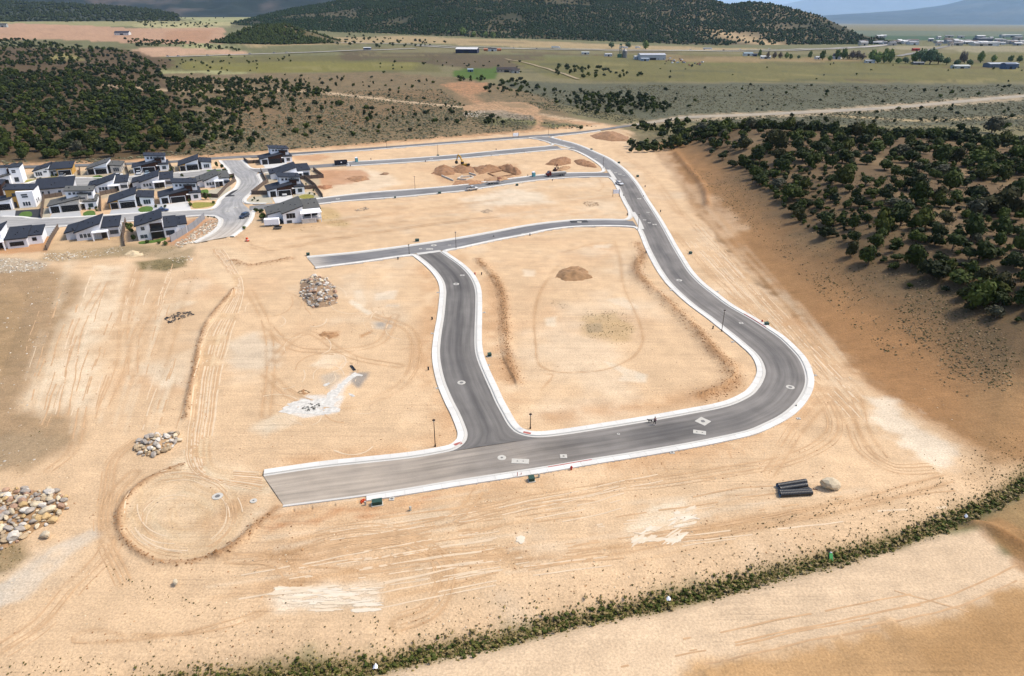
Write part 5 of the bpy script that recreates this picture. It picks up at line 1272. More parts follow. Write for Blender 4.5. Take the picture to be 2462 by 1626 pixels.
class House:
    def __init__(s, name, label, px, ang=25.0, group=None, dz=0.0):
        x, y = G(*px); s.a = math.radians(ang)
        s.e = thing(name, label, 'house', (x, y, dz), s.a, group); s.nv = 0
    def vol(s, x0, x1, y0, y1, hA, hB, ax='x', wall=None, roof=None, oh=.45, z0=-.4, fl=0.0, ohs=None):
        def z(x, y):
            t = (x - x0) / (x1 - x0) if ax == 'x' else (y - y0) / (y1 - y0)
            return hA + (hB - hA) * t
        if wall:
            p = [(x0, y0, z0), (x1, y0, z0), (x1, y1, z0), (x0, y1, z0)] + [(x, y, z(x, y)) for x, y in ((x0, y0), (x1, y0), (x1, y1), (x0, y1))]
            m = MB(); m.poly(p, [(0, 3, 2, 1), (4, 5, 6, 7), (0, 1, 5, 4), (1, 2, 6, 5), (2, 3, 7, 6), (3, 0, 4, 7)])
            m.build('wall', wall, s.e)
        if roof:
            oW, oE, oS, oN = ohs or (oh, oh, oh, oh)
            q = [(x0 - oW, y0 - oS), (x1 + oE, y0 - oS), (x1 + oE, y1 + oN), (x0 - oW, y1 + oN)]
            b = [(x, y, z(x, y) - .03) for x, y in q]; t = [(x, y, z(x, y) + .2) for x, y in q]
            m = MB(); m.poly(b + t, [(0, 3, 2, 1), (4, 5, 6, 7), (0, 1, 5, 4), (1, 2, 6, 5), (2, 3, 7, 6), (3, 0, 4, 7)])
            r = m.build('roof', roof, s.e)
            # dark fascia a little proud of the slab, front and both sides
            f = MB()
            for (xa, ya), (xb, yb), nx, ny in ((q[0], q[1], 0, -1), (q[1], q[2], 1, 0), (q[3], q[0], -1, 0)):
                o_ = .03
                f.poly([(xa + nx * o_, ya + ny * o_, z(xa, ya) - .12), (xb + nx * o_, yb + ny * o_, z(xb, yb) - .12), (xb + nx * o_, yb + ny * o_, z(xb, yb) + .19), (xa + nx * o_, ya + ny * o_, z(xa, ya) + .19),
                        (xa - nx * .05, ya - ny * .05, z(xa, ya) - .12), (xb - nx * .05, yb - ny * .05, z(xb, yb) - .12), (xb - nx * .05, yb - ny * .05, z(xb, yb) + .19), (xa - nx * .05, ya - ny * .05, z(xa, ya) + .19)],
                       [(0, 1, 2, 3), (7, 6, 5, 4), (0, 4, 5, 1), (3, 2, 6, 7), (0, 3, 7, 4), (1, 5, 6, 2)])
            f.build('fascia', M_DARK, r)
            rr_ = random.Random(int(x0 * 7 + y0 * 3 + s.nv)); s.nv += 1
            for _ in range(3):
                vx = rr_.uniform(x0 + .8, x1 - .8); vy = rr_.uniform(y0 + 1, y1 - .8)
                obj('roof_vent', cached_box('roof_vent', .32, .32, .35, M_VENT), r, (vx, vy, z(vx, vy) + .15))
        return s
    def _place(s, o, face, a, p, z):
        if face == 'S': o.location = (a, p, z)
        elif face == 'E': o.location = (p, a, z); o.rotation_euler = (0, 0, math.pi / 2)
        else: o.location = (p, a, z); o.rotation_euler = (0, 0, -math.pi / 2)
    def win(s, face, p, a, z, w, h, glass=None, frame=None):
        o = obj('window', cached_box('window', w + .18, .12, h + .18, frame or M_DARK), s.e); s._place(o, face, a, p, z - .09)
        obj('pane', cached_box('pane', w, .05, h, glass or M_GLASS), o, (0, -.05, .09))
        if w > 1.1: obj('mullion', cached_box('mullion', .06, .03, h, frame or M_DARK), o, (0, -.085, .09))
        return s
    def wins(s, face, p, a0, z, w, h, n, gap=.25, **k):
        for i in range(n): s.win(face, p, a0 + w / 2 + i * (w + gap), z, w, h, **k)
        return s
    def garage(s, p, x0, x1, h=2.35, m=None):
        g = MB(); n = 4
        for i in range(n): g.box(x0, x1, p - .06, p + .1, .05 + i * h / n, .05 + (i + 1) * h / n - .025)
        g.build('garage_door', m or M_BLACKDOOR, s.e)
        f = MB().box(x0 - .15, x0 - .01, p - .09, p + .05, 0, h + .2).box(x1 + .01, x1 + .15, p - .09, p + .05, 0, h + .2).box(x0 - .01, x1 + .01, p - .09, p + .05, h + .06, h + .2)
        f.build('door_frame', M_DARK if R.random() < .4 else M_WTRIM, s.e)
        return s
    def door(s, p, x, m=None, w=1.0, h=2.2):
        o = obj('door', cached_box('door', w, .12, h, m or M_DARK), s.e, (x, p, .02))
        for k in range(3): obj('door_pane', cached_box('door_pane', w * .6, .03, .35, M_GLASS), o, (0, -.07, .35 + k * .6))
        return s
    def patio(s, x0, x1, y0, y1, h=2.7, white=True):
        MB().box(x0, x1, y0, y1, h, h + .28).build('porch_roof', M_WTRIM if white else M_DARK, s.e)
        for x in (x0 + .2, x1 - .2): MB().box(x - .17, x + .17, y0 + .05, y0 + .39, -.2, h + .01).build('porch_post', M_WTRIM, s.e)
        MB().box(x0 + .5, x1 - .5, y1 - .05, y1 + .04, .05, h - .3).build('sliding_door', M_SCREEN, s.e)
        return s

def two_storey(px, label, ang=25, roof=M_ROOFD, wall=M_WHITE, acc=M_BROWN, acc2=None, W=15.0, dark=True, group=None, mirror=False):
    h = House('two_storey_house', label, px, ang, group); k = W / 15.0
    a2 = acc2 or acc
    h.vol(0, 3.5 * k, 0, 10, 2.9, 2.9 + 1.7 * 3.5 / 9.8, 'x', wall, None)       # garage wing
    h.vol(3.5 * k, 9.8 * k, -.04, 10, 2.9 + 1.7 * 3.5 / 9.8, 4.6, 'x', a2, None)
    h.vol(0, 9.8 * k, 0, 10, 2.9, 4.6, 'x', None, roof)
    h.vol(5.6 * k, 14.2 * k, 5.0, 13.5, 7.1, 6.3, 'x', wall, roof)               # upper storey
    h.vol(9.6 * k, 12.4 * k, 3.2, 5.4, 5.9, 5.7, 'x', acc, M_DARK, .3)           # stair tower
    h.vol(11.2 * k, 15 * k, .8, 6, 3.15, 3.05, 'x', wall, roof, .35)             # side wing
    h.vol(13.0 * k, 15 * k, 6, 12.5, 3.2, 3.1, 'x', wall, roof, .25)
    h.garage(0, .7, 3.0 * k); h.garage(-.04, 4.0 * k, 9.1 * k)
    MB().box(9.75 * k, 11.25 * k, .2, 1.4, 2.6, 2.85).build('porch_roof', M_WTRIM, h.e)
    h.door(3.2, 10.5 * k)
    h.win('S', .8, 13.1 * k, .9, 1.5, 1.3); h.wins('S', 3.2, 10.1 * k, 3.9, .7, .35, 2, .2); h.win('S', 5.0, 13.2 * k, 4.6, 1.1, 1.1)
    h.wins('W', 5.6 * k, 6.5, 5.3, .8, .7, 2, 1.4); h.wins('S', 5.0, 6.6 * k, 5.5, .7, .7, 2, .8)
    return h
def front_house(px, label, ang=25, roof=M_ROOFD, wall=M_WHITE, acc=M_OCHRE, W=15.5, group=None, stone=False):
    h = House('single_storey_house', label, px, ang, group); k = W / 15.5
    h.vol(0, 3.3 * k, .4, 12, 2.75, 3.6, 'x', acc, None)
    h.vol(3.25 * k, 9.4 * k, 0, 13, 3.6, 5.2, 'x', wall, None)
    h.vol(0, 9.4 * k, 0, 13, 2.75, 5.2, 'x', None, roof)
    h.vol(9.45 * k, 10.8 * k, 1.6, 12, 3.8, 3.7, 'x', M_DARK, None)
    h.vol(10.75 * k, 15.5 * k, .7, 12.5, 3.75, 3.2, 'x', M_STONE if stone else wall, None); h.vol(9.95 * k, 15.5 * k, .7, 12.5, 3.85, 3.2, 'x', None, roof, .4, ohs=(.02, .4, .4, .4))
    h.garage(.4, .5, 2.9 * k); h.garage(0, 3.8 * k, 8.9 * k); h.door(1.6, 10.1 * k)
    MB().box(3.6 * k, 9.1 * k, -.5, .02, 2.75, 2.92).build('awning', M_DARK, h.e)
    h.wins('S', .7, 12.0 * k, .8, .55, 1.5, 3, .3); h.wins('E', 15.5 * k, 3, 1.0, .9, 1.2, 2, 2.5)
    return h
def rear_house(px, label, ang=25, roof=M_ROOFD, wall=M_GREYW, W=13.5, group=None, glass=None, setback=2.6):
    h = House('single_storey_house', label, px, ang, group); k = W / 13.5
    h.vol(-3.4 * k, 0, setback, 13, 2.5, 3.15, 'x', wall, roof, .4, ohs=(.4, 0, .4, .4))
    h.vol(0, 7.8 * k, 0, 13.5, 3.0, 5.1, 'x', wall, roof, .45, ohs=(.45, .3, .45, .45))
    h.vol(7.8 * k, 13.5 * k, .5, 12.5, 3.6, 4.2, 'y', wall, roof, .45, ohs=(-.25, .45, .5, .45))
    h.patio(5.2 * k, 10.3 * k, -2.6, .05)
    h.wins('S', 0, 1.1 * k, .9, .95, 1.35, 3, .2, glass=glass, frame=M_WTRIM if glass is None else M_DARK); h.wins('S', .5, 10.6 * k, 1.1, .7, 1.2, 3, .15, glass=glass)
    h.wins('W', 0, 1.0, 1.0, .8, 1.0, 1); h.win('W', -3.4 * k, 6, 1.2, .8, 1.0); h.wins('E', 13.5 * k, 3, 1.0, 1.0, 1.2, 2, 3)
    return h

GH = 'finished houses of the subdivision'
two_storey((628.6,397), 'white two-storey house with brown cladding on the corner beside the boundary road', 25, group=GH, W=15.5)
rear_house((672,433), 'white single-storey house with slate roof behind the two-storey corner house', 22, wall=M_WHITE, W=14, group=GH)
two_storey((647,475), 'white two-storey house with brown cladding and a white car in its garage', 24, group=GH, W=14.8)
h4 = House('single_storey_house', 'white house with grey roof and raised deck over a walkout basement', (683,539), 22, GH)
h4.vol(-5.0, 0, 4.2, 15, 3.0, 3.9, 'x', M_WHITE, M_ROOFG, .45, ohs=(.45, 0, .45, .45)); h4.vol(0, 7.2, 0, 15, 3.9, 6.0, 'x', M_WHITE, M_ROOFG, .45, ohs=(.45, .3, .45, .45))
h4.vol(7.2, 13.4, 1.5, 14, 4.1, 4.9, 'y', M_WHITE, M_ROOFG, .45, ohs=(-.25, .45, .3, .45))
h4.wins('S', 0, 1.3, 2.0, .8, 1.6, 3, .25, glass=M_SCREEN); h4.win('S', 0, 2.0, .2, 1.6, .9)
m_ = MB(); m_.poly([(6.0, -2.4, 3.55), (13.6, -2.4, 3.55), (13.4, 1.6, 4.15), (6.4, 1.6, 4.15), (6.0, -2.4, 3.75), (13.6, -2.4, 3.75), (13.4, 1.6, 4.35), (6.4, 1.6, 4.35)], [(0, 3, 2, 1), (4, 5, 6, 7), (0, 1, 5, 4), (1, 2, 6, 5), (2, 3, 7, 6), (3, 0, 4, 7)]); m_.build('porch_roof', M_WTRIM, h4.e)
MB().box(6.2, 13.4, -2.2, 1.52, 1.55, 1.75).build('deck', M_GREYW, h4.e)
MB().box(6.2, 11.0, -2.1, 1.5, -.3, 1.56).build('deck_base', M_STONE, h4.e)
for x in (6.4, 9.8, 13.2): MB().box(x - .12, x + .12, -2.15, -1.91, 1.74, 3.62).build('porch_post', M_WTRIM, h4.e)
for x in (11.2, 13.2): MB().box(x - .12, x + .12, -2.15, -1.91, -.3, 1.56).build('deck_post', M_WTRIM, h4.e)
r_ = MB()
for x in np.arange(6.5, 13.2, .25): r_.box(x - .02, x + .02, -2.12, -2.08, 1.75, 2.7)
r_.box(6.2, 13.4, -2.14, -2.06, 2.7, 2.78); r_.build('railing', M_DARK, h4.e)
MB().box(7.6, 12.4, 1.42, 1.52, 1.8, 3.4).build('sliding_door', M_SCREEN, h4.e); h4.wins('S', 1.5, 9.2, 3.55, .9, .35, 3, .2, glass=M_SCREEN)
h4.wins('W', -5.0, 6, 1.4, .7, 1.2, 2, 2.4); h4.win('W', 0, 1.6, 2.2, .6, .8)
front_house((432,412.5), 'white single-storey house with ochre garage bay beside the entrance road', 23, group=GH, W=14.6)
rear_house((493,452), 'white single-storey house with grey-brown roof inside the road bend', 26, roof=M_ROOFG, wall=M_WHITE, W=10.5, group=GH)
two_storey((386,491.5), 'white two-storey house with brown cladding and a wide pale driveway', 26, group=GH, W=15.5)
two_storey((322,417.5), 'two-storey house with brown cladding and two cars in its drive', 25, group=GH, W=15.5)
front_house((211,421), 'white house with grey shingle roof and stone end wall', 20, roof=M_ROOFG, acc=M_STONE, W=14.5, group=GH, stone=True)
h10 = House('single_storey_house', 'white house with ochre garage bay on the cul-de-sac bulb', (84,428), 24, GH)
h10.vol(0, 6.2, 0, 12, 3.0, 4.6, 'x', M_WHITE, M_ROOFD, .45, ohs=(.45, .3, .45, .45)); h10.vol(6.2, 9.2, 1.4, 12, 3.3, 3.3, 'x', M_GREYW, None); h10.vol(9.2, 15.5, .5, 12, 3.2, 3.2, 'x', M_OCHRE, None); h10.vol(5.4, 15.5, .5, 12, 3.35, 4.3, 'y', None, M_ROOFD, .5)
h10.wins('S', 0, .8, .9, .55, 1.5, 3, .35); h10.win('S', 0, 4.7, 2.2, 1.2, .5); h10.door(1.4, 7.1); h10.win('S', 1.4, 8.3, 1.9, .9, .5); h10.garage(.5, 9.8, 14.9)
h11 = House('two_storey_house', 'white two-storey house with tall corner block and grey garage roof', (2,446), 25, GH)
h11.vol(-10, 3.2, 4.5, 12, 7.0, 6.6, 'y', M_WHITE, M_DARK, .25); h11.vol(3.2, 4.4, 3, 12, 6.2, 6.2, 'x', M_BROWN, None); h11.vol(4.4, 8.6, 1.2, 11, 7.2, 7.2, 'x', M_WHITE, M_DARK, .15); h11.vol(-4, 4.4, -.6, 4.6, 2.6, 4.4, 'x', M_WHITE, M_ROOFG, .35)
h11.garage(-.6, .9, 3.6); h11.wins('S', 1.2, 5.4, 5.6, 1.3, .35, 1); h11.wins('S', 1.2, 5.4, 4.9, 1.3, .35, 1); h11.wins('S', 1.2, 5.6, .9, .4, 1.8, 3, .15)
rear_house((340,455), 'grey-walled house with slate roof behind the ochre-bay house on the lower street', 24, W=13, group=GH)
rear_house((234,464), 'white house with broad slate roof behind the house with a round front lawn', 24, wall=M_WHITE, W=12, group=GH)
h14 = House('single_storey_house', 'grey house with one long slate shed roof behind the stone-fronted house', (89,475), 24, GH)
h14.vol(0, 13.5, 0, 12, 3.3, 5.2, 'y', M_GREYW, M_ROOFD, .5); h14.wins('S', 0, 2.2, .9, .8, 1.3, 2, 1.3, frame=M_WTRIM); h14.win('S', 0, 8.6, 1.0, 1.1, 1.2, frame=M_WTRIM); h14.win('W', 0, 3, 1.2, .8, 1)
two_storey((121,514), 'two-storey house with grey roofs and stone garage front', 25, roof=M_ROOFG, acc=M_STONE, acc2=M_STONE, W=16, group=GH)
front_house((265,504.5), 'white house with ochre single garage bay above the slate-roofed rear gardens', 25, group=GH, W=15.8)
h17 = House('two_storey_house', 'white two-storey house with ochre front and black gravel yard', (-18,508), 22, GH)
h17.vol(-4, 7.0, 0, 9, 2.7, 4.3, 'x', M_WHITE, M_ROOFD, .4, ohs=(.4, .1, .4, .4)); h17.vol(5.2, 14.5, 3, 13, 7.2, 6.6, 'x', M_OCHRE, M_ROOFD, .4); h17.vol(8.9, 14.6, 1.2, 12.9, 6.45, 6.3, 'x', M_WHITE, None)
h17.garage(0, .9, 6.3); h17.win('S', 3, 7.8, 4.4, 1.1, 1.2); h17.win('S', 1.2, 11.6, 4.9, 1.9, .4); h17.win('S', 1.2, 11.7, 4.1, 1.9, .4); h17.wins('S', 1.2, 10.4, .8, .7, 1.5, 3, .2, frame=M_WTRIM); h17.door(3, 7.4, M_BROWN); h17.wins('E', 14.6, 4, 1.2, .9, 1.2, 2, 2)
h18 = House('two_storey_house', 'brown-clad house with slate roof next to the ochre-fronted house', (-40,476), 25, GH)
h18.vol(-3, 7.2, 0, 10, 5.8, 4.9, 'x', M_BROWN, M_ROOFD, .4); h18.vol(7.2, 9.0, 1, 9, 3.2, 3.0, 'x', M_WHITE, M_ROOFD, .3); h18.win('S', 0, 4, 1.5, 1.4, 1.1)
h19 = House('single_storey_house', 'pale grey house with slate roof and covered patio beside the bare red lot', (20,599), 25, GH)
h19.vol(0, 5.6, 0, 12, 3.1, 4.0, 'y', M_GREYW, M_ROOFD, .4); h19.vol(5.6, 9.6, 2.6, 12, 3.0, 3.8, 'y', M_WHITE, M_ROOFD, .3, ohs=(-.3, .3, .3, .3)); h19.vol(-9, -1.2, 2.2, 13, 3.2, 5.8, 'x', M_WHITE, M_ROOFD, .4); h19.vol(-1.25, .02, 1.5, 10, 3.4, 3.4, 'x', M_WHITE, None)
h19.patio(-5.5, -.4, -1.4, 2.2); h19.wins('S', 0, .9, .8, 1.1, 1.2, 3, .2, glass=M_SCREEN); h19.win('S', 2.6, 7.4, 1.2, 1.1, 1.0, glass=M_SCREEN)
rear_house((186,580), 'pale grey house with slate roof and white covered patio above the stony bank', 24, W=13.0, group=GH)
h21 = House('two_storey_house', 'grey two-storey house with dark recessed balcony beside the tall grey fence', (334,580), 26, GH)
h21.vol(0, 4.0, 0, 13, 5.2, 6.0, 'x', M_GREYW, M_ROOFD, .45, ohs=(.45, 0, .45, .45)); h21.vol(4.0, 8.2, .8, 13, 6.0, 6.9, 'x', M_GREYW, M_ROOFD, .45, ohs=(0, .3, .9, .45)); h21.vol(8.2, 12.2, .4, 12, 3.6, 4.3, 'y', M_WHITE, M_ROOFD, .4, ohs=(-.2, .4, .4, .4)); h21.vol(12.2, 15.4, 3.5, 12, 3.3, 3.9, 'y', M_WHITE, M_ROOFD, .4, ohs=(-.2, .4, .4, .4))
MB().box(4.1, 8.1, -.9, .85, 2.75, 2.95).build('balcony', M_GREYW, h21.e); MB().box(4.1, 8.1, -.92, -.88, 2.95, 3.9).build('balcony_rail', M_DARK, h21.e)
MB().box(4.2, 8.05, .77, .85, .0, 5.3).build('balcony_recess', M_BROWN, h21.e); MB().box(4.5, 7.8, .74, .82, 3.0, 5.0).build('sliding_door', M_SCREEN, h21.e); MB().box(4.5, 7.8, .74, .82, .1, 2.4).build('sliding_door', M_SCREEN, h21.e)
for x in (4.3, 7.9): MB().box(x - .15, x + .15, -.85, -.55, -.2, 2.76).build('porch_post', M_DARK, h21.e)
h21.win('S', 0, 2.0, 3.6, .9, 1.0); h21.wins('S', 0, .9, .9, .8, 1.0, 2, .3); h21.wins('S', .4, 8.8, .9, .75, 1.4, 3, .15); h21.win('W', 0, 5, 3.4, .9, 1.1)

# ------------------------------------------------------------------ yards: drives, lawns, beds, fences
def sheet(name, px, m, z=.06, kind='structure', smooth=False, world=False):
    p = np.asarray(px, float) if world else GP(px)
    if smooth: p = catmull(p, .6, closed=True)
    bm = bmesh.new(); vs_ = [bm.verts.new((x, y, z)) for x, y in p]; f = bm.faces.new(vs_)
    if f.normal.z < 0: f.normal_flip()
    bm.normal_update()
    if f.normal.z < 0: bmesh.ops.reverse_faces(bm, faces=[f])
    ex = bmesh.ops.extrude_face_region(bm, geom=[f]); vv = [v for v in ex['geom'] if isinstance(v, bmesh.types.BMVert)]
    for v in vv: v.co.z = z - .25
    bmesh.ops.recalc_face_normals(bm, faces=bm.faces)
    me = bpy.data.meshes.new(name); bm.to_mesh(me); bm.free(); me.materials.append(m)
    return obj(name, me, kind=kind)
M_LAWN = mat('lawn_grass', alb(96,128,52), .95, var=.3, scale=1.2, bump=.03, bscale=8)
M_LAWN2 = mat('dry_lawn_grass', alb(166,160,78), .95, var=.3, scale=1.0, bump=.03, bscale=8)
M_DRIVE = mat('driveway_concrete', alb(238,238,238), .9, var=.05, scale=.5)
M_DRIVE2 = mat('grey_driveway_concrete', alb(206,208,212), .9, var=.06, scale=.5)
M_GRAVEL = mat('black_gravel', alb(66,68,74), .95, var=.4, scale=6, bump=.05, bscale=10)
M_GRAV2 = mat('tan_gravel', alb(206,198,178), .95, var=.2, scale=5, bump=.04, bscale=10)
for px, m, z in (([(400,492),(451,484),(460,505),(400,510)], M_DRIVE, .07), ([(340,498),(402,488),(402,509),(345,514)], M_DRIVE2, .065), ([(0,507),(38,505),(36,521),(0,522)], M_DRIVE2, .07), ([(125,514),(192,506),(196,521),(118,526)], M_DRIVE2, .07),
                 ([(268,505),(336,498),(338,514),(262,518)], M_DRIVE2, .07), ([(632,397),(690,389),(690,402),(640,406)], M_DRIVE, .07), ([(655,476),(702,468),(706,484),(662,489)], M_DRIVE, .07), ([(434,413),(480,409),(482,419),(420,424)], M_DRIVE, .07),
                 ([(141,425),(176,418),(182,430),(140,432)], M_DRIVE, .07), ([(258,422),(295,417),(297,428),(250,430)], M_DRIVE, .07), ([(326,418),(372,412),(372,421),(318,426)], M_DRIVE2, .07), ([(27,447),(45,440),(58,445),(34,455)], M_DRIVE2, .07)):
    sheet('driveway', px, m, z)
for px, m in (([(466,488),(492,487),(519,489),(516,494),(492,499),(468,501)], M_LAWN2), ([(720,472),(736,468),(752,470),(753,477),(735,479),(722,477)], M_LAWN2), ([(48,515),(56,510),(70,509),(77,513),(74,521),(60,524),(46,523)], M_LAWN), ([(200,514),(210,508),(222,507),(229,512),(226,519),(205,520)], M_LAWN), ([(334,502),(348,497),(362,497),(368,503),(362,509),(338,510)], M_LAWN),
              ([(498,410),(512,407),(528,408),(530,413),(510,415),(498,413)], M_LAWN), ([(335,582),(370,578),(398,572),(398,577),(370,584),(336,587)], M_LAWN), ([(58,436),(74,432),(84,434),(72,438),(58,438)], M_LAWN2), ([(98,434),(118,427),(134,425),(136,430),(118,433)], M_LAWN2), ([(224,425),(236,422),(246,424),(242,430),(226,430)], M_LAWN),
              ([(528,444),(540,441),(554,442),(552,446),(530,447)], M_LAWN), ([(484,458),(497,456),(499,470),(490,476),(482,470)], M_LAWN), ([(392,416),(402,414),(404,419),(392,421)], M_LAWN)):
    sheet('lawn', px, m, .10, smooth=True)
sheet('gravel_bed', [(37,507),(92,503),(106,500),(101,527),(74,528),(48,525),(36,521)], M_GRAVEL, .06)
sheet('gravel_bed', [(100,503),(118,500),(122,515),(117,527),(102,527)], M_GRAV2, .05); sheet('gravel_bed', [(604,476),(648,468),(656,489),(596,491),(586,486)], M_GRAV2, .05); sheet('gravel_bed', [(498,460),(536,450),(548,444),(556,452),(534,478),(505,482)], M_GRAV2, .05)
sheet('gravel_bed', [(706,470),(745,460),(777,478),(775,482),(706,486)], M_GRAV2, .05); sheet('gravel_bed', [(636,412),(654,409),(662,432),(645,437)], M_GRAV2, .05); sheet('gravel_bed', [(92,545),(150,543),(132,553),(126,568),(98,570)], M_DRIVE2, .05)

M_FENCE = mat('brown_block_wall', alb(128,112,102), .9, var=.12, scale=1, bump=.03, bscale=6)
M_FENCEG = mat('grey_vinyl_fence', alb(168,170,178), .7, var=.05, scale=1)
GF = 'walls between the house lots'
def fence(px, label, m=M_FENCE, h=1.75, panel=2.4, name='garden_wall', group=GF):
    p = GP(px); s = resample(p, panel) if len(p) == 2 else np.vstack([resample(p[i:i + 2], panel)[(1 if i else 0):] for i in range(len(p) - 1)])
    t = thing(name, label, 'fence', (s[0][0], s[0][1], 0), 0, group)
    o0 = s[0]
    for a, b in zip(s[:-1], s[1:]):
        d = b - a; L = np.hypot(*d); an = math.atan2(d[1], d[0])
        obj('fence_panel', cached_box('fence_panel', round(L, 1) - .02, .14, h, m), t, ((a[0] + b[0]) / 2 - o0[0], (a[1] + b[1]) / 2 - o0[1], -.05), an)
    for a in s: obj('fence_post', cached_box('fence_post', .26, .26, h + .12, m), t, (a[0] - o0[0], a[1] - o0[1], -.05))
    return t
fence([(412,582),(440,566),(468,548),(492,527)], 'tall grey panel fence along the riprap bank', M_FENCEG, 2.3, 4.5, 'panel_fence', None)
fence([(113,602),(124,578),(141,551)], 'brown block wall between two unfinished back yards', group=None)
fence([(300,592),(297,570),(303,535)], 'dark block wall beside the two-storey house with recessed balcony', group=None)
fence([(100,526),(104,500),(108,472)], 'block wall beside the black gravel front yard', group=None)
for px, lb in (([(108,478),(150,472)], 'low block wall under the long grey shed-roofed house'), ([(243,508),(242,470)], 'block wall west of the ochre-bay house drive'), ([(243,470),(282,462)], 'block wall behind the ochre-bay house'), ([(366,468),(372,492)], 'block wall between the ochre-bay house and the wide pale driveway'), ([(524,476),(545,452),(566,437),(563,426),(536,430)], 'curving block wall inside the road bend'), ([(482,474),(524,476)], 'low block wall across the yard inside the road bend'),
               ([(606,468),(633,446),(645,440)], 'block wall along the road opposite the bend'), ([(606,468),(645,468)], 'block wall beside the two-storey house with white car'), ([(628,414),(640,438)], 'block wall beside the small white shed'), ([(722,432),(778,428),(754,410)], 'block wall around the corner back yard'), ([(733,430),(758,450),(776,476)], 'block wall dividing the yard from the bare lot'), ([(722,456),(760,454)], 'short block wall behind the two-storey house with white car'),
               ([(587,386),(597,394),(625,392)], 'low block wall around the corner planting bed'), ([(192,408),(193,422)], 'block wall between the grey-roofed house and the cul-de-sac house'), ([(303,400),(310,420)], 'block wall beside the house with two cars'), ([(408,396),(418,416)], 'block wall between the two garage-front houses'), ([(312,455),(330,440)], 'wall between two rear gardens')):
    fence(px, lb)
# garden shrubs and small trees
M_SHRUB = colmat('garden_foliage', rough=.85, var=.25, scale=3, objvar=.3)
SHR = []
for i in range(4):
    V, F = crown_arrays(500 + i, 120, .22, 3); me = npmesh('foliage', V, F, [M_SHRUB]); setcol(me, np.repeat((alb(92,108,56) if i % 2 else alb(72,88,46))[None], len(V), 0) * (.7 + .6 * rng.random((len(V), 1)))); SHR.append(me)
def shrub(px, r, label, hs=1.0, group='garden shrubs in the front yards', name='garden_shrub', cat='shrub'):
    x, y = G(*px); t = thing(name, label, cat, (x, y, H1(x, y)), R.random() * 6, group)
    o = obj('foliage', SHR[R.randrange(4)], t, (0, 0, .02)); o.scale = (r, r, r * hs)
    MB().cyl((0, 0, -.2), (0, 0, r * hs * .7), .05 * r + .02, .02, 6).build('stem', bark, t)
for px, r, hs in (((543,421),1.5,1.5),((521,403),1.0,1.8),((534,406),1.1,1.3),((494,480),1.0,2.2),((506,479),1.0,1.6),((456,489),.8,1.4),((460,496),.9,1.3),((514,490),.8,1.1),((425,555),1.6,1.6),((437,545),1.0,1.4),((445,548),.8,1.2),((400,590),1.0,1.0),((355,585),.9,1.0),((381,587),.8,1.0),((612,480),.5,1.8),((607,483),.6,.8),((620,484),.6,.8),((630,530),1.6,1.0),((616,510),1.0,1.2),((628,512),1.1,1.1),((633,522),1.0,1.1),((754,463),.5,2.0),((756,470),.7,.9),((745,467),.6,.8),((125,426),.7,1),((136,424),.7,1.4),((85,431),.6,1),((98,430),.6,1),((60,434),.6,1),((215,505),.6,1.1),((232,503),.7,1),((232,508),.6,1),((340,497),.6,1),((375,499),.8,1),((398,500),.7,1.1),((388,502),.6,1),((610,393),.7,1),((600,391),.7,1),((626,391),.5,1.6),((305,545),.9,1),((316,548),1.0,1.6),((312,555),.9,1.8),((318,560),.9,1.5),((322,580),1.1,1.3),((290,545),.7,1.6),((540,428),.7,1),((556,428),.7,1.2),((551,432),.6,1),((501,524),.5,1),((515,524),.45,.9),((586,552),.8,1.2),((684,442),.6,1),((736,447),.5,1.6),((758,452),.5,1.5),((240,425),.5,1),((310,418),.7,1.2),((416,408),1.2,1.0),((410,413),1.0,1.0),((438,425),.8,1.4),((390,408),.8,1.5)):
    shrub(px, r, ('upright green bush' if hs > 1.35 else 'low green shrub' if r < .75 else 'broad green shrub') + ' planted in a front yard of the finished houses', hs)
# ------------------------------------------------------------------ rocks
def rock_mesh(seed, m, sub=2):
    r = np.random.default_rng(seed)
    bm = bmesh.new(); bmesh.ops.create_icosphere(bm, subdivisions=sub, radius=1)
    v = np.array([w.co[:] for w in bm.verts]); f = np.array([[x.index for x in w.verts] for w in bm.faces]); bm.free()
    for _ in range(9):                      # cut facets with random planes
        n = r.normal(size=3); n /= np.linalg.norm(n); d = .62 + .28 * r.random()
        s = v @ n; v = v - np.where(s > d, s - d, 0)[:, None] * n[None]
    v *= 1 + .05 * r.normal(size=(len(v), 1)); v *= np.array([1, .62 + .3 * r.random(), .5 + .25 * r.random()])
    return npmesh('rock', v, f, [m])
M_ROCKS = [mat('pale_boulder', alb(236,218,188), .95, var=.22, scale=2, bump=.06, bscale=4, objvar=.14), mat('tan_boulder', alb(208,184,152), .95, var=.22, scale=2, bump=.06, bscale=4, objvar=.14), mat('pink_boulder', alb(200,164,140), .95, var=.2, scale=2, bump=.06, bscale=4, objvar=.12),
           mat('yellow_boulder', alb(222,190,140), .95, var=.2, scale=2, bump=.06, bscale=4, objvar=.1), mat('white_rock', alb(236,228,218), .95, var=.15, scale=3, bump=.05, bscale=5, objvar=.1), mat('grey_rock', alb(190,180,170), .95, var=.2, scale=3, bump=.05, bscale=5, objvar=.14)]
ROCKS = {(i, k): rock_mesh(700 + i * 10 + k, M_ROCKS[i]) for i in range(6) for k in range(3)}
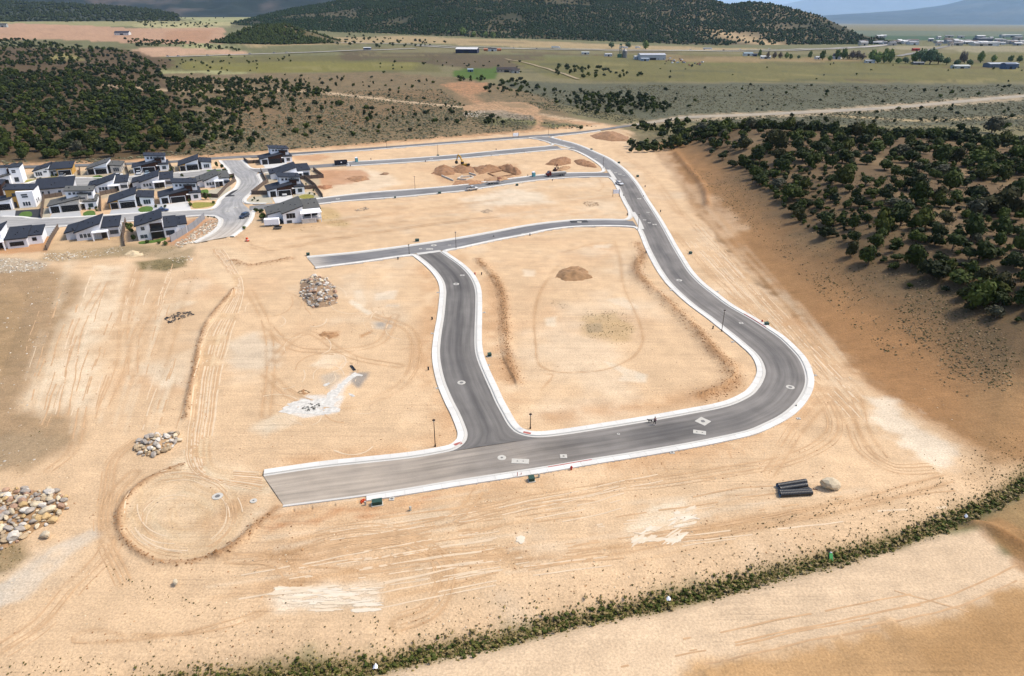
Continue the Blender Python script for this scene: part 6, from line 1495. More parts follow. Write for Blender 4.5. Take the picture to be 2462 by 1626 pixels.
def rock(x, y, z, s, mi, label, group=None, name='boulder', flat=1.0, sink=.3):
    o = obj(name, ROCKS[(mi, R.randrange(3))], loc=(x, y, z + s * .55 * (1 - sink * .6)), rz=R.random() * 6.28)
    o.scale = (s, s, s * flat); o.rotation_euler = (R.uniform(-.3, .3), R.uniform(-.3, .3), R.random() * 6.28)
    return tag(o, label, 'rock', group)
CT = ['pale', 'tan', 'pinkish', 'yellowish', 'white', 'grey']
def heap(name, px, n, slo, shi, hmax, mis, lab, group, rname, seed, dmin, soil_rgb, power=2.0, extra=()):
    """heap of separate rocks lying over a low mound of soil"""
    poly = GP(px); c = poly.mean(0); rad = psd(np.array([c[0]]), np.array([c[1]]), poly, 200)[0]
    r = random.Random(seed)
    q = scatter(px, n, dmin, seed=seed)
    def hz(x, y):
        s = psd(np.atleast_1d(x), np.atleast_1d(y), poly, 50.0)
        return hmax * sstep(0, rad * .9, s)
    # mound
    lo, hi = poly.min(0) - 1.5, poly.max(0) + 1.5; nx = 28
    X, Y = np.meshgrid(np.linspace(lo[0], hi[0], nx), np.linspace(lo[1], hi[1], nx), indexing='ij')
    s = psd(X.ravel(), Y.ravel(), poly, 50.0)
    Z = hgt(X.ravel(), Y.ravel()) + hmax * sstep(-.3, rad * .9, s) * (1 + .2 * fbm(X.ravel(), Y.ravel(), 1.5, 2, seed)) - .12 * (s < .1)
    idx = np.arange(nx * nx).reshape(nx, nx)
    F = np.stack([idx[:-1, :-1].ravel(), idx[1:, :-1].ravel(), idx[1:, 1:].ravel(), idx[:-1, 1:].ravel()], 1)
    me = npmesh(name, np.stack([X.ravel(), Y.ravel(), Z], 1), F, [mat(name + '_soil', alb(*soil_rgb), .95, var=.25, scale=1.5, bump=.08, bscale=3)], smooth=True)
    o = obj(name, me); tag(o, lab + ', the soil mound under the stones', 'mound')
    z0 = hgt(q[:, 0], q[:, 1]) + hz(q[:, 0], q[:, 1])
    for (x, y), z in zip(q, z0):
        s = slo + (shi - slo) * r.random() ** power; mi = r.choice(mis)
        sz = 'large' if s > slo + .6 * (shi - slo) else 'small' if s < slo + .25 * (shi - slo) else 'medium'
        rock(x, y, z, s, mi, f'{sz} {CT[mi]} {rname} in the {lab}', group, 'boulder' if s > .5 else 'stone')
heap('boulder_heap', [(-60,1185),(20,1180),(60,1176),(140,1182),(162,1200),(162,1225),(130,1255),(90,1275),(52,1300),(20,1320),(-60,1335)], 175, .32, .9, .6, [0, 0, 1, 5, 2, 5, 4, 0, 3], 'heap of rounded boulders at the site edge', 'boulders of the heap at the site edge', 'rounded boulder', 31, .72, (186,150,112), 1.5)
for u, v, s, mi, lb in ((110,1292,1.05,0,'big pale boulder lying apart from the boulder heap'), (36,1296,1.25,4,'large white angular boulder at the edge of the boulder heap'), (92,1254,1.1,3,'large yellow boulder in front of the boulder heap'), (118,1238,1.35,0,'largest grey-beige boulder on the boulder heap'), (143,1236,.7,0,'medium pale boulder at the tip of the boulder heap'), (120,1192,1.0,4,'long pale boulder on top of the boulder heap'), (424,1407,.55,0,'small pale boulder on the track below the turning circle')):
    x, y = G(u, v); rock(x, y, H1(x, y) + (.3 if 'on' in lb.split() else 0), s, mi, lb)
x, y = G(1994, 1174); b_ = rock(x, y, 0, 1.75, 0, 'lone pale beige boulder lying beside the black culvert pipes', flat=.95); b_.rotation_euler = (0, .08, -.1)
heap('rubble_heap', [(722,678),(750,664),(785,668),(806,690),(812,730),(790,738),(755,742),(726,722),(720,700)], 150, .28, .95, 1.3, [4, 5, 5, 2, 4, 0], 'rubble heap below the dead-end street', 'rocks of the rubble heap below the dead-end street', 'angular rock', 32, .62, (176,148,120), 2.6)
heap('stone_pile', [(325,1072),(345,1052),(385,1042),(425,1042),(432,1062),(400,1088),(365,1100),(335,1094)], 62, .28, .8, .7, [4, 0, 5, 1], 'stone pile beside the haul track', 'stones of the pile beside the haul track', 'angular stone', 33, .6, (200,166,128), 2.0)
def rubble(name, px, n, lo, hi, label, cols, seed, z=0.0):
    poly = GP(px); q = scatter(px, n, lo * 1.1, seed=seed)
    P = np.column_stack([q, hgt(q[:, 0], q[:, 1]) - .05 + z]); pal = np.array(cols)[rng.integers(0, len(cols), len(P))]
    return blobs(name, P, lo + (hi - lo) * rng.random(len(P)) ** 2, pal, label, foliage_near, .55)
PALC = [alb(232,220,202), alb(212,196,172), alb(240,232,220), alb(196,172,146)]
rubble('riprap', [(420,588),(470,555),(502,530),(524,530),(529,544),(505,562),(470,583),(430,596)], 420, .22, .55, 'pale riprap stones on the bank below the tall grey fence', PALC, 41)
rubble('broken_stone', [(-40,622),(40,622),(115,636),(100,650),(0,655),(-40,652)], 420, .14, .45, 'band of broken white stone below the red back yard', PALC, 42)
rubble('broken_stone', [(100,610),(170,606),(185,622),(140,630),(105,625)], 180, .14, .4, 'patch of broken white stone below the brown block wall', PALC, 43)
rubble('bank_stones', [(150,612),(290,592),(300,606),(200,622)], 110, .12, .35, 'stones scattered over the weedy bank below the houses', PALC, 44)
rubble('bank_stones', [(400,620),(460,616),(470,630),(420,634)], 70, .12, .35, 'stones beside the weedy patch at the track corner', PALC, 45)
rubble('pale_rubble', [(1112,272),(1170,268),(1150,286),(1120,284)], 120, .3, .9, 'pale rubble heap beside the two-track road', PALC, 46)
rubble('pale_rubble', [(1200,276),(1280,280),(1286,294),(1240,290)], 160, .3, .9, 'grey rubble strip by the sandy junction', [alb(176,166,150), alb(150,138,120)], 47)
rubble('gravel_heap', [(1400,488),(1420,484),(1440,488),(1438,496),(1410,498)], 120, .12, .4, 'small heap of broken stone on the bare block by the sign', [alb(206,176,142), alb(186,156,124)], 48)
rubble('gravel_heap', [(852,506),(880,498),(888,504),(858,510)], 80, .15, .45, 'line of broken stone near the white house with deck', [alb(190,168,144), alb(214,196,172)], 49)
rubble('asphalt_chunks', [(394,768),(425,752),(462,748),(465,757),(430,770),(405,780)], 130, .12, .5, 'heap of broken black asphalt on the bare slope', [alb(60,60,64), alb(96,92,90), alb(150,132,112)], 50)
rubble('dark_debris', [(722,975),(742,968),(772,972),(760,984),(735,990)], 60, .1, .35, 'dark debris in the white spill', [alb(70,66,60), alb(150,150,146)], 51)
rubble('slope_stones', [(-40,660),(160,650),(120,800),(60,960),(140,1080),(60,1120),(-40,1120)], 260, .07, .28, 'pale stones strewn over the brown embankment', PALC, 54)
rubble('ridge_stones', [(1196,660),(1212,690),(1222,800),(1228,860),(1212,850),(1205,760),(1194,690)], 420, .07, .22, 'stony windrow along the stem street', [alb(206,172,134), alb(176,140,104), alb(150,120,90)], 52)
rubble('edge_gravel', [(907,1600),(1231,1527),(1542,1453),(1853,1378),(2164,1296),(2268,1275),(2268,1281),(2164,1303),(1853,1387),(1542,1462),(1231,1537),(910,1609)], 900, .05, .16, 'grey gravel along the edge of the lower pad', [alb(206,184,158), alb(180,160,138), alb(224,204,176)], 53)

# ------------------------------------------------------------------ earth piles and footings
def pile(px, h, label, rgb=(186,148,112), seed=1, name='earth_pile', sharp=1.0, peaks=3):
    poly = GP(px); c = poly.mean(0); lo, hi = poly.min(0) - 1, poly.max(0) + 1; nx = 40
    X, Y = np.meshgrid(np.linspace(lo[0], hi[0], nx), np.linspace(lo[1], hi[1], nx), indexing='ij'); x, y = X.ravel(), Y.ravel()
    s = psd(x, y, poly, 60.0); rad = s.max()
    sp_ = max(1.2, rad * .55)
    Z = .62 * h * np.clip((s + .9 * fbm(x, y, 2.5, 3, seed)) / rad, 0, 1) ** .7 * (1 + .8 * fbm(x, y, sp_ * 1.6, 3, seed + 1)) + .45 * fbm(x, y, 1.7, 3, seed + 2) * (s > 0)
    Z = np.where(s > -.3, Z, -.4)
    idx = np.arange(nx * nx).reshape(nx, nx)
    F = np.stack([idx[:-1, :-1].ravel(), idx[1:, :-1].ravel(), idx[1:, 1:].ravel(), idx[:-1, 1:].ravel()], 1)
    g0 = hgt(x, y); V = np.stack([x - c[0], y - c[1], Z + np.minimum(g0, .05)], 1)
    me = npmesh(name, V, F, [mat('earth_%d_%d_%d' % rgb, alb(*rgb), .95, var=.22, scale=.8, bump=.15, bscale=2.5)], smooth=True)
    o = obj(name, me, loc=(c[0], c[1], 0)); return tag(o, label, 'earth pile')
pile([(1336,668),(1345,652),(1366,642),(1392,640),(1412,652),(1424,668),(1400,674),(1360,676)], 2.2, 'brown heap of topsoil in the middle of the centre block', (180,142,104), 61)
E1 = (174,132,98)
pile([(1036,418),(1050,402),(1072,398),(1094,406),(1092,420),(1062,424)], 2.4, 'brown spoil heap next to the white-formed foundation', E1, 62)
pile([(1088,404),(1105,396),(1138,402),(1140,416),(1112,418),(1090,414)], 2.4, 'brown spoil heap just below the yellow excavator', E1, 63)
pile([(1138,404),(1165,398),(1200,402),(1205,412),(1180,414),(1150,420)], 2.6, 'long spoil heap behind the dug footing', E1, 64)
pile([(1196,404),(1226,399),(1252,412),(1254,420),(1240,422),(1215,412)], 3.0, 'steep spoil heap on the corner of the dug footing', E1, 65)
pile([(1165,432),(1190,424),(1236,424),(1240,432),(1200,438),(1165,440)], 1.4, 'low spoil bank along the kerb by the dug footing', (200,160,122), 66)
pile([(1085,448),(1095,436),(1130,434),(1160,436),(1172,444),(1130,446)], 1.4, 'low reddish spoil bank in front of the white-formed foundation', (196,150,112), 67)
pile([(1310,396),(1325,386),(1348,380),(1372,382),(1372,394),(1340,400)], 2.8, 'brown spoil heap beside the second dug lot', E1, 68)
pile([(1380,388),(1405,384),(1430,396),(1436,404),(1410,402),(1388,396)], 2.2, 'spoil heap between the second dug lot and the loop road', E1, 69)
pile([(1330,410),(1345,402),(1372,400),(1372,406),(1350,412)], 1.4, 'low spoil bank at the second dug lot', (200,160,122), 70)
pile([(1418,326),(1440,320),(1480,318),(1512,330),(1510,340),(1470,340),(1430,334)], 3.2, 'large brown earth mound by the boundary road junction', (178,138,104), 71)
pile([(760,450),(776,444),(796,446),(800,452),(780,456)], .9, 'small reddish earth heap beside the block wall', (188,136,100), 72)
pile([(912,418),(924,414),(936,417),(930,421),(915,421)], .9, 'small dark earth heap on the bare middle block', (160,128,100), 73)
pile([(1156,508),(1172,504),(1184,508),(1176,513),(1160,513)], .5, 'tiny pale gravel heap on the bare block', (196,172,144), 74)
pile([(300,612),(318,604),(340,606),(344,614),(320,618)], 1.0, 'pale sand heap on the bank below the houses', (242,218,180), 75)
pile([(828,432),(852,424),(880,424),(888,432),(860,438)], .9, 'low brown soil bank on the middle block', (186,142,106), 76)
pile([(762,805),(780,798),(806,798),(815,806),(790,814)], .5, 'small brown soil heap in the lower west block', (190,146,104), 77)
pile([(718,944),(730,938),(742,944),(732,948)], .35, 'tiny soil clump above the white spill', (186,144,104), 78)
pile([(718,700),(726,690),(738,690),(740,698),(728,704)], .8, 'brown soil clump at the edge of the rubble heap', (176,136,96), 79)
M_PLY = mat('formwork_boards', alb(240,232,220), .8, var=.08)
def bars(name, segs, m, label, cat, w=.25, h=.45, part='form_board', z=0.0):
    s0 = G(*segs[0][0]); t = thing(name, label, cat, (s0[0], s0[1], 0))
    for a, b in segs:
        A = G(*a); B = G(*b); L = math.hypot(B[0] - A[0], B[1] - A[1])
        obj(part, cached_box(part, round(L, 1), w, h, m), t, ((A[0] + B[0]) / 2 - s0[0], (A[1] + B[1]) / 2 - s0[1], z), math.atan2(B[1] - A[1], B[0] - A[0]))
    return t
bars('foundation_forms', [((1100,432),(1112,425)), ((1100,432),(1120,434)), ((1106,428),(1132,425)), ((1120,434),(1138,428)), ((1128,418),(1144,423)), ((1062,424),(1090,436)), ((1132,425),(1138,428))], M_PLY, 'pale timber foundation forms laid out between brown spoil heaps', 'foundation forms', .35, .7)
bars('footing_trench', [((1174,418),(1195,427)), ((1174,418),(1208,411)), ((1208,411),(1240,420)), ((1195,427),(1240,420))], mat('trench_edge', alb(150,112,80), .95, var=.2), 'freshly dug rectangular footing with raised earth edges', 'footing', .8, .35, 'earth_edge')

# ------------------------------------------------------------------ street furniture
M_POLE = mat('dark_bronze', alb(74,56,44), .5, .3, var=.08)
M_LENS = mat('lamp_lens', alb(236,236,228), .3, var=.03)
def street_lamp(u, v, label, h=5.6):
    x, y = G(u, v); t = thing('street_lamp', label, 'street lamp', (x, y, .05), R.uniform(-.3, .3), 'street lamps along the new streets')
    MB().cyl((0, 0, -.3), (0, 0, .35), .16, .15, 12).build('base', M_POLE, t)
    MB().cyl((0, 0, .3), (0, 0, h - .45), .085, .06, 10).build('pole', M_POLE, t)
    hd = MB().cyl((0, 0, h - .12), (0, 0, h), .30, .22, 12).build('lamp_head', M_POLE, t)
    MB().cyl((0, 0, h - .42), (0, 0, h - .121), .12, .2, 12).build('lens', M_LENS, hd)
for u, v, lb in ((1046.5,1074,'dark street lamp at the corner of the stem street and dead end'), (1735,797,'street lamp on the inner pavement of the long curve'), (1096.5,598,'street lamp at the head of the stem street'), (1533.5,553,'street lamp at the corner of the centre block by the loop road'), (998,455.5,'street lamp on the kerb below the bare middle block'), (1053,374,'street lamp with a utility box at its foot'), (1450,406,'street lamp on the loop road near the white car'), (1318.5,326,'street lamp at the boundary road junction'), (930,357.5,'street lamp on the boundary road kerb'), (1275,1031,'grey post inside the corner of the centre block'), (501,377,'street lamp on the boundary road by the entrance'), (984,612,'thin post on the pavement beside the stem street mouth')):
    street_lamp(u, v, lb, 5.6 if 'post' not in lb else 3.2)
M_GBOX = mat('green_cabinet', alb(52,86,74), .6, var=.1, scale=1); M_PAD = mat('concrete_pad', alb(226,220,210), .9, var=.06)
def cabinet(u, v, w, d, h, label, rz=.24, dark=False):
    x, y = G(u, v); z = H1(x, y); t = thing('utility_cabinet', label, 'utility box', (x, y, z), rz, 'green utility cabinets behind the pavements')
    MB().box(-w / 2 - .15, w / 2 + .15, -d / 2 - .15, d / 2 + .15, -.25, .1).build('pad', M_PAD, t)
    MB().box(-w / 2, w / 2, -d / 2, d / 2, .09, h * .72).build('body', M_GBOX, t, bevel=.03)
    m = MB(); m.prism([(-d / 2 - .04, h * .7), (d / 2 + .04, h * .7), (d / 2 + .04, h), (-d / 2 - .04, h * .88)], -w / 2 - .04, w / 2 + .04, 'x'); m.build('lid', M_GBOX, t)
    MB().box(-.02, .02, -d / 2 - .03, -d / 2 + .01, .2, h * .66).build('door_seam', M_DARK, t)
for u, v, w, d, h, lb in ((907,1213,1.55,.9,1.0,'large green utility cabinet beside the dead-end pavement'), (1278,1156,1.1,1.0,1.0,'square green utility cabinet opposite the stem street'), (1177,857,.95,.9,.95,'green utility cabinet along the stem street'), (1003,581,1.5,1.0,1.1,'green utility cabinet above the lower cross street'), (741,615,1.2,1.0,1.1,'green utility cabinet at the dead end of the lower cross street'), (1843,782,1.1,.9,.95,'green utility cabinet outside the long curve'), (1660,611,1.0,.9,.95,'green utility cabinet outside the loop road on the slope side'), (1533,426,1.2,1.0,1.1,'green utility cabinet outside the loop road near the white car'), (1488,393,1.3,1.0,1.0,'green utility cabinet at the upper loop road'), (1243,447,1.3,1.0,1.0,'green utility cabinet below the middle street'), (1422,361,1.3,1.0,1.0,'green utility cabinet near the top of the loop road'), (1057,466,1.5,1.0,1.0,'green utility cabinet on the lower kerb of the middle street'), (1053,375.5,1.4,1.0,.9,'utility cabinet at the foot of a street lamp'), (950,477,.8,.7,.9,'small green utility cabinet on the middle street')):
    cabinet(u, v, w * (1 if w == 1.55 else .82), d * .85, h * .85, lb)
M_PED = mat('grey_pedestal', alb(206,202,190), .6, var=.06)
def pedestal(u, v, label, m=None, s=1.0):
    x, y = G(u, v); z = H1(x, y); t = thing('utility_pedestal', label, 'utility post', (x, y, z), R.random(), 'small utility posts behind the kerbs')
    MB().box(-.14 * s, .14 * s, -.12 * s, .12 * s, -.2, .62 * s).build('post', m or M_PED, t)
    MB().box(-.17 * s, .17 * s, -.15 * s, .15 * s, .60 * s, .78 * s).build('cap', m or M_PED, t, bevel=.03)
for u, v, lb, m in ((879,1215,'pale utility post beside the large green cabinet', None), (987,1228,'pale green marker post below the dead-end street', None), (1296,1148,'pale utility post next to the square green cabinet', None), (1914,978,'blue-green marker post outside the long curve', None), (1039,769,'dark utility stub on the west side of the stem street', M_DARK), (1030,890,'dark utility stub lower down the stem street', M_DARK), (957,624,'dark stub below the lower cross street', M_DARK), (1274,567,'dark stub under the lower cross street', M_DARK), (1187,570,'dark stub on the lower cross street kerb', M_DARK), (1553,609,'dark stub inside the loop road', M_DARK), (1714,791,'dark stub beside the lamp on the long curve', M_DARK), (1508,518,'dark stub at the block corner by the loop road', M_DARK), (1551,450,'dark post outside the loop road', M_DARK), (1588,510,'dark post beside the slope-side pavement', M_DARK), (1499,471,'dark stub on the loop road kerb by the sign', M_DARK), (1547,473,'dark stub on the outer loop road kerb', M_DARK), (1260,367,'dark stub on the upper street', M_DARK), (1181,375,'dark stub lower on the upper street', M_DARK), (1193,361,'dark stub above the upper street', M_DARK), (1325,348.5,'dark stub near the upper street mouth', M_DARK), (1351,338.5,'dark stub at the top of the loop road', M_DARK), (1328,435,'dark stub on the middle street kerb', M_DARK), (1269,424,'dark stub beside the blue toilet', M_DARK), (892,384,'dark stub above the upper street lots', M_DARK), (1023,389,'dark stub on the lower upper-street kerb', M_DARK), (843,400,'dark stub by the black container', M_DARK), (1158,661,'dark stub near the red hydrant on the stem street', M_DARK)):
    pedestal(u, v, lb, m)
M_RED = mat('hydrant_red', alb(206,48,44), .5, var=.08)
def hydrant(u, v, label):
    x, y = G(u, v); t = thing('fire_hydrant', label, 'fire hydrant', (x, y, H1(x, y)), 0, 'red fire hydrants')
    MB().cyl((0, 0, -.2), (0, 0, .62), .15, .14, 12).build('barrel', M_RED, t); MB().cyl((0, 0, .6), (0, 0, .82), .19, .07, 12).build('bonnet', M_RED, t)
    for a in (0, 1, 2): MB().cyl((0, 0, .48), (.27 * math.cos(a * 1.57 + .4), .27 * math.sin(a * 1.57 + .4), .48), .075, .075, 8).build('nozzle', M_RED, t)
hydrant(1373.5, 1130, 'red fire hydrant beside the red kerb opposite the centre block'); hydrant(1142, 661, 'red fire hydrant on the stem street'); hydrant(1832, 776, 'red fire hydrant at the red kerb on the long curve')
M_RKERB = mat('red_kerb_paint', alb(212,92,84), .7, var=.15, scale=3)
def kerb_paint(a, b):
    nm, p, side, near = [q for q in BANDS if q[0] == 'c'][0]
    A, B = np.array(G(*a)), np.array(G(*b)); i = np.argmin(((p - A) ** 2).sum(1)); j = np.argmin(((p - B) ** 2).sum(1)); i, j = min(i, j), max(i, j)
    q = p[i:j + 1]; V, F = sweep(q, normals2(q) * side, [(.440, .16), (.452, ZS + .019), (.625, ZS + .019)])
    o = obj('kerb_paint', npmesh('kerb_paint', V, F, [M_RKERB]), kind='structure')
kerb_paint((1315, 1126), (1419, 1108)); kerb_paint((1785, 757), (1838, 789))
nm, p_, side_, near_ = [q for q in BANDS if q[0] == 'b'][0]; q = p_[[np.argmin(((p_ - np.array(G(1142, 655))) ** 2).sum(1))]]
M_TACT = mat('red_tactile_pad', alb(206,128,118), .9, var=.1, scale=6)
for u, v, an in ((1101,1067,.55),(1267,1041,-.35)):
    x, y = G(u, v, ZS); t = thing('tactile_pad', 'red tactile paving pad on the kerb ramp ' + ('at the dead-end corner' if u < 1200 else 'at the centre block corner'), 'tactile pad', (x, y, ZS), an, 'red tactile pads')
    MB().box(-.75, .75, -.32, .32, -.03, .012).build('plate', M_TACT, t); d_ = MB()
    for i in range(12):
        for j in range(5): d_.box(-.68 + i * .12, -.62 + i * .12, -.26 + j * .12, -.20 + j * .12, .011, .022)
    d_.build('domes', M_TACT, t)
# manhole and valve collars set in the asphalt
M_COLLAR = mat('collar_concrete', alb(224,220,212), .9, var=.14, scale=2.5)
M_LID = mat('cast_iron_lid', alb(140,138,136), .6, .2, var=.15, scale=4)
def manhole(u, v, label, r=.95, shape='round', z=.185, rz=0.0, lid=.36, w=1.0, d=1.0):
    x, y = G(u, v, z); t = thing('manhole', label, 'manhole', (x, y, z), rz, 'concrete-collared manholes and valves')
    if shape == 'round': MB().cyl((0, 0, -.12), (0, 0, .012), r, r, 28).build('collar', M_COLLAR, t)
    else: MB().box(-w / 2, w / 2, -d / 2, d / 2, -.12, .012).build('collar', M_COLLAR, t)
    n = 2 if shape == 'double' else 1
    for i in range(n): MB().cyl(((i - (n - 1) / 2) * 1.0, 0, -.02), ((i - (n - 1) / 2) * 1.0, 0, .022), lid, lid, 20).build('lid', M_LID, t)
for u, v, lb, kw in ((1206.5,1100.5,'round collared manhole in the lower road junction', dict(r=.75, lid=.22)), (1251,1109,'rectangular concrete valve slab in the junction by the round manhole', dict(shape='double', w=3.0, d=1.35, rz=-.06, lid=.14)), (1355,1097,'small square valve collar on the lower road', dict(shape='sq', w=1.2, d=1.1, lid=.2)), (1690,1013,'diamond-set square manhole collar near the walker', dict(shape='sq', w=2.2, d=2.2, rz=.75, lid=.42)), (1682,1039.5,'rectangular two-lid valve slab near the diamond collar', dict(shape='double', w=2.3, d=1.25, rz=-.25, lid=.16)), (1487,1043.5,'tiny round valve cover on the lower road', dict(r=.28, lid=.14)),
                     (1109.5,920,'round collared manhole low on the stem street', dict(r=.85, lid=.4)), (1097,683,'round collared manhole high on the stem street', dict(r=.85, lid=.4)), (1111.5,662,'rectangular white collar on the stem street', dict(shape='sq', w=1.3, d=.9, lid=.2)), (1633,674,'round collared manhole on the slope-side loop road', dict(r=.85, lid=.42)), (1900,931,'round collared manhole at the tightest bend', dict(r=.85, lid=.4)), (1782,777,'small square valve collar near the red kerb on the curve', dict(shape='sq', w=1.0, d=.8, lid=.2)),
                     (1043,590,'round collared manhole on the lower cross street', dict(r=.95, lid=.42)), (1011,598,'small valve collar west of the stem street mouth', dict(r=.5, lid=.2)), (1033,599,'rectangular valve slab at the stem street mouth', dict(shape='double', w=2.2, d=1.2, lid=.16)), (1080.5,589.5,'red-ringed valve cover on the lower cross street', dict(r=.5, lid=.3)), (1259,563,'round manhole on the sloping cross street', dict(r=.85, lid=.4)), (1393,534,'round manhole set in a black patch on the cross street', dict(r=.9, lid=.42)),
                     (1537,478,'manhole on the loop road beside the sign', dict(r=.85, lid=.4)), (1550,529,'valve collar on the loop road near the cross street', dict(r=.6, lid=.3)), (1561,536,'second valve collar near the cross street mouth', dict(r=.6, lid=.3)), (1574,540,'square collar on the loop road below the valve pair', dict(shape='sq', w=1.5, d=1.2, lid=.3)), (1558,511,'small collar on the loop road above the valves', dict(r=.6, lid=.3)), (1470,412,'valve collar above the white car', dict(r=.6, lid=.3)), (1480,415.5,'second valve collar above the white car', dict(r=.7, lid=.3)), (1490,419,'manhole just beyond the white car', dict(r=.9, lid=.4)), (1500,422,'third valve collar near the white car', dict(r=.6, lid=.3)), (1432,382,'manhole at the upper bend of the loop road', dict(r=.8, lid=.4)), (1378,354.5,'manhole on the loop road by the upper street', dict(r=.8, lid=.4)), (1356,350,'valve collar at the upper street mouth', dict(r=.8, lid=.3)),
                     (523,1193,'pale manhole ring in the dirt turning circle', dict(r=.85, lid=.4, z=.12)), (609.5,1204,'small pale valve ring in the dirt beside the asphalt end', dict(r=.55, lid=.16, z=.12)), (812,478.5,'manhole on the middle street', dict(r=.9, lid=.4)), (801,485,'valve collar on the middle street', dict(r=.6, lid=.3)), (1037,382,'manhole on the upper street', dict(r=.9, lid=.4)), (547,508,'manhole in the entrance road junction', dict(r=.9, lid=.4)), (566,499,'second manhole in the entrance road junction', dict(r=.9, lid=.4)), (578,528,'valve collar near the dark pickup', dict(r=.6, lid=.3)),
                     (942,1199,'white square meter box behind the dead-end pavement', dict(shape='sq', w=.8, d=.8, lid=.24, z=.1)), (1616,1087.5,'white square meter box behind the lower road pavement', dict(shape='sq', w=.8, d=.8, lid=.24, z=.1)), (1053,703,'white meter box west of the stem street bend', dict(shape='sq', w=.7, d=.6, lid=.18, z=.1)), (1039.5,801.5,'white meter box halfway down the stem street', dict(shape='sq', w=.7, d=.6, lid=.18, z=.1)), (1052,933,'white meter box low on the stem street', dict(shape='sq', w=.7, d=.6, lid=.18, z=.1)), (1164,751,'white meter box east of the stem street', dict(shape='sq', w=.7, d=.6, lid=.18, z=.1)), (1174,878,'white meter box below the green cabinet on the stem street', dict(shape='sq', w=.7, d=.6, lid=.18, z=.1)), (1920,1006,'white meter box outside the tight bend', dict(shape='sq', w=.7, d=.6, lid=.18, z=.1)), (1959,902,'white meter box at the outermost bend', dict(shape='sq', w=.7, d=.6, lid=.18, z=.1)), (1850,793,'white meter box by the cabinet on the curve', dict(shape='sq', w=.7, d=.6, lid=.18, z=.1)), (1725,701,'white meter box on the slope side of the loop road', dict(shape='sq', w=.7, d=.6, lid=.18, z=.1)), (1762,822,'white meter box inside the long curve', dict(shape='sq', w=.7, d=.6, lid=.18, z=.1)), (1617,697,'white meter box at the widened inner pavement', dict(shape='sq', w=1.4, d=1.0, lid=.18, z=.12))):
    manhole(u, v, lb, **kw)
x, y = G(1392, 534); MB().box(-3.2, 3.2, -1.4, 1.4, -.05, .004).build('asphalt_patch', mat('fresh_asphalt', alb(70,70,72), .8, var=.15, scale=2), loc=(x, y, .180), rz=.1, kind='structure')
for px in ([(541,474),(560,460),(572,456),(552,471)], [(541,474),(552,470.5),(565,470.5),(563,473.5)]): pass
sheet('asphalt_patch', [(541,473.5),(558,461),(573,455.8),(567,461),(554,469.5),(565,470.5),(563,473.2)], mat('fresh_asphalt', alb(70,70,72)), .162)

# ------------------------------------------------------------------ pipes, person and dog
M_PIPE = mat('black_plastic', alb(18,19,24), .45, var=.1, spec=.5); M_PIPEIN = mat('pale_pipe_lining', alb(176,200,226), .5, var=.05)
def pipe(a, b, r, z, label, rib=True, group='black culvert pipes stacked on the sand'):
    A, B = Vector((*G(*a), z)), Vector((*G(*b), z)); t = thing('culvert_pipe', label, 'pipe', tuple(A), math.atan2(B.y - A.y, B.x - A.x), group); L = (B - A).length
    m = MB(); n = 18; prof = [(0, r * .9), (0, r * 1.08), (.25, r * 1.08), (.26, r)]
    x_ = .3
    while rib and x_ < L - .35: prof += [(x_, r), (x_ + .06, r * 1.06), (x_ + .14, r * 1.06), (x_ + .2, r)]; x_ += .26
    prof += [(L - .02, r), (L, r), (L, r * .9)]
    pts = [(px_, pr * math.cos(2 * math.pi * k / n), pr * math.sin(2 * math.pi * k / n)) for px_, pr in prof for k in range(n)]
    f = [(i * n + k, i * n + (k + 1) % n, (i + 1) * n + (k + 1) % n, (i + 1) * n + k) for i in range(len(prof) - 1) for k in range(n)]
    m.poly(pts, f); m.build('shell', M_PIPE, t)
    m = MB(); pts = [(px_, r * .89 * math.cos(2 * math.pi * k / n), r * .89 * math.sin(2 * math.pi * k / n)) for px_ in (.005, L - .005) for k in range(n)]
    m.poly(pts, [(k, (k + 1) % n, n + (k + 1) % n, n + k) for k in range(n)]); m.build('lining', M_PIPEIN, t)
for a, b, r, z, lb in (((1868,1173),(1937,1162),.42,.40,'rearmost black culvert pipe of the stack'), ((1873,1181),(1939,1171),.42,.40,'second black culvert pipe, lying against the rearmost one'), ((1877,1184.5),(1945,1174),.16,.16,'thin black pipe between the thick culvert pipes'), ((1872,1188),(1949,1184),.40,.38,'third thick culvert pipe, splayed from the rear pair'), ((1874,1194),(1951,1189),.42,.40,'foremost black culvert pipe of the stack')):
    pipe(a, b, r, z, lb)
pipe((842,880), (851,892), .12, .12, 'short dark pipe by the grey gravel spill', False, None); pipe((846,880), (855,891), .12, .12, 'second short dark pipe by the grey gravel spill', False, None)
x, y = G(1960, 1176.5); o = MB().box(-.35, .35, -.12, .12, 0, .06).box(-.35, -.25, -.12, .12, .05, .22).build('steel_bracket', mat('rusty_steel', alb(120,80,60), .8, var=.2), loc=(x, y, H1(x, y)), rz=-.2); tag(o, 'small rusty steel bracket between the pipes and the lone boulder', 'bracket')

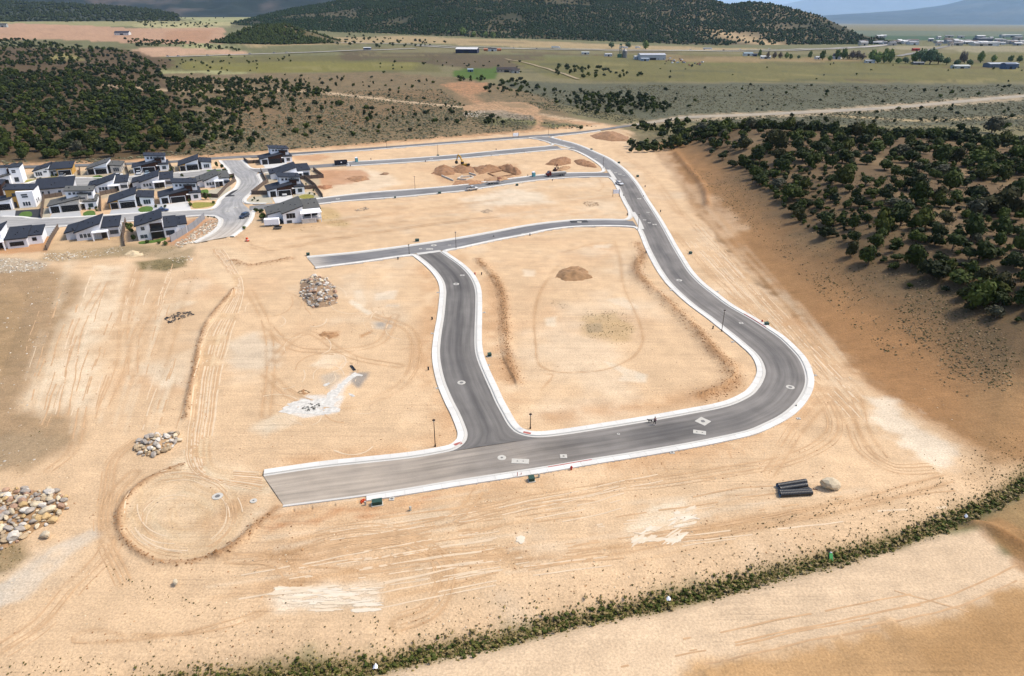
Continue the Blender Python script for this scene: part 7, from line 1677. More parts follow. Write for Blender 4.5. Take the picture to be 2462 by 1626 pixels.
def skin_body(name, verts, edges, radii, mat_, parent, root=0, sub=1):
    me = bpy.data.meshes.new(name); me.from_pydata(verts, edges, []); o = obj(name, me, parent)
    md = o.modifiers.new('skin', 'SKIN'); md.use_smooth_shade = True; sv = me.skin_vertices[0].data
    for i, r in enumerate(radii): sv[i].radius = (r, r) if not isinstance(r, tuple) else r; sv[i].use_root = i == root
    sb = o.modifiers.new('sub', 'SUBSURF'); sb.levels = sub; sb.render_levels = sub
    me.materials.append(mat_); return o
M_SKIN = mat('skin', alb(206,160,136), .6, var=.05); M_TOP = mat('purple_jacket', alb(122,62,104), .8, var=.15); M_LEG = mat('black_leggings', alb(34,32,38), .8, var=.1); M_HAIR = mat('dark_hair', alb(52,40,36), .7, var=.15); M_SHOE = mat('white_shoes', alb(236,236,240), .6, var=.05)
x, y = G(1573.5, 1021.5, .15)
pt = thing('person', 'person in purple jacket and black leggings walking a dog on the lower road', 'person', (x, y, .165), math.radians(195))
V = [(0, 0, .92), (0, 0, 1.15), (0, .01, 1.38), (0, .01, 1.47), (0, .03, 1.56), (0, .03, 1.66),
     (-.09, 0, .86), (-.10, .14, .50), (-.10, .10, .10), (-.10, .22, .05), (.09, 0, .86), (.10, -.10, .50), (.10, -.26, .14), (.10, -.16, .06),
     (-.19, 0, 1.36), (-.25, .02, 1.10), (-.22, .20, .95), (.19, 0, 1.36), (.25, -.06, 1.10), (.24, .08, .90)]
E_ = [(0, 1), (1, 2), (2, 3), (3, 4), (4, 5), (0, 6), (6, 7), (7, 8), (8, 9), (0, 10), (10, 11), (11, 12), (12, 13), (2, 14), (14, 15), (15, 16), (2, 17), (17, 18), (18, 19)]
rad = [.15, .125, .14, .055, .09, .075, .095, .065, .045, .04, .095, .065, .045, .04, .06, .045, .035, .06, .045, .035]
body = skin_body('body', V, E_, rad, M_SKIN, pt)
def shell(name, vi, ei, grow, m): 
    ids = {v: i for i, v in enumerate(vi)}
    return skin_body(name, [V[i] for i in vi], [(ids[a], ids[b]) for a, b in ei], [rad[i] * grow for i in vi], m, pt)
shell('jacket', [0, 1, 2, 14, 15, 16, 17, 18, 19], [(0, 1), (1, 2), (2, 14), (14, 15), (15, 16), (2, 17), (17, 18), (18, 19)], 1.14, M_TOP)
shell('leggings', [0, 6, 7, 8, 10, 11, 12], [(0, 6), (6, 7), (7, 8), (0, 10), (10, 11), (11, 12)], 1.12, M_LEG)
for (a, b) in ((8, 9), (12, 13)):
    A, B = Vector(V[a]), Vector(V[b]); m = MB(); m.cyl(A + Vector((0, -.06, -.03)), B + Vector((0, .05, -.01)), .055, .045, 8); m.build('shoe', M_SHOE, pt)
bm = bmesh.new(); bmesh.ops.create_icosphere(bm, subdivisions=2, radius=1); me = bpy.data.meshes.new('hair')
for v in bm.verts: v.co = Vector((v.co.x * .105, v.co.y * .12 - .02, v.co.z * .12 + (-.10 if v.co.y < -.3 and v.co.z < 0 else 0)))
bm.to_mesh(me); bm.free(); me.materials.append(M_HAIR); obj('hair', me, pt, (0, .01, 1.66))
def blob(name, parent, loc, s, m):
    k = 'ico_' + m.name
    if k not in MESHC:
        bm = bmesh.new(); bmesh.ops.create_icosphere(bm, subdivisions=2, radius=1); me = bpy.data.meshes.new(name); bm.to_mesh(me); bm.free(); me.materials.append(m); MESHC[k] = me
    o = obj(name, MESHC[k], parent, loc); o.scale = s; return o
blob('nose', pt, (0, .125, 1.605), (.016, .02, .022), M_SKIN)
for s in (-1, 1): blob('ear', pt, (s * .088, .02, 1.61), (.012, .022, .03), M_SKIN); blob('eye', pt, (s * .034, .108, 1.63), (.012, .01, .01), M_HAIR)
x, y = G(1562.5, 1015.5, .15)
dg = thing('dog', 'black dog on a leash walking beside the person in purple', 'dog', (x, y, .165), math.radians(185)); M_DOG = mat('black_fur', alb(26,26,28), .8, var=.2)
V2 = [(-.32, 0, .46), (-.05, 0, .44), (.28, 0, .47), (.42, 0, .60), (.52, 0, .66), (.66, 0, .62), (-.46, 0, .52), (-.58, 0, .62),
      (-.30, .09, .36), (-.24, .10, .26), (-.38, .10, .15), (-.35, .10, .03), (-.30, -.09, .36), (-.20, -.10, .26), (-.32, -.10, .15), (-.28, -.10, .03), (.26, .09, .34), (.30, .10, .18), (.30, .10, .03), (.26, -.09, .34), (.22, -.10, .18), (.18, -.10, .03)]
E2_ = [(0, 1), (1, 2), (2, 3), (3, 4), (4, 5), (0, 6), (6, 7), (0, 8), (8, 9), (9, 10), (10, 11), (0, 12), (12, 13), (13, 14), (14, 15), (2, 16), (16, 17), (17, 18), (2, 19), (19, 20), (20, 21)]
skin_body('body', V2, E2_, [.13, .125, .155, .095, .095, .045, .035, .02, .08, .05, .03, .03, .08, .05, .03, .03, .07, .04, .032, .07, .04, .032], M_DOG, dg, 1)
for s in (-1, 1): MB().poly([(.46, s * .03, .73), (.52, s * .09, .74), (.50, s * .11, .60)], [(0, 1, 2), (2, 1, 0)]).build('ear', M_DOG, dg)
lp = MB(); hw_ = pt.matrix_basis @ Vector(V[16]); dw = dg.matrix_basis @ Vector((.38, 0, .62)); lp.cyl(hw_, dw, .012, .012, 5); o = lp.build('dog_leash', M_DARK); tag(o, 'thin dark leash from the person in purple to the black dog', 'leash')

# ------------------------------------------------------------------ vehicles and plant
M_TYRE = mat('tyre_rubber', alb(36,36,38), .9, var=.1); M_RIM = mat('wheel_rim', alb(190,190,194), .35, .5, var=.05); M_CGLASS = mat('car_glass', (.02, .025, .03), .06, var=.05, spec=.7); M_HEADL = mat('headlight', alb(240,240,240), .15, var=.02); M_TAIL = mat('tail_light', alb(190,40,36), .25, var=.05)
def wheel(t, x, y, r=.34, w=.22):
    tw_ = MB().cyl((0, -w / 2, 0), (0, w / 2, 0), r, r, 16).build('wheel', M_TYRE, t, loc=(x, y, r)); MB().cyl((0, -w / 2 - .01, 0), (0, w / 2 + .01, 0), r * .62, r * .62, 12).build('rim', M_RIM, tw_)
def car(u, v, rz, label, paint, kind='car', z=.0, px=True, group=None):
    x, y = G(u, v, z); t = thing('pickup_truck' if kind == 'pickup' else 'car', label, 'pickup' if kind == 'pickup' else 'car', (x, y, z), rz, group)
    m = mat('car_paint_%s' % '_'.join(map(str, paint)), alb(*paint), .3, .1, var=.03, spec=.5); hw = .93
    L = 2.75 if kind == 'pickup' else 2.3
    if kind == 'pickup':
        prof = [(-L, .42), (-L, 1.02), (-.55, 1.05), (-.5, 1.1), (1.05, 1.1), (1.2, 1.08), (2.5, .98), (L, .8), (L, .42)]; cab = [(-.6, 1.06), (-.45, 1.72), (.55, 1.75), (1.25, 1.06)]
    elif kind == 'suv':
        prof = [(-L, .45), (-L, 1.0), (-2.2, 1.05), (1.1, 1.05), (2.1, .92), (L, .75), (L, .45)]; cab = [(-2.2, 1.03), (-1.95, 1.66), (.35, 1.70), (1.2, 1.03)]
    else:
        prof = [(-L, .42), (-L, .85), (-2.0, .95), (-1.6, .95), (1.0, .95), (2.0, .82), (L, .68), (L, .42)]; cab = [(-1.7, .93), (-1.0, 1.42), (.25, 1.45), (1.1, .93)]
    MB().prism(prof, -hw, hw).build('body', m, t, bevel=.06)
    cb = MB(); n = len(cab)
    for s, inset in ((-1, .12), (1, .12)): pass
    lo_ = [(cab[0][0], cab[0][1]), (cab[3][0], cab[3][1])]; hi_ = [(cab[1][0], cab[1][1]), (cab[2][0], cab[2][1])]
    pts = [(lo_[0][0], -hw + .04, lo_[0][1]), (lo_[1][0], -hw + .04, lo_[1][1]), (lo_[1][0], hw - .04, lo_[1][1]), (lo_[0][0], hw - .04, lo_[0][1]), (hi_[0][0], -hw + .2, hi_[0][1]), (hi_[1][0], -hw + .2, hi_[1][1]), (hi_[1][0], hw - .2, hi_[1][1]), (hi_[0][0], hw - .2, hi_[0][1])]
    cb.poly(pts, [(0, 3, 2, 1), (4, 5, 6, 7), (0, 1, 5, 4), (1, 2, 6, 5), (2, 3, 7, 6), (3, 0, 4, 7)]); cb.build('windows', M_CGLASS, t)
    MB().box(hi_[0][0] - .08, hi_[1][0] + .1, -hw + .17, hw - .17, hi_[0][1] - .02, hi_[1][1] + .05).build('roof', m, t, bevel=.03)
    if kind == 'pickup': MB().box(-L + .12, -.75, -hw + .14, hw - .14, .98, 1.07).build('bed_liner', M_TYRE, t)
    for xx in (-L * .6, L * .62):
        for yy in (-hw + .05, hw - .05): wheel(t, xx, yy)
    for yy in (-.62, .62): MB().box(L - .04, L + .02, yy - .2, yy + .2, .62, .76).build('headlight', M_HEADL, t); MB().box(-L - .02, -L + .04, yy - .16, yy + .16, .68, .84).build('tail_light', M_TAIL, t)
    return t
RZ = math.radians
car(588, 523, RZ(-103), 'dark blue pickup driving down the entrance road', (52,66,96), 'suv', .15)
car(391, 509, RZ(20), 'blue car parked at the kerb below the pale driveway', (62,84,134), 'car', .13)
car(684, 470, RZ(-70), 'white car parked in the brown garage bay', (240,240,242), 'suv', .06)
car(1489, 444, RZ(-65), 'white car driving up the loop road', (244,246,250), 'car', .16)
car(150, 425, RZ(-72), 'silver-grey pickup parked before the ochre garage', (150,154,162), 'pickup', .06)
car(284, 425, RZ(-70), 'white car parked below the grey-roofed house', (240,242,246), 'car', .06)
car(334, 419, RZ(-68), 'white pickup in the drive of the brown two-storey house', (238,240,244), 'pickup', .06)
car(354, 419, RZ(-68), 'pale blue car beside the white pickup', (176,200,220), 'car', .06)
car(1135, 457, RZ(24), 'white pickup parked on the middle street kerb', (244,244,246), 'pickup', .14)
M_YEL = mat('excavator_yellow', alb(222,170,40), .5, var=.12, scale=1.2); M_TRACK = mat('track_steel', alb(40,36,34), .8, var=.2, scale=3)
def excavator(u, v, rz, label, yel=M_YEL, s=1.0):
    x, y = G(u, v); t = thing('excavator', label, 'excavator', (x, y, H1(x, y)), rz)
    for yy in (-1.15, 1.15): MB().prism([(-2.0, .15), (-1.7, -.02), (1.7, -.02), (2.0, .15), (2.1, .5), (1.8, .85), (-1.8, .85), (-2.1, .5)], yy - .3, yy + .3).build('track', M_TRACK, t)
    MB().box(-.8, .8, -.9, .9, .4, 1.0).build('undercarriage', M_TRACK, t)
    MB().prism([(-2.2, 1.0), (1.3, 1.0), (1.3, 1.7), (.3, 1.9), (-2.1, 1.95), (-2.4, 1.6)], -1.3, 1.3).build('upper_body', yel, t, bevel=.06)
    cb = MB().prism([(.2, 1.7), (1.7, 1.7), (1.6, 2.9), (.4, 3.0)], .35, 1.3).build('cab', M_CGLASS, t); MB().box(.35, 1.65, .33, 1.32, 2.95, 3.08).build('cab_roof', yel, cb)
    MB().box(-2.45, -1.4, -1.2, 1.2, 1.2, 2.1).build('counterweight', M_TRACK, t, bevel=.1)
    b = MB(); b.prism([(1.0, 1.6), (1.3, 1.5), (3.2, 4.6), (4.6, 5.6), (4.4, 6.0), (2.8, 5.1)], -.25, .25); b.build('boom', yel, t)
    b = MB(); b.prism([(4.3, 6.1), (4.75, 5.8), (6.0, 2.6), (5.6, 2.5)], -.2, .2); b.build('stick', yel, t)
    MB().prism([(5.5, 2.6), (6.2, 2.6), (6.5, 1.6), (5.9, 1.0), (5.0, 1.4), (5.3, 1.9)], -.5, .5).build('bucket', M_TRACK, t); MB().cyl((1.7, 0, 2.2), (3.4, 0, 4.7), .1, .07, 8).build('hydraulic_ram', M_RIM, t)
    t.scale = (s, s, s); return t
excavator(1118, 403, RZ(140), 'yellow tracked excavator working behind the spoil heaps')
excavator(1335, 411, RZ(60), 'small black and red digger beside the flatbed truck', mat('digger_red', alb(92,40,40), .5, var=.1), .5)
def flatbed(u, v, rz, label, L=7.0, cabm=None, bedm=None, ramps=False):
    x, y = G(u, v, .15); t = thing('flatbed_truck' if cabm else 'flatbed_trailer', label, 'truck' if cabm else 'trailer', (x, y, .15), rz)
    bm_ = bedm or mat('trailer_deck', alb(206,196,190), .7, var=.15)
    MB().box(-L / 2, L / 2, -1.15, 1.15, .85, 1.05).build('deck', bm_, t); MB().box(-L / 2 + .3, L / 2 - .2, -.5, .5, .55, .86).build('chassis', M_TRACK, t)
    for xx in ((-L * .3, -L * .3 + 1.1) if not cabm else (-L * .3, -L * .3 + 1.1, L / 2 + .9)):
        for yy in (-1.0, 1.0): wheel(t, xx, yy, .42, .28)
    if cabm:
        MB().prism([(L / 2 + .1, .55), (L / 2 + 2.3, .55), (L / 2 + 2.3, 1.5), (L / 2 + 1.5, 1.7), (L / 2 + 1.1, 2.5), (L / 2 + .1, 2.5)], -1.1, 1.1).build('cab', cabm, t, bevel=.08); MB().prism([(L / 2 + 1.1, 1.7), (L / 2 + 1.56, 1.68), (L / 2 + 1.18, 2.4), (L / 2 + .9, 2.4)], -1.12, 1.12).build('windscreen', M_CGLASS, t)
        MB().box(-L / 2, L / 2, -1.15, 1.15, 1.04, 1.85).build('load_box', mat('grey_load_box', alb(196,192,186), .7, var=.1), t, bevel=.05); MB().box(-L / 2 + .1, L / 2 - .1, -1.2, 1.2, 1.2, 1.3).build('side_rail', M_TRACK, t)
    else:
        MB().cyl((L / 2, 0, .7), (L / 2 + 1.6, 0, .6), .07, .07, 6).build('drawbar', M_TRACK, t)
    if ramps:
        for yy in (-.7, .7): MB().box(L / 2 - .9, L / 2 - .75, yy - .25, yy + .25, 1.04, 2.6).build('loading_ramp', mat('ramp_red', alb(150,70,56), .7, var=.1), t)
        MB().box(L / 2 - 1.0, L / 2 + .6, -.9, .9, 2.2, 2.32).build('ramp_frame', mat('ramp_red', alb(150,70,56)), t)
    return t
M_TRED = mat('truck_red', alb(120,40,38), .4, var=.06)
flatbed(1342, 423, RZ(197), 'red-cabbed truck with grey load box parked beside the blue toilet', 7.5, M_TRED)
flatbed(1187, 442, RZ(23), 'empty flatbed trailer with raised red ramps at the kerb', 6.2, None, None, True)
M_SKIP = mat('dark_skip', alb(44,46,62), .6, var=.12, scale=1.5)
x, y = G(820, 396, .1); t = thing('roll_off_container', 'dark blue roll-off waste container on the upper street', 'container', (x, y, .14), RZ(23)); MB().box(-3.1, 3.1, -1.2, 1.2, .15, .25).build('floor', M_SKIP, t)
for yy in (-1.15, 1.15): MB().box(-3.1, 3.1, yy - .06, yy + .06, .24, 2.1).build('side', M_SKIP, t); 
for xx in (-3.06, 3.06): MB().box(xx - .05, xx + .05, -1.09, 1.09, .24, 2.1).build('end', M_SKIP, t)
rb_ = MB()
for k in range(9): rb_.box(-2.9 + k * .72, -2.78 + k * .72, -1.3, -1.2, .2, 2.05)
rb_.build('ribs', M_SKIP, t); MB().box(-.35, .35, -1.325, -1.30, 1.1, 1.6).build('placard', M_WTRIM, t)
for xx in (-2.4, 2.4): MB().cyl((xx, -.9, .08), (xx, .9, .08), .1, .1, 8).build('roller', M_TRACK, t)
M_TOI = mat('toilet_blue', alb(96,186,200), .5, var=.05)
for u, v, lb in ((857.5, 389.5, 'turquoise portable toilet beside the dark waste container'), (1283, 425, 'turquoise portable toilet near the red-cabbed truck')):
    x, y = G(u, v); t = thing('portable_toilet', lb, 'portable toilet', (x, y, H1(x, y)), RZ(24), 'turquoise portable toilets'); MB().box(-.75, .75, -.75, .75, 0, .12).build('skid', M_TRACK, t); MB().box(-.68, .68, -.68, .68, .1, 2.3).build('cabin', M_TOI, t, bevel=.05)
    MB().box(-.42, .42, -.73, -.66, .2, 2.1).build('door', mat('toilet_door', alb(130,206,216), .5, var=.05), t); m = MB(); m.prism([(-.74, 2.28), (.74, 2.28), (.4, 2.6), (-.4, 2.6)], -.74, .74); m.build('roof', M_WTRIM, t); MB().cyl((.5, .5, 2.3), (.5, .5, 2.95), .06, .06, 8).build('vent_pipe', M_WTRIM, t)
x, y = G(837, 397.5); t = thing('mortar_tub', 'small white tub on the kerb beside the waste container', 'tub', (x, y, .15), .4); MB().cyl((0, 0, 0), (0, 0, .8), .5, .58, 14).build('shell', M_WTRIM, t); MB().cyl((0, 0, .79), (0, 0, .84), .6, .6, 14).build('lid', M_PED, t)
M_WOOD = mat('sign_timber', alb(160,120,86), .85, var=.15, scale=3)
for u, v, w, h, lb, rz in ((1481, 473, 2.6, 1.7, 'white notice board on timber posts beside the loop road', RZ(8)), (1240, 332.5, 3.6, 1.8, 'white notice board beside the boundary road', RZ(24))):
    x, y = G(u, v); t = thing('notice_board', lb, 'sign', (x, y, 0), rz, 'white notice boards'); MB().box(-w / 2, w / 2, -.05, .05, 1.3, 1.3 + h).build('board', M_WTRIM, t)
    for xx in (-w / 2 - .1, w / 2 + .1): MB().box(xx - .08, xx + .08, -.08, .08, -.4, 1.4 + h).build('post', M_WOOD, t)
# trailers and clutter by the deck house
x, y = G(655, 543); t = thing('cargo_trailer', 'white box trailer parked below the house with the deck', 'trailer', (x, y, 0), RZ(12)); MB().box(-2.6, 2.6, -1.1, 1.1, .5, 2.7).build('box', M_WTRIM, t, bevel=.08); MB().box(-2.5, 2.5, -1.13, 1.13, .48, .58).build('skirt', M_METAL, t); MB().cyl((2.6, 0, .5), (4.0, 0, .45), .06, .06, 6).build('drawbar', M_TRACK, t)
for yy in (-1.0, 1.0):
    for xx in (-.5, .4): wheel(t, xx, yy, .35)
x, y = G(668, 551); t = thing('utility_trailer', 'small open trailer carrying a dark quad bike beside the box trailer', 'trailer', (x, y, 0), RZ(6)); MB().box(-1.4, 1.4, -.8, .8, .45, .55).build('deck', M_METAL, t)
for yy in (-.8, .8): wheel(t, 0, yy, .3)
MB().box(-1.42, 1.42, -.85, -.8, .5, .9).box(-1.42, 1.42, .8, .85, .5, .9).build('rails', M_METAL, t)
x2, y2 = x, y; q_ = thing('quad_bike', 'dark quad bike loaded on the small open trailer', 'quad bike', (x2, y2, .56), RZ(6)); MB().prism([(-.8, .35), (.8, .35), (.7, .75), (.2, .8), (-.1, .65), (-.7, .8)], -.25, .25).build('body', M_TRACK, q_)
for xx in (-.6, .6):
    for yy in (-.4, .4): wheel(q_, xx, yy, .26, .24)
MB().cyl((.45, -.4, .98), (.45, .4, .98), .025, .025, 6).cyl((.4, 0, .7), (.45, 0, .98), .03, .03, 6).build('handlebar', M_DARK, q_)
x, y = G(673, 536); t = thing('covered_car', 'dark covered machine between the box trailer and the deck house', 'machine', (x, y, 0), RZ(-50)); MB().prism([(-1.4, 0), (1.4, 0), (1.3, .8), (.6, 1.3), (-.8, 1.35), (-1.3, .9)], -.75, .75).build('cover', M_DARK, t, bevel=.12)
for yy in (-.7, .7):
    for xx in (-.9, .9): wheel(t, xx, yy, .3)
M_ORG = mat('orange_plastic', alb(246,96,48), .6, var=.1)
x, y = G(594.5, 580); t = thing('barrier_drum', 'orange traffic drum standing on the haul track by the houses', 'drum', (x, y, 0), .3); m = MB()
for z0, z1, r0, r1 in ((.02, .45, .62, .52), (.43, .9, .50, .42), (.88, 1.25, .40, .30)): m.cyl((0, 0, z0), (0, 0, z1), r0, r1, 14)
m.build('drum', M_ORG, t); MB().cyl((0, 0, -.02), (0, 0, .06), .8, .78, 14).build('base', M_TYRE, t); MB().cyl((0, 0, .5), (0, 0, .62), .497, .47, 14).build('stripe', M_WTRIM, t)
x, y = G(876, 1206); t = thing('safety_netting', 'crumpled orange safety netting beside the large green cabinet', 'netting', (x, y, H1(x, y)), .2)
for k in range(7): o = MB().box(-.35, .35, -.03, .03, 0, .3).build('net_fold', M_ORG, t, loc=(R.uniform(-.5, .5), R.uniform(-.4, .4), R.uniform(-.08, .0)), rz=R.random() * 3)
for u, v, lb in ((1244,1147,'orange survey stake beside the square green cabinet'), (1253,1144,'orange survey lath near the junction slab')):
    x, y = G(u, v); o = MB().box(-.05, .05, -.03, .03, -.2, .9).poly([(-.05, -.03, .9), (.05, -.03, .9), (.05, .03, .9), (-.05, .03, .9), (0, 0, 1.0)], [(0, 1, 4), (1, 2, 4), (2, 3, 4), (3, 0, 4)]).build('survey_stake', M_ORG, loc=(x, y, H1(x, y))); tag(o, lb, 'stake', 'orange survey stakes')
M_GRN = mat('green_plastic', alb(40,150,70), .5, var=.1)
x, y = G(2002, 1325); t = thing('plastic_chute', 'bright green plastic chute half hidden in the ditch scrub', 'chute', (x, y, H1(x, y)), RZ(70)); t.scale = (.7, .7, .7); MB().prism([(-1.1, 0), (1.1, .1), (1.1, .6), (.9, .75), (-1.0, .5)], -.35, .35).build('chute', M_GRN, t, bevel=.05); MB().box(1.0, 1.35, -.2, .2, .5, .9).build('lip', M_WTRIM, t)
for u, v, s, lb in ((1610,1425,.35,'white scrap of plastic sheeting in the ditch'), (900,1587,.3,'small white rubbish at the end of the ditch'), (2330,1228,.3,'pale scrap near the ditch bend')):
    x, y = G(u, v); m = MB(); m.poly([(-s, -.2, .1), (0, -.3, .35), (s, -.1, .12), (s * .8, .3, .2), (0, .35, .5), (-s * .9, .25, .15)], [(0, 1, 4, 5), (1, 2, 3, 4), (5, 4, 1, 0), (4, 3, 2, 1)]); o = m.build('plastic_scrap', M_WTRIM, loc=(x, y, H1(x, y) + .15)); tag(o, lb, 'rubbish')
# ------------------------------------------------------------------ freeway, far buildings and valley trees
def follow(px, w, name, m, dz=1.2):
    p = catmull(GP(px), 30); n_ = normals2(p)
    V = np.zeros((len(p), 2, 3))
    for i, s in enumerate((-1, 1)): V[:, i, :2] = p + n_ * s * w / 2
    z = np.maximum(hgt(V[:, 0, 0], V[:, 0, 1]), hgt(V[:, 1, 0], V[:, 1, 1])) + dz; V[:, :, 2] = z[:, None]
    idx = np.arange(len(p) * 2).reshape(-1, 2); F = np.stack([idx[:-1, 0], idx[:-1, 1], idx[1:, 1], idx[1:, 0]], 1)[:, ::-1]
    me = npmesh(name, V.reshape(-1, 3), F, [m]); o = obj(name, me, kind='structure'); return o
M_FWY = mat('freeway_concrete', alb(196,190,182), .9, var=.08, scale=.05); M_RD = mat('grey_road', alb(150,146,140), .9, var=.08, scale=.05)
FW = [(400,142.5),(520,139),(620,136),(760,131.5),(890,127.5),(1000,124)]
follow(FW, 16, 'frontage_road', M_FWY, .8)
follow([(1000,118),(1100,120.5),(1240,122.5),(1400,123.5),(1560,124),(1700,124),(1850,123),(1980,120),(2070,115.5),(2130,110.5),(2170,105),(2190,100)], 15, 'freeway', M_FWY, 1.0)
follow([(800,113),(1000,116),(1240,120),(1400,121.3),(1560,121.8),(1700,121.6),(1850,120.5),(1990,117.5),(2090,112.5),(2150,107),(2180,102)], 12, 'freeway', M_FWY, 1.0)
follow([(2160,136),(2200,128),(2240,120),(2280,112)], 12, 'valley_road', M_RD, .8)
follow([(1215,143),(1290,158),(1330,172),(1390,190)], 5, 'farm_track', mat('farm_track_dirt', alb(176,158,124), .95, var=.1), .6)

def far_building(u, v, w, d, h, rz, label, wall=(240,240,242), roof=(220,222,226), gable=1.5, cat='building', group=None, name='farm_building', nwin=3, base=None):
    x, y = base or G(u, v); z = H1(x, y); t = thing(name, label, cat, (x, y, z), rz, group)
    mw = mat('far_wall_%d_%d_%d' % wall, alb(*wall), .85, var=.06, scale=.3); mr_ = mat('far_roof_%d_%d_%d' % roof, alb(*roof), .8, var=.1, scale=.3)
    MB().prism([(-d / 2, -1), (d / 2, -1), (d / 2, h), (0, h + gable), (-d / 2, h)], -w / 2, w / 2, 'x').build('wall', mw, t)
    r = MB()
    for s in (-1, 1): r.poly([(-w / 2 - .4, s * (d / 2 + .5), h - .15), (w / 2 + .4, s * (d / 2 + .5), h - .15), (w / 2 + .4, 0, h + gable + .12), (-w / 2 - .4, 0, h + gable + .12), (-w / 2 - .4, s * (d / 2 + .5), h + .15), (w / 2 + .4, s * (d / 2 + .5), h + .15), (w / 2 + .4, 0, h + gable + .42), (-w / 2 - .4, 0, h + gable + .42)], [(0, 3, 2, 1), (4, 5, 6, 7), (0, 1, 5, 4), (1, 2, 6, 5), (2, 3, 7, 6), (3, 0, 4, 7)])
    r.build('roof', mr_, t)
    MB().box(-w * .12, w * .12, -d / 2 - .08, -d / 2 + .05, 0, min(h * .7, 3.6)).build('door', M_DARK, t)
    for k in range(nwin):
        xx = -w * .42 + k * w * .84 / max(1, nwin - 1)
        if abs(xx) > w * .16: obj('window', cached_box('window', min(1.6, w * .08), .12, 1.2, M_SCREEN), t, (xx, -d / 2 - .03, min(1.2, h * .35)))
    return t
far_building(1124, 131, 40, 22, 6.5, RZ(-8), 'navy workshop with broad white roof beside the freeway', (52,56,84), (244,244,246), 2.5, nwin=4)
far_building(1219, 174, 26, 12, 3.6, RZ(-4), 'tan ranch house with dark roof beside the bright green field', (214,196,180), (72,64,62), 2.0, 'house', name='ranch_house', nwin=6)
far_building(1240, 176, 10, 12, 3.2, RZ(-4), 'white garage wing attached to the ranch house by the green field', (232,228,222), (72,64,62), 1.6, 'garage', name='garage', nwin=2)
far_building(1131, 172, 7, 5, 3, RZ(5), 'small blue-grey shed in the green field', (128,150,176), (170,190,210), .8, 'shed', name='shed', nwin=2)
far_building(1184, 127, 16, 10, 4.5, RZ(0), 'small white depot between two orange tanks', (246,246,248), (60,60,66), 1.0, nwin=4)
for u, lb in ((1168,'orange tank on one side of the white depot'), (1200,'orange tank on the other side of the white depot')):
    x, y = G(u, 126.5); z = H1(x, y); t = thing('storage_tank', lb, 'tank', (x, y, z), 0, 'orange tanks'); MB().cyl((-4, 0, 2.6), (4, 0, 2.6), 2.2, 2.2, 14).build('shell', mat('tank_orange', alb(222,130,84), .6, var=.1), t)
    for s in (-2.5, 2.5): MB().box(s - .4, s + .4, -1.6, 1.6, -.3, 1.3).build('saddle', M_METAL, t)
far_building(884, 126, 14, 6, 4, RZ(-3), 'dark blue and white roadside cabin near the freeway ramp', (70,90,130), (236,238,242), .8, nwin=2)
far_building(1566, 143, 42, 22, 8, RZ(3), 'big pale steel warehouse in the farm yard', (214,218,226), (206,210,220), 1.8, 'warehouse', name='warehouse', nwin=5)
far_building(1533, 142, 12, 9, 4.5, RZ(3), 'low white shed beside the pale warehouse', (240,242,246), (232,234,240), .8, 'shed', name='shed')
far_building(1550, 146, 12, 7, 3.5, RZ(0), 'bluish lean-to shed in front of the warehouse', (176,190,210), (190,202,218), .6, 'shed', name='shed')
far_building(1407, 131.5, 14, 5, 3.5, RZ(-3), 'long white and blue trailer shed alone in the meadow', (236,236,230), (224,232,236), .6, 'shed', name='shed', nwin=2)
far_building(1462, 136, 12, 8, 3.6, RZ(6), 'white shed with dark cars beside it at the farm yard edge', (240,240,242), (206,208,214), .8, 'shed', name='shed')
x, y = G(1497, 139); z = H1(x, y); t = thing('grain_elevator', 'grey grain elevator with green leg tower in the farm yard', 'silo', (x, y, z), 0)
MB().cyl((3, 0, -1), (3, 0, 11), 4.2, 4.2, 20).build('bin', M_METAL, t); MB().cyl((3, 0, 11), (3, 0, 14), 4.4, .6, 20).build('bin_roof', M_METAL, t); m = MB(); mg = mat('elevator_green', alb(70,120,86), .6, var=.1)
for sx in (-1.2, 1.2):
    for sy in (-1.2, 1.2): m.box(-4.5 + sx - .25, -4.5 + sx + .25, sy - .25, sy + .25, -1, 20)
for zz in range(2, 20, 3): m.box(-6, -3, -1.45, -1.2, zz, zz + .4)
m.build('leg_tower', mg, t); MB().box(-6.3, -2.7, -1.8, 1.8, 20, 22).build('head_house', mg, t); MB().box(-9, -2, -3, 3, -1, 6).build('intake_shed', mg, t); MB().cyl((-4, 0, 20), (3, 0, 14), .4, .4, 8).build('spout', M_METAL, t)
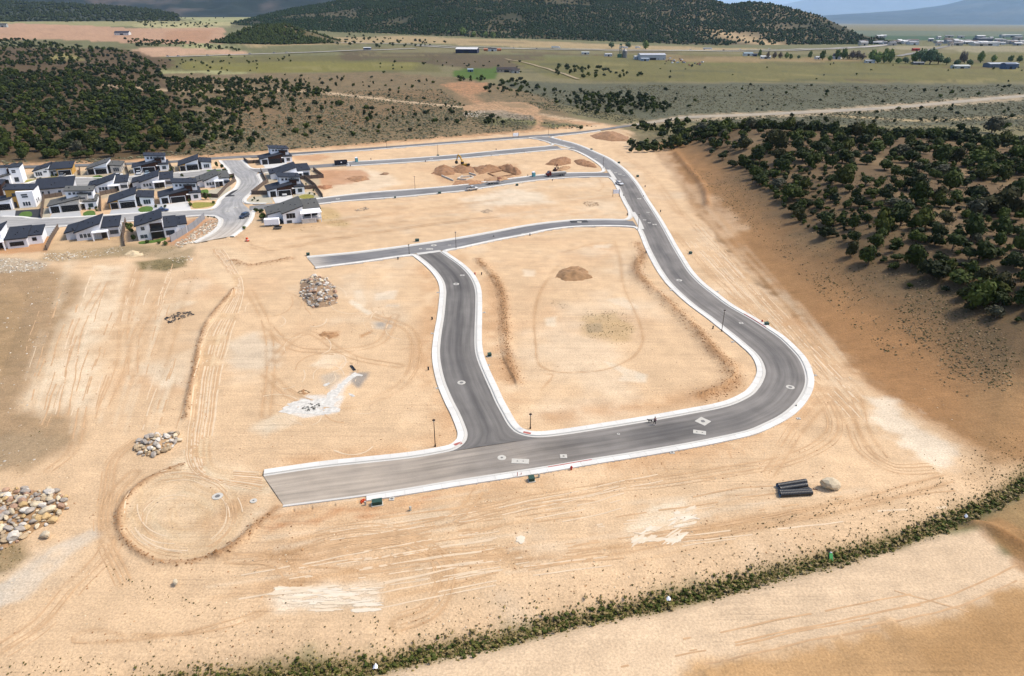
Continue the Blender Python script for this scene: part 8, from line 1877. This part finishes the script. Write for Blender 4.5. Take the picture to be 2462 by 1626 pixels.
# scrapyard items
for k in range(22):
    u = R.uniform(1585, 1690); v = 140 + (u - 1585) * .12 + R.uniform(-4, 8); x, y = G(u, v); c = R.choice([(196,198,204), (150,96,80), (90,94,104), (230,230,232), (120,84,70)])
    o = MB().prism([(-2.4, .3), (2.4, .3), (2.4, 1.2), (1.4, 1.4), (.8, 2.1), (-1.6, 2.1), (-2.2, 1.3)], -1, 1).build('scrap_vehicle', mat('scrap_%d_%d_%d' % c, alb(*c), .7, var=.2), loc=(x, y, H1(x, y) - .3), rz=R.random() * 6); tag(o, 'derelict vehicle in the scrap yard beside the pale warehouse', 'vehicle', 'derelict vehicles by the warehouse')
def semi(u, v, label, c=(246,246,248), L=15, rz=0.0):
    x, y = G(u, v); z = H1(x, y) + 1.2; t = thing('semi_truck', label, 'truck', (x, y, z), rz, 'white trucks on the freeway'); MB().box(-L / 2, L / 2 - 3, -1.3, 1.3, 1.1, 4.1).build('trailer', mat('truck_white', alb(*c), .6, var=.04), t)
    MB().prism([(L / 2 - 2.6, .7), (L / 2, .7), (L / 2, 2.0), (L / 2 - .8, 3.4), (L / 2 - 2.6, 3.6)], -1.2, 1.2).build('cab', M_WTRIM, t)
    for xx in (-L / 2 + 1.5, -L / 2 + 2.8, L / 2 - 1):
        for yy in (-1.1, 1.1): wheel(t, xx, yy, .5, .3)
for u, v in ((1336, 121.5), (1499, 120.5), (1533, 119.5), (1701, 120)): semi(u, v, 'white semi truck travelling on the freeway below the mountain', L=18 if u != 1533 else 11)
for u, v in ((1290,122.5),(1235,121.5),(1180,121),(1660,121.5),(1740,121.5),(1780,121),(1850,120.2),(660,134.5),(690,133.5),(602,136.5),(500,139.5),(430,141.8),(405,142.3)):
    x, y = G(u, v); z = H1(x, y) + 1.1; t = thing('car', 'tiny car on the highway across the valley', 'car', (x, y, z), RZ(5), 'tiny cars on the far highways'); c = R.choice([(236,236,238), (60,62,70), (160,160,166)])
    MB().prism([(-2.3, .4), (2.3, .4), (2.3, .9), (1.2, 1.0), (.6, 1.6), (-1.4, 1.6), (-2.2, 1.0)], -.9, .9).build('body', mat('far_car_%d' % c[0], alb(*c), .4, var=.03), t)
    for xx in (-1.4, 1.4): MB().cyl((xx, -.95, .35), (xx, .95, .35), .35, .35, 8).build('wheel', M_TYRE, t)
# farmstead across the meadow
far_building(2012, 142, 13, 9, 5, RZ(-35), 'white gabled farmhouse with dark roof among the cottonwoods', (250,250,250), (66,70,80), 3.2, 'house', name='farmhouse')
for u, v, w, d, h, lb, wc, rc in ((1798,134,16,8,4,'white shed with blue-grey roof at the near end of the tree line',(236,240,244),(168,190,206)), (1840,141.5,16,7,3.2,'row of white trailers before the bare dark trees',(246,246,248),(236,238,240)), (1965,142,8,6,3,'small white outbuilding near the farmhouse',(240,240,240),(200,204,210)), (1815,136,7,6,3.4,'dark blue cabin beside a green poplar',(92,104,140),(70,76,92)), (2090,152,14,6,3,'low white cabin under the tallest cottonwoods',(232,234,236),(170,176,182)), (2206,156,16,6,2.6,'low dark shed at the end of the cottonwoods',(110,112,118),(130,134,140)),
                                 (2308,164,22,10,3.4,'cluster of pale farm sheds in the dry meadow',(214,222,220),(206,212,212)), (2405,162,44,14,5,'long low barn with pale roof',(120,130,150),(196,204,214)), (2422,167,14,13,6.5,'blue-grey barn with pitched roof beside the long barn',(96,116,150),(110,124,150)), (2040,143,5,3,6,'tan chimney-like tower by the farmhouse',(206,190,150),(196,180,140))):
    far_building(u, v, w, d, h, RZ(R.uniform(-15, 15)), lb, wc, rc, 1.2, 'barn' if 'barn' in lb else 'shed', name='barn' if 'barn' in lb else 'shed')
# houses on the red lots and in the far meadows
far_building(300, 103, 34, 20, 5, RZ(10), 'new house with dark hipped roof on the red graded lot', (246,246,248), (54,58,74), 3.5, 'house', name='new_house', nwin=6)
far_building(16, 92, 22, 14, 6, RZ(15), 'grey house at the edge of the red graded lots', (196,204,204), (92,92,94), 4.0, 'house', name='new_house', nwin=4)
for u, v, w, lb, wc, rc in ((204,61,30,'dark barn in the pale far meadow',(96,98,108),(110,112,120)), (218,67,16,'small dark-roofed house below the far barn',(214,214,216),(60,64,74)), (128,45,34,'tiny white far house below the forest slope',(244,244,246),(224,226,230)), (283,52,22,'pale far shed by the meadow road',(206,208,206),(150,156,160)), (1640,95,0,'',(0,0,0),(0,0,0))):
    if w: far_building(u, v, w, w * .6, 6, RZ(R.uniform(-20, 20)), lb, wc, rc, 3, 'house' if 'house' in lb else 'barn', name='far_house' if 'house' in lb else 'barn')
# town down the valley
k = 0
for i in range(74):
    u = R.choice([R.uniform(2070, 2200), R.uniform(2180, 2480), R.uniform(2250, 2480), R.uniform(2280, 2480)]); v = R.uniform(101, 110.5) if R.random() < .75 else R.uniform(88, 101)
    w = R.uniform(10, 26); wc = R.choice([(246,246,248), (236,232,226), (206,200,194), (176,180,190), (226,214,200)]); rc = R.choice([(240,240,242), (206,206,210), (150,150,156), (120,104,98)])
    adj = ('white' if wc[0] > 240 else 'cream' if wc[2] > 220 else 'grey' if wc[0] < 180 else 'tan') + (' long' if w > 19 else ' small')
    far_building(u, v, w, w * .6, R.uniform(4, 7), RZ(R.uniform(-25, 25)), adj + ' building of the town far down the valley', wc, rc, 1.5, 'building', 'buildings of the valley town', 'town_building', 0)
far_building(2372, 110, 44, 24, 7, RZ(2), 'large white flat store building in the valley town', (250,250,250), (248,248,250), .8, name='town_building', group='buildings of the valley town')
far_building(2362, 101, 40, 24, 8, RZ(2), 'large grey store building in the valley town', (120,126,136), (130,136,146), .8, name='town_building', group='buildings of the valley town')
far_building(2430, 87, 60, 24, 7, RZ(-3), 'long pale building far out on the valley floor', (216,220,220), (226,228,228), .8, name='town_building', group='buildings of the valley town')
far_building(2201, 123, 14, 6, 4, RZ(5), 'red truck-sized shed where the valley roads meet', (200,70,62), (200,70,62), .5, 'shed', name='shed', nwin=0)

# cottonwoods and other broad-leaved trees around the farmstead
M_LEAF = colmat('broadleaf', rough=.85, var=.3, scale=.5, objvar=.15)
CW = []
for i, c in enumerate((alb(128,148,84), alb(104,122,70), alb(128,118,110), alb(110,130,96))):
    V, F = crown_arrays(900 + i, 420, .14, 6, 1.15, core=(i != 2)); me = npmesh('crown', V, F, [M_LEAF]); setcol(me, c[None] * (.75 + .5 * rng.random((len(V), 1)))); CW.append(me)
def broadleaf(u, v, r, i, label, hs=1.0):
    x, y = G(u, v); z = H1(x, y); t = thing('cottonwood_tree', label, 'tree', (x, y, z), R.random() * 6, 'broad-leaved trees of the farmstead')
    o = obj('crown', CW[i], t, (0, 0, r * .04)); o.scale = (r, r, r * hs); o = obj('trunk', TRUNKS[R.randrange(4)], t); o.scale = (r * 1.2, r * 1.2, r * 1.6)
KIND = ['pale green cottonwood', 'green broad-leaved tree', 'bare purplish tree', 'grey-green willow']
for u, v, r, i, hs in ((1827,137,5,1,1.6),(1846,142,4,2,1.8),(1862,142,5,2,1.4),(1876,141,5,2,1.3),(1890,140,6,0,1.1),(1900,142,5,1,1.1),(1948,140,6,1,1.2),(1978,144,8,1,1.2),(1996,146,6,0,.9),(2012,142,9,1,1.1),(2028,143,9,1,1.2),(2048,144,8,2,1.0),(2060,145,8,2,1.0),(2072,146,7,2,.9),(2095,151,9,0,1.4),(2110,152,9,0,1.2),(2125,152,10,0,1.4),(2140,152,9,0,1.5),(2160,153,7,0,.8),(2176,153,7,3,.9),(2200,152,9,0,1.2),(2215,154,12,3,1.2),(2235,155,13,3,1.2),(2255,155,10,3,1.0),(2275,156,7,3,1.0),(2310,153,5,2,2.2),(2318,154,5,2,2.0),(2330,158,6,3,1.0),(2357,152,7,0,1.6),(2386,151,6,0,1.2),(2430,150,7,1,.9),(2450,150,7,1,.9),(2300,158,6,3,1.0),(1920,141,4,3,1.0),
                       (1080,97,9,0,1.0),(1112,98,14,0,1.1),(1140,99,10,0,1.0),(1168,99,10,0,1.0),(1186,99,10,0,1.0),(1470,118,9,3,.9),(1510,117,9,3,1.0),(1552,119,11,0,1.0)):
    broadleaf(u, v, r * .8, i, KIND[i] + (' along the creek at the mountain foot' if u < 1600 else ' in the tree row around the farmstead'), hs)
hedge = [(1829 + k * 3.0, 136) for k in range(0)]
# ------------------------------------------------------------------ haze
hz = bpy.data.materials.new('haze'); hz.use_nodes = True
hz.node_tree.nodes.remove(hz.node_tree.nodes['Principled BSDF'])
pv_ = hz.node_tree.nodes.new('ShaderNodeVolumePrincipled')
pv_.inputs['Color'].default_value = (.46, .70, 1.0, 1); pv_.inputs['Density'].default_value = 1.8e-5; pv_.inputs['Anisotropy'].default_value = .2
hz.node_tree.links.new(pv_.outputs[0], hz.node_tree.nodes['Material Output'].inputs['Volume'])
b_ = MB().box(-110000, 110000, -300, 95000, -900, 4500)
haze = b_.build('haze', hz, kind='stuff'); haze['label'] = 'thin blue haze filling the air over the whole valley'; haze['category'] = 'haze'
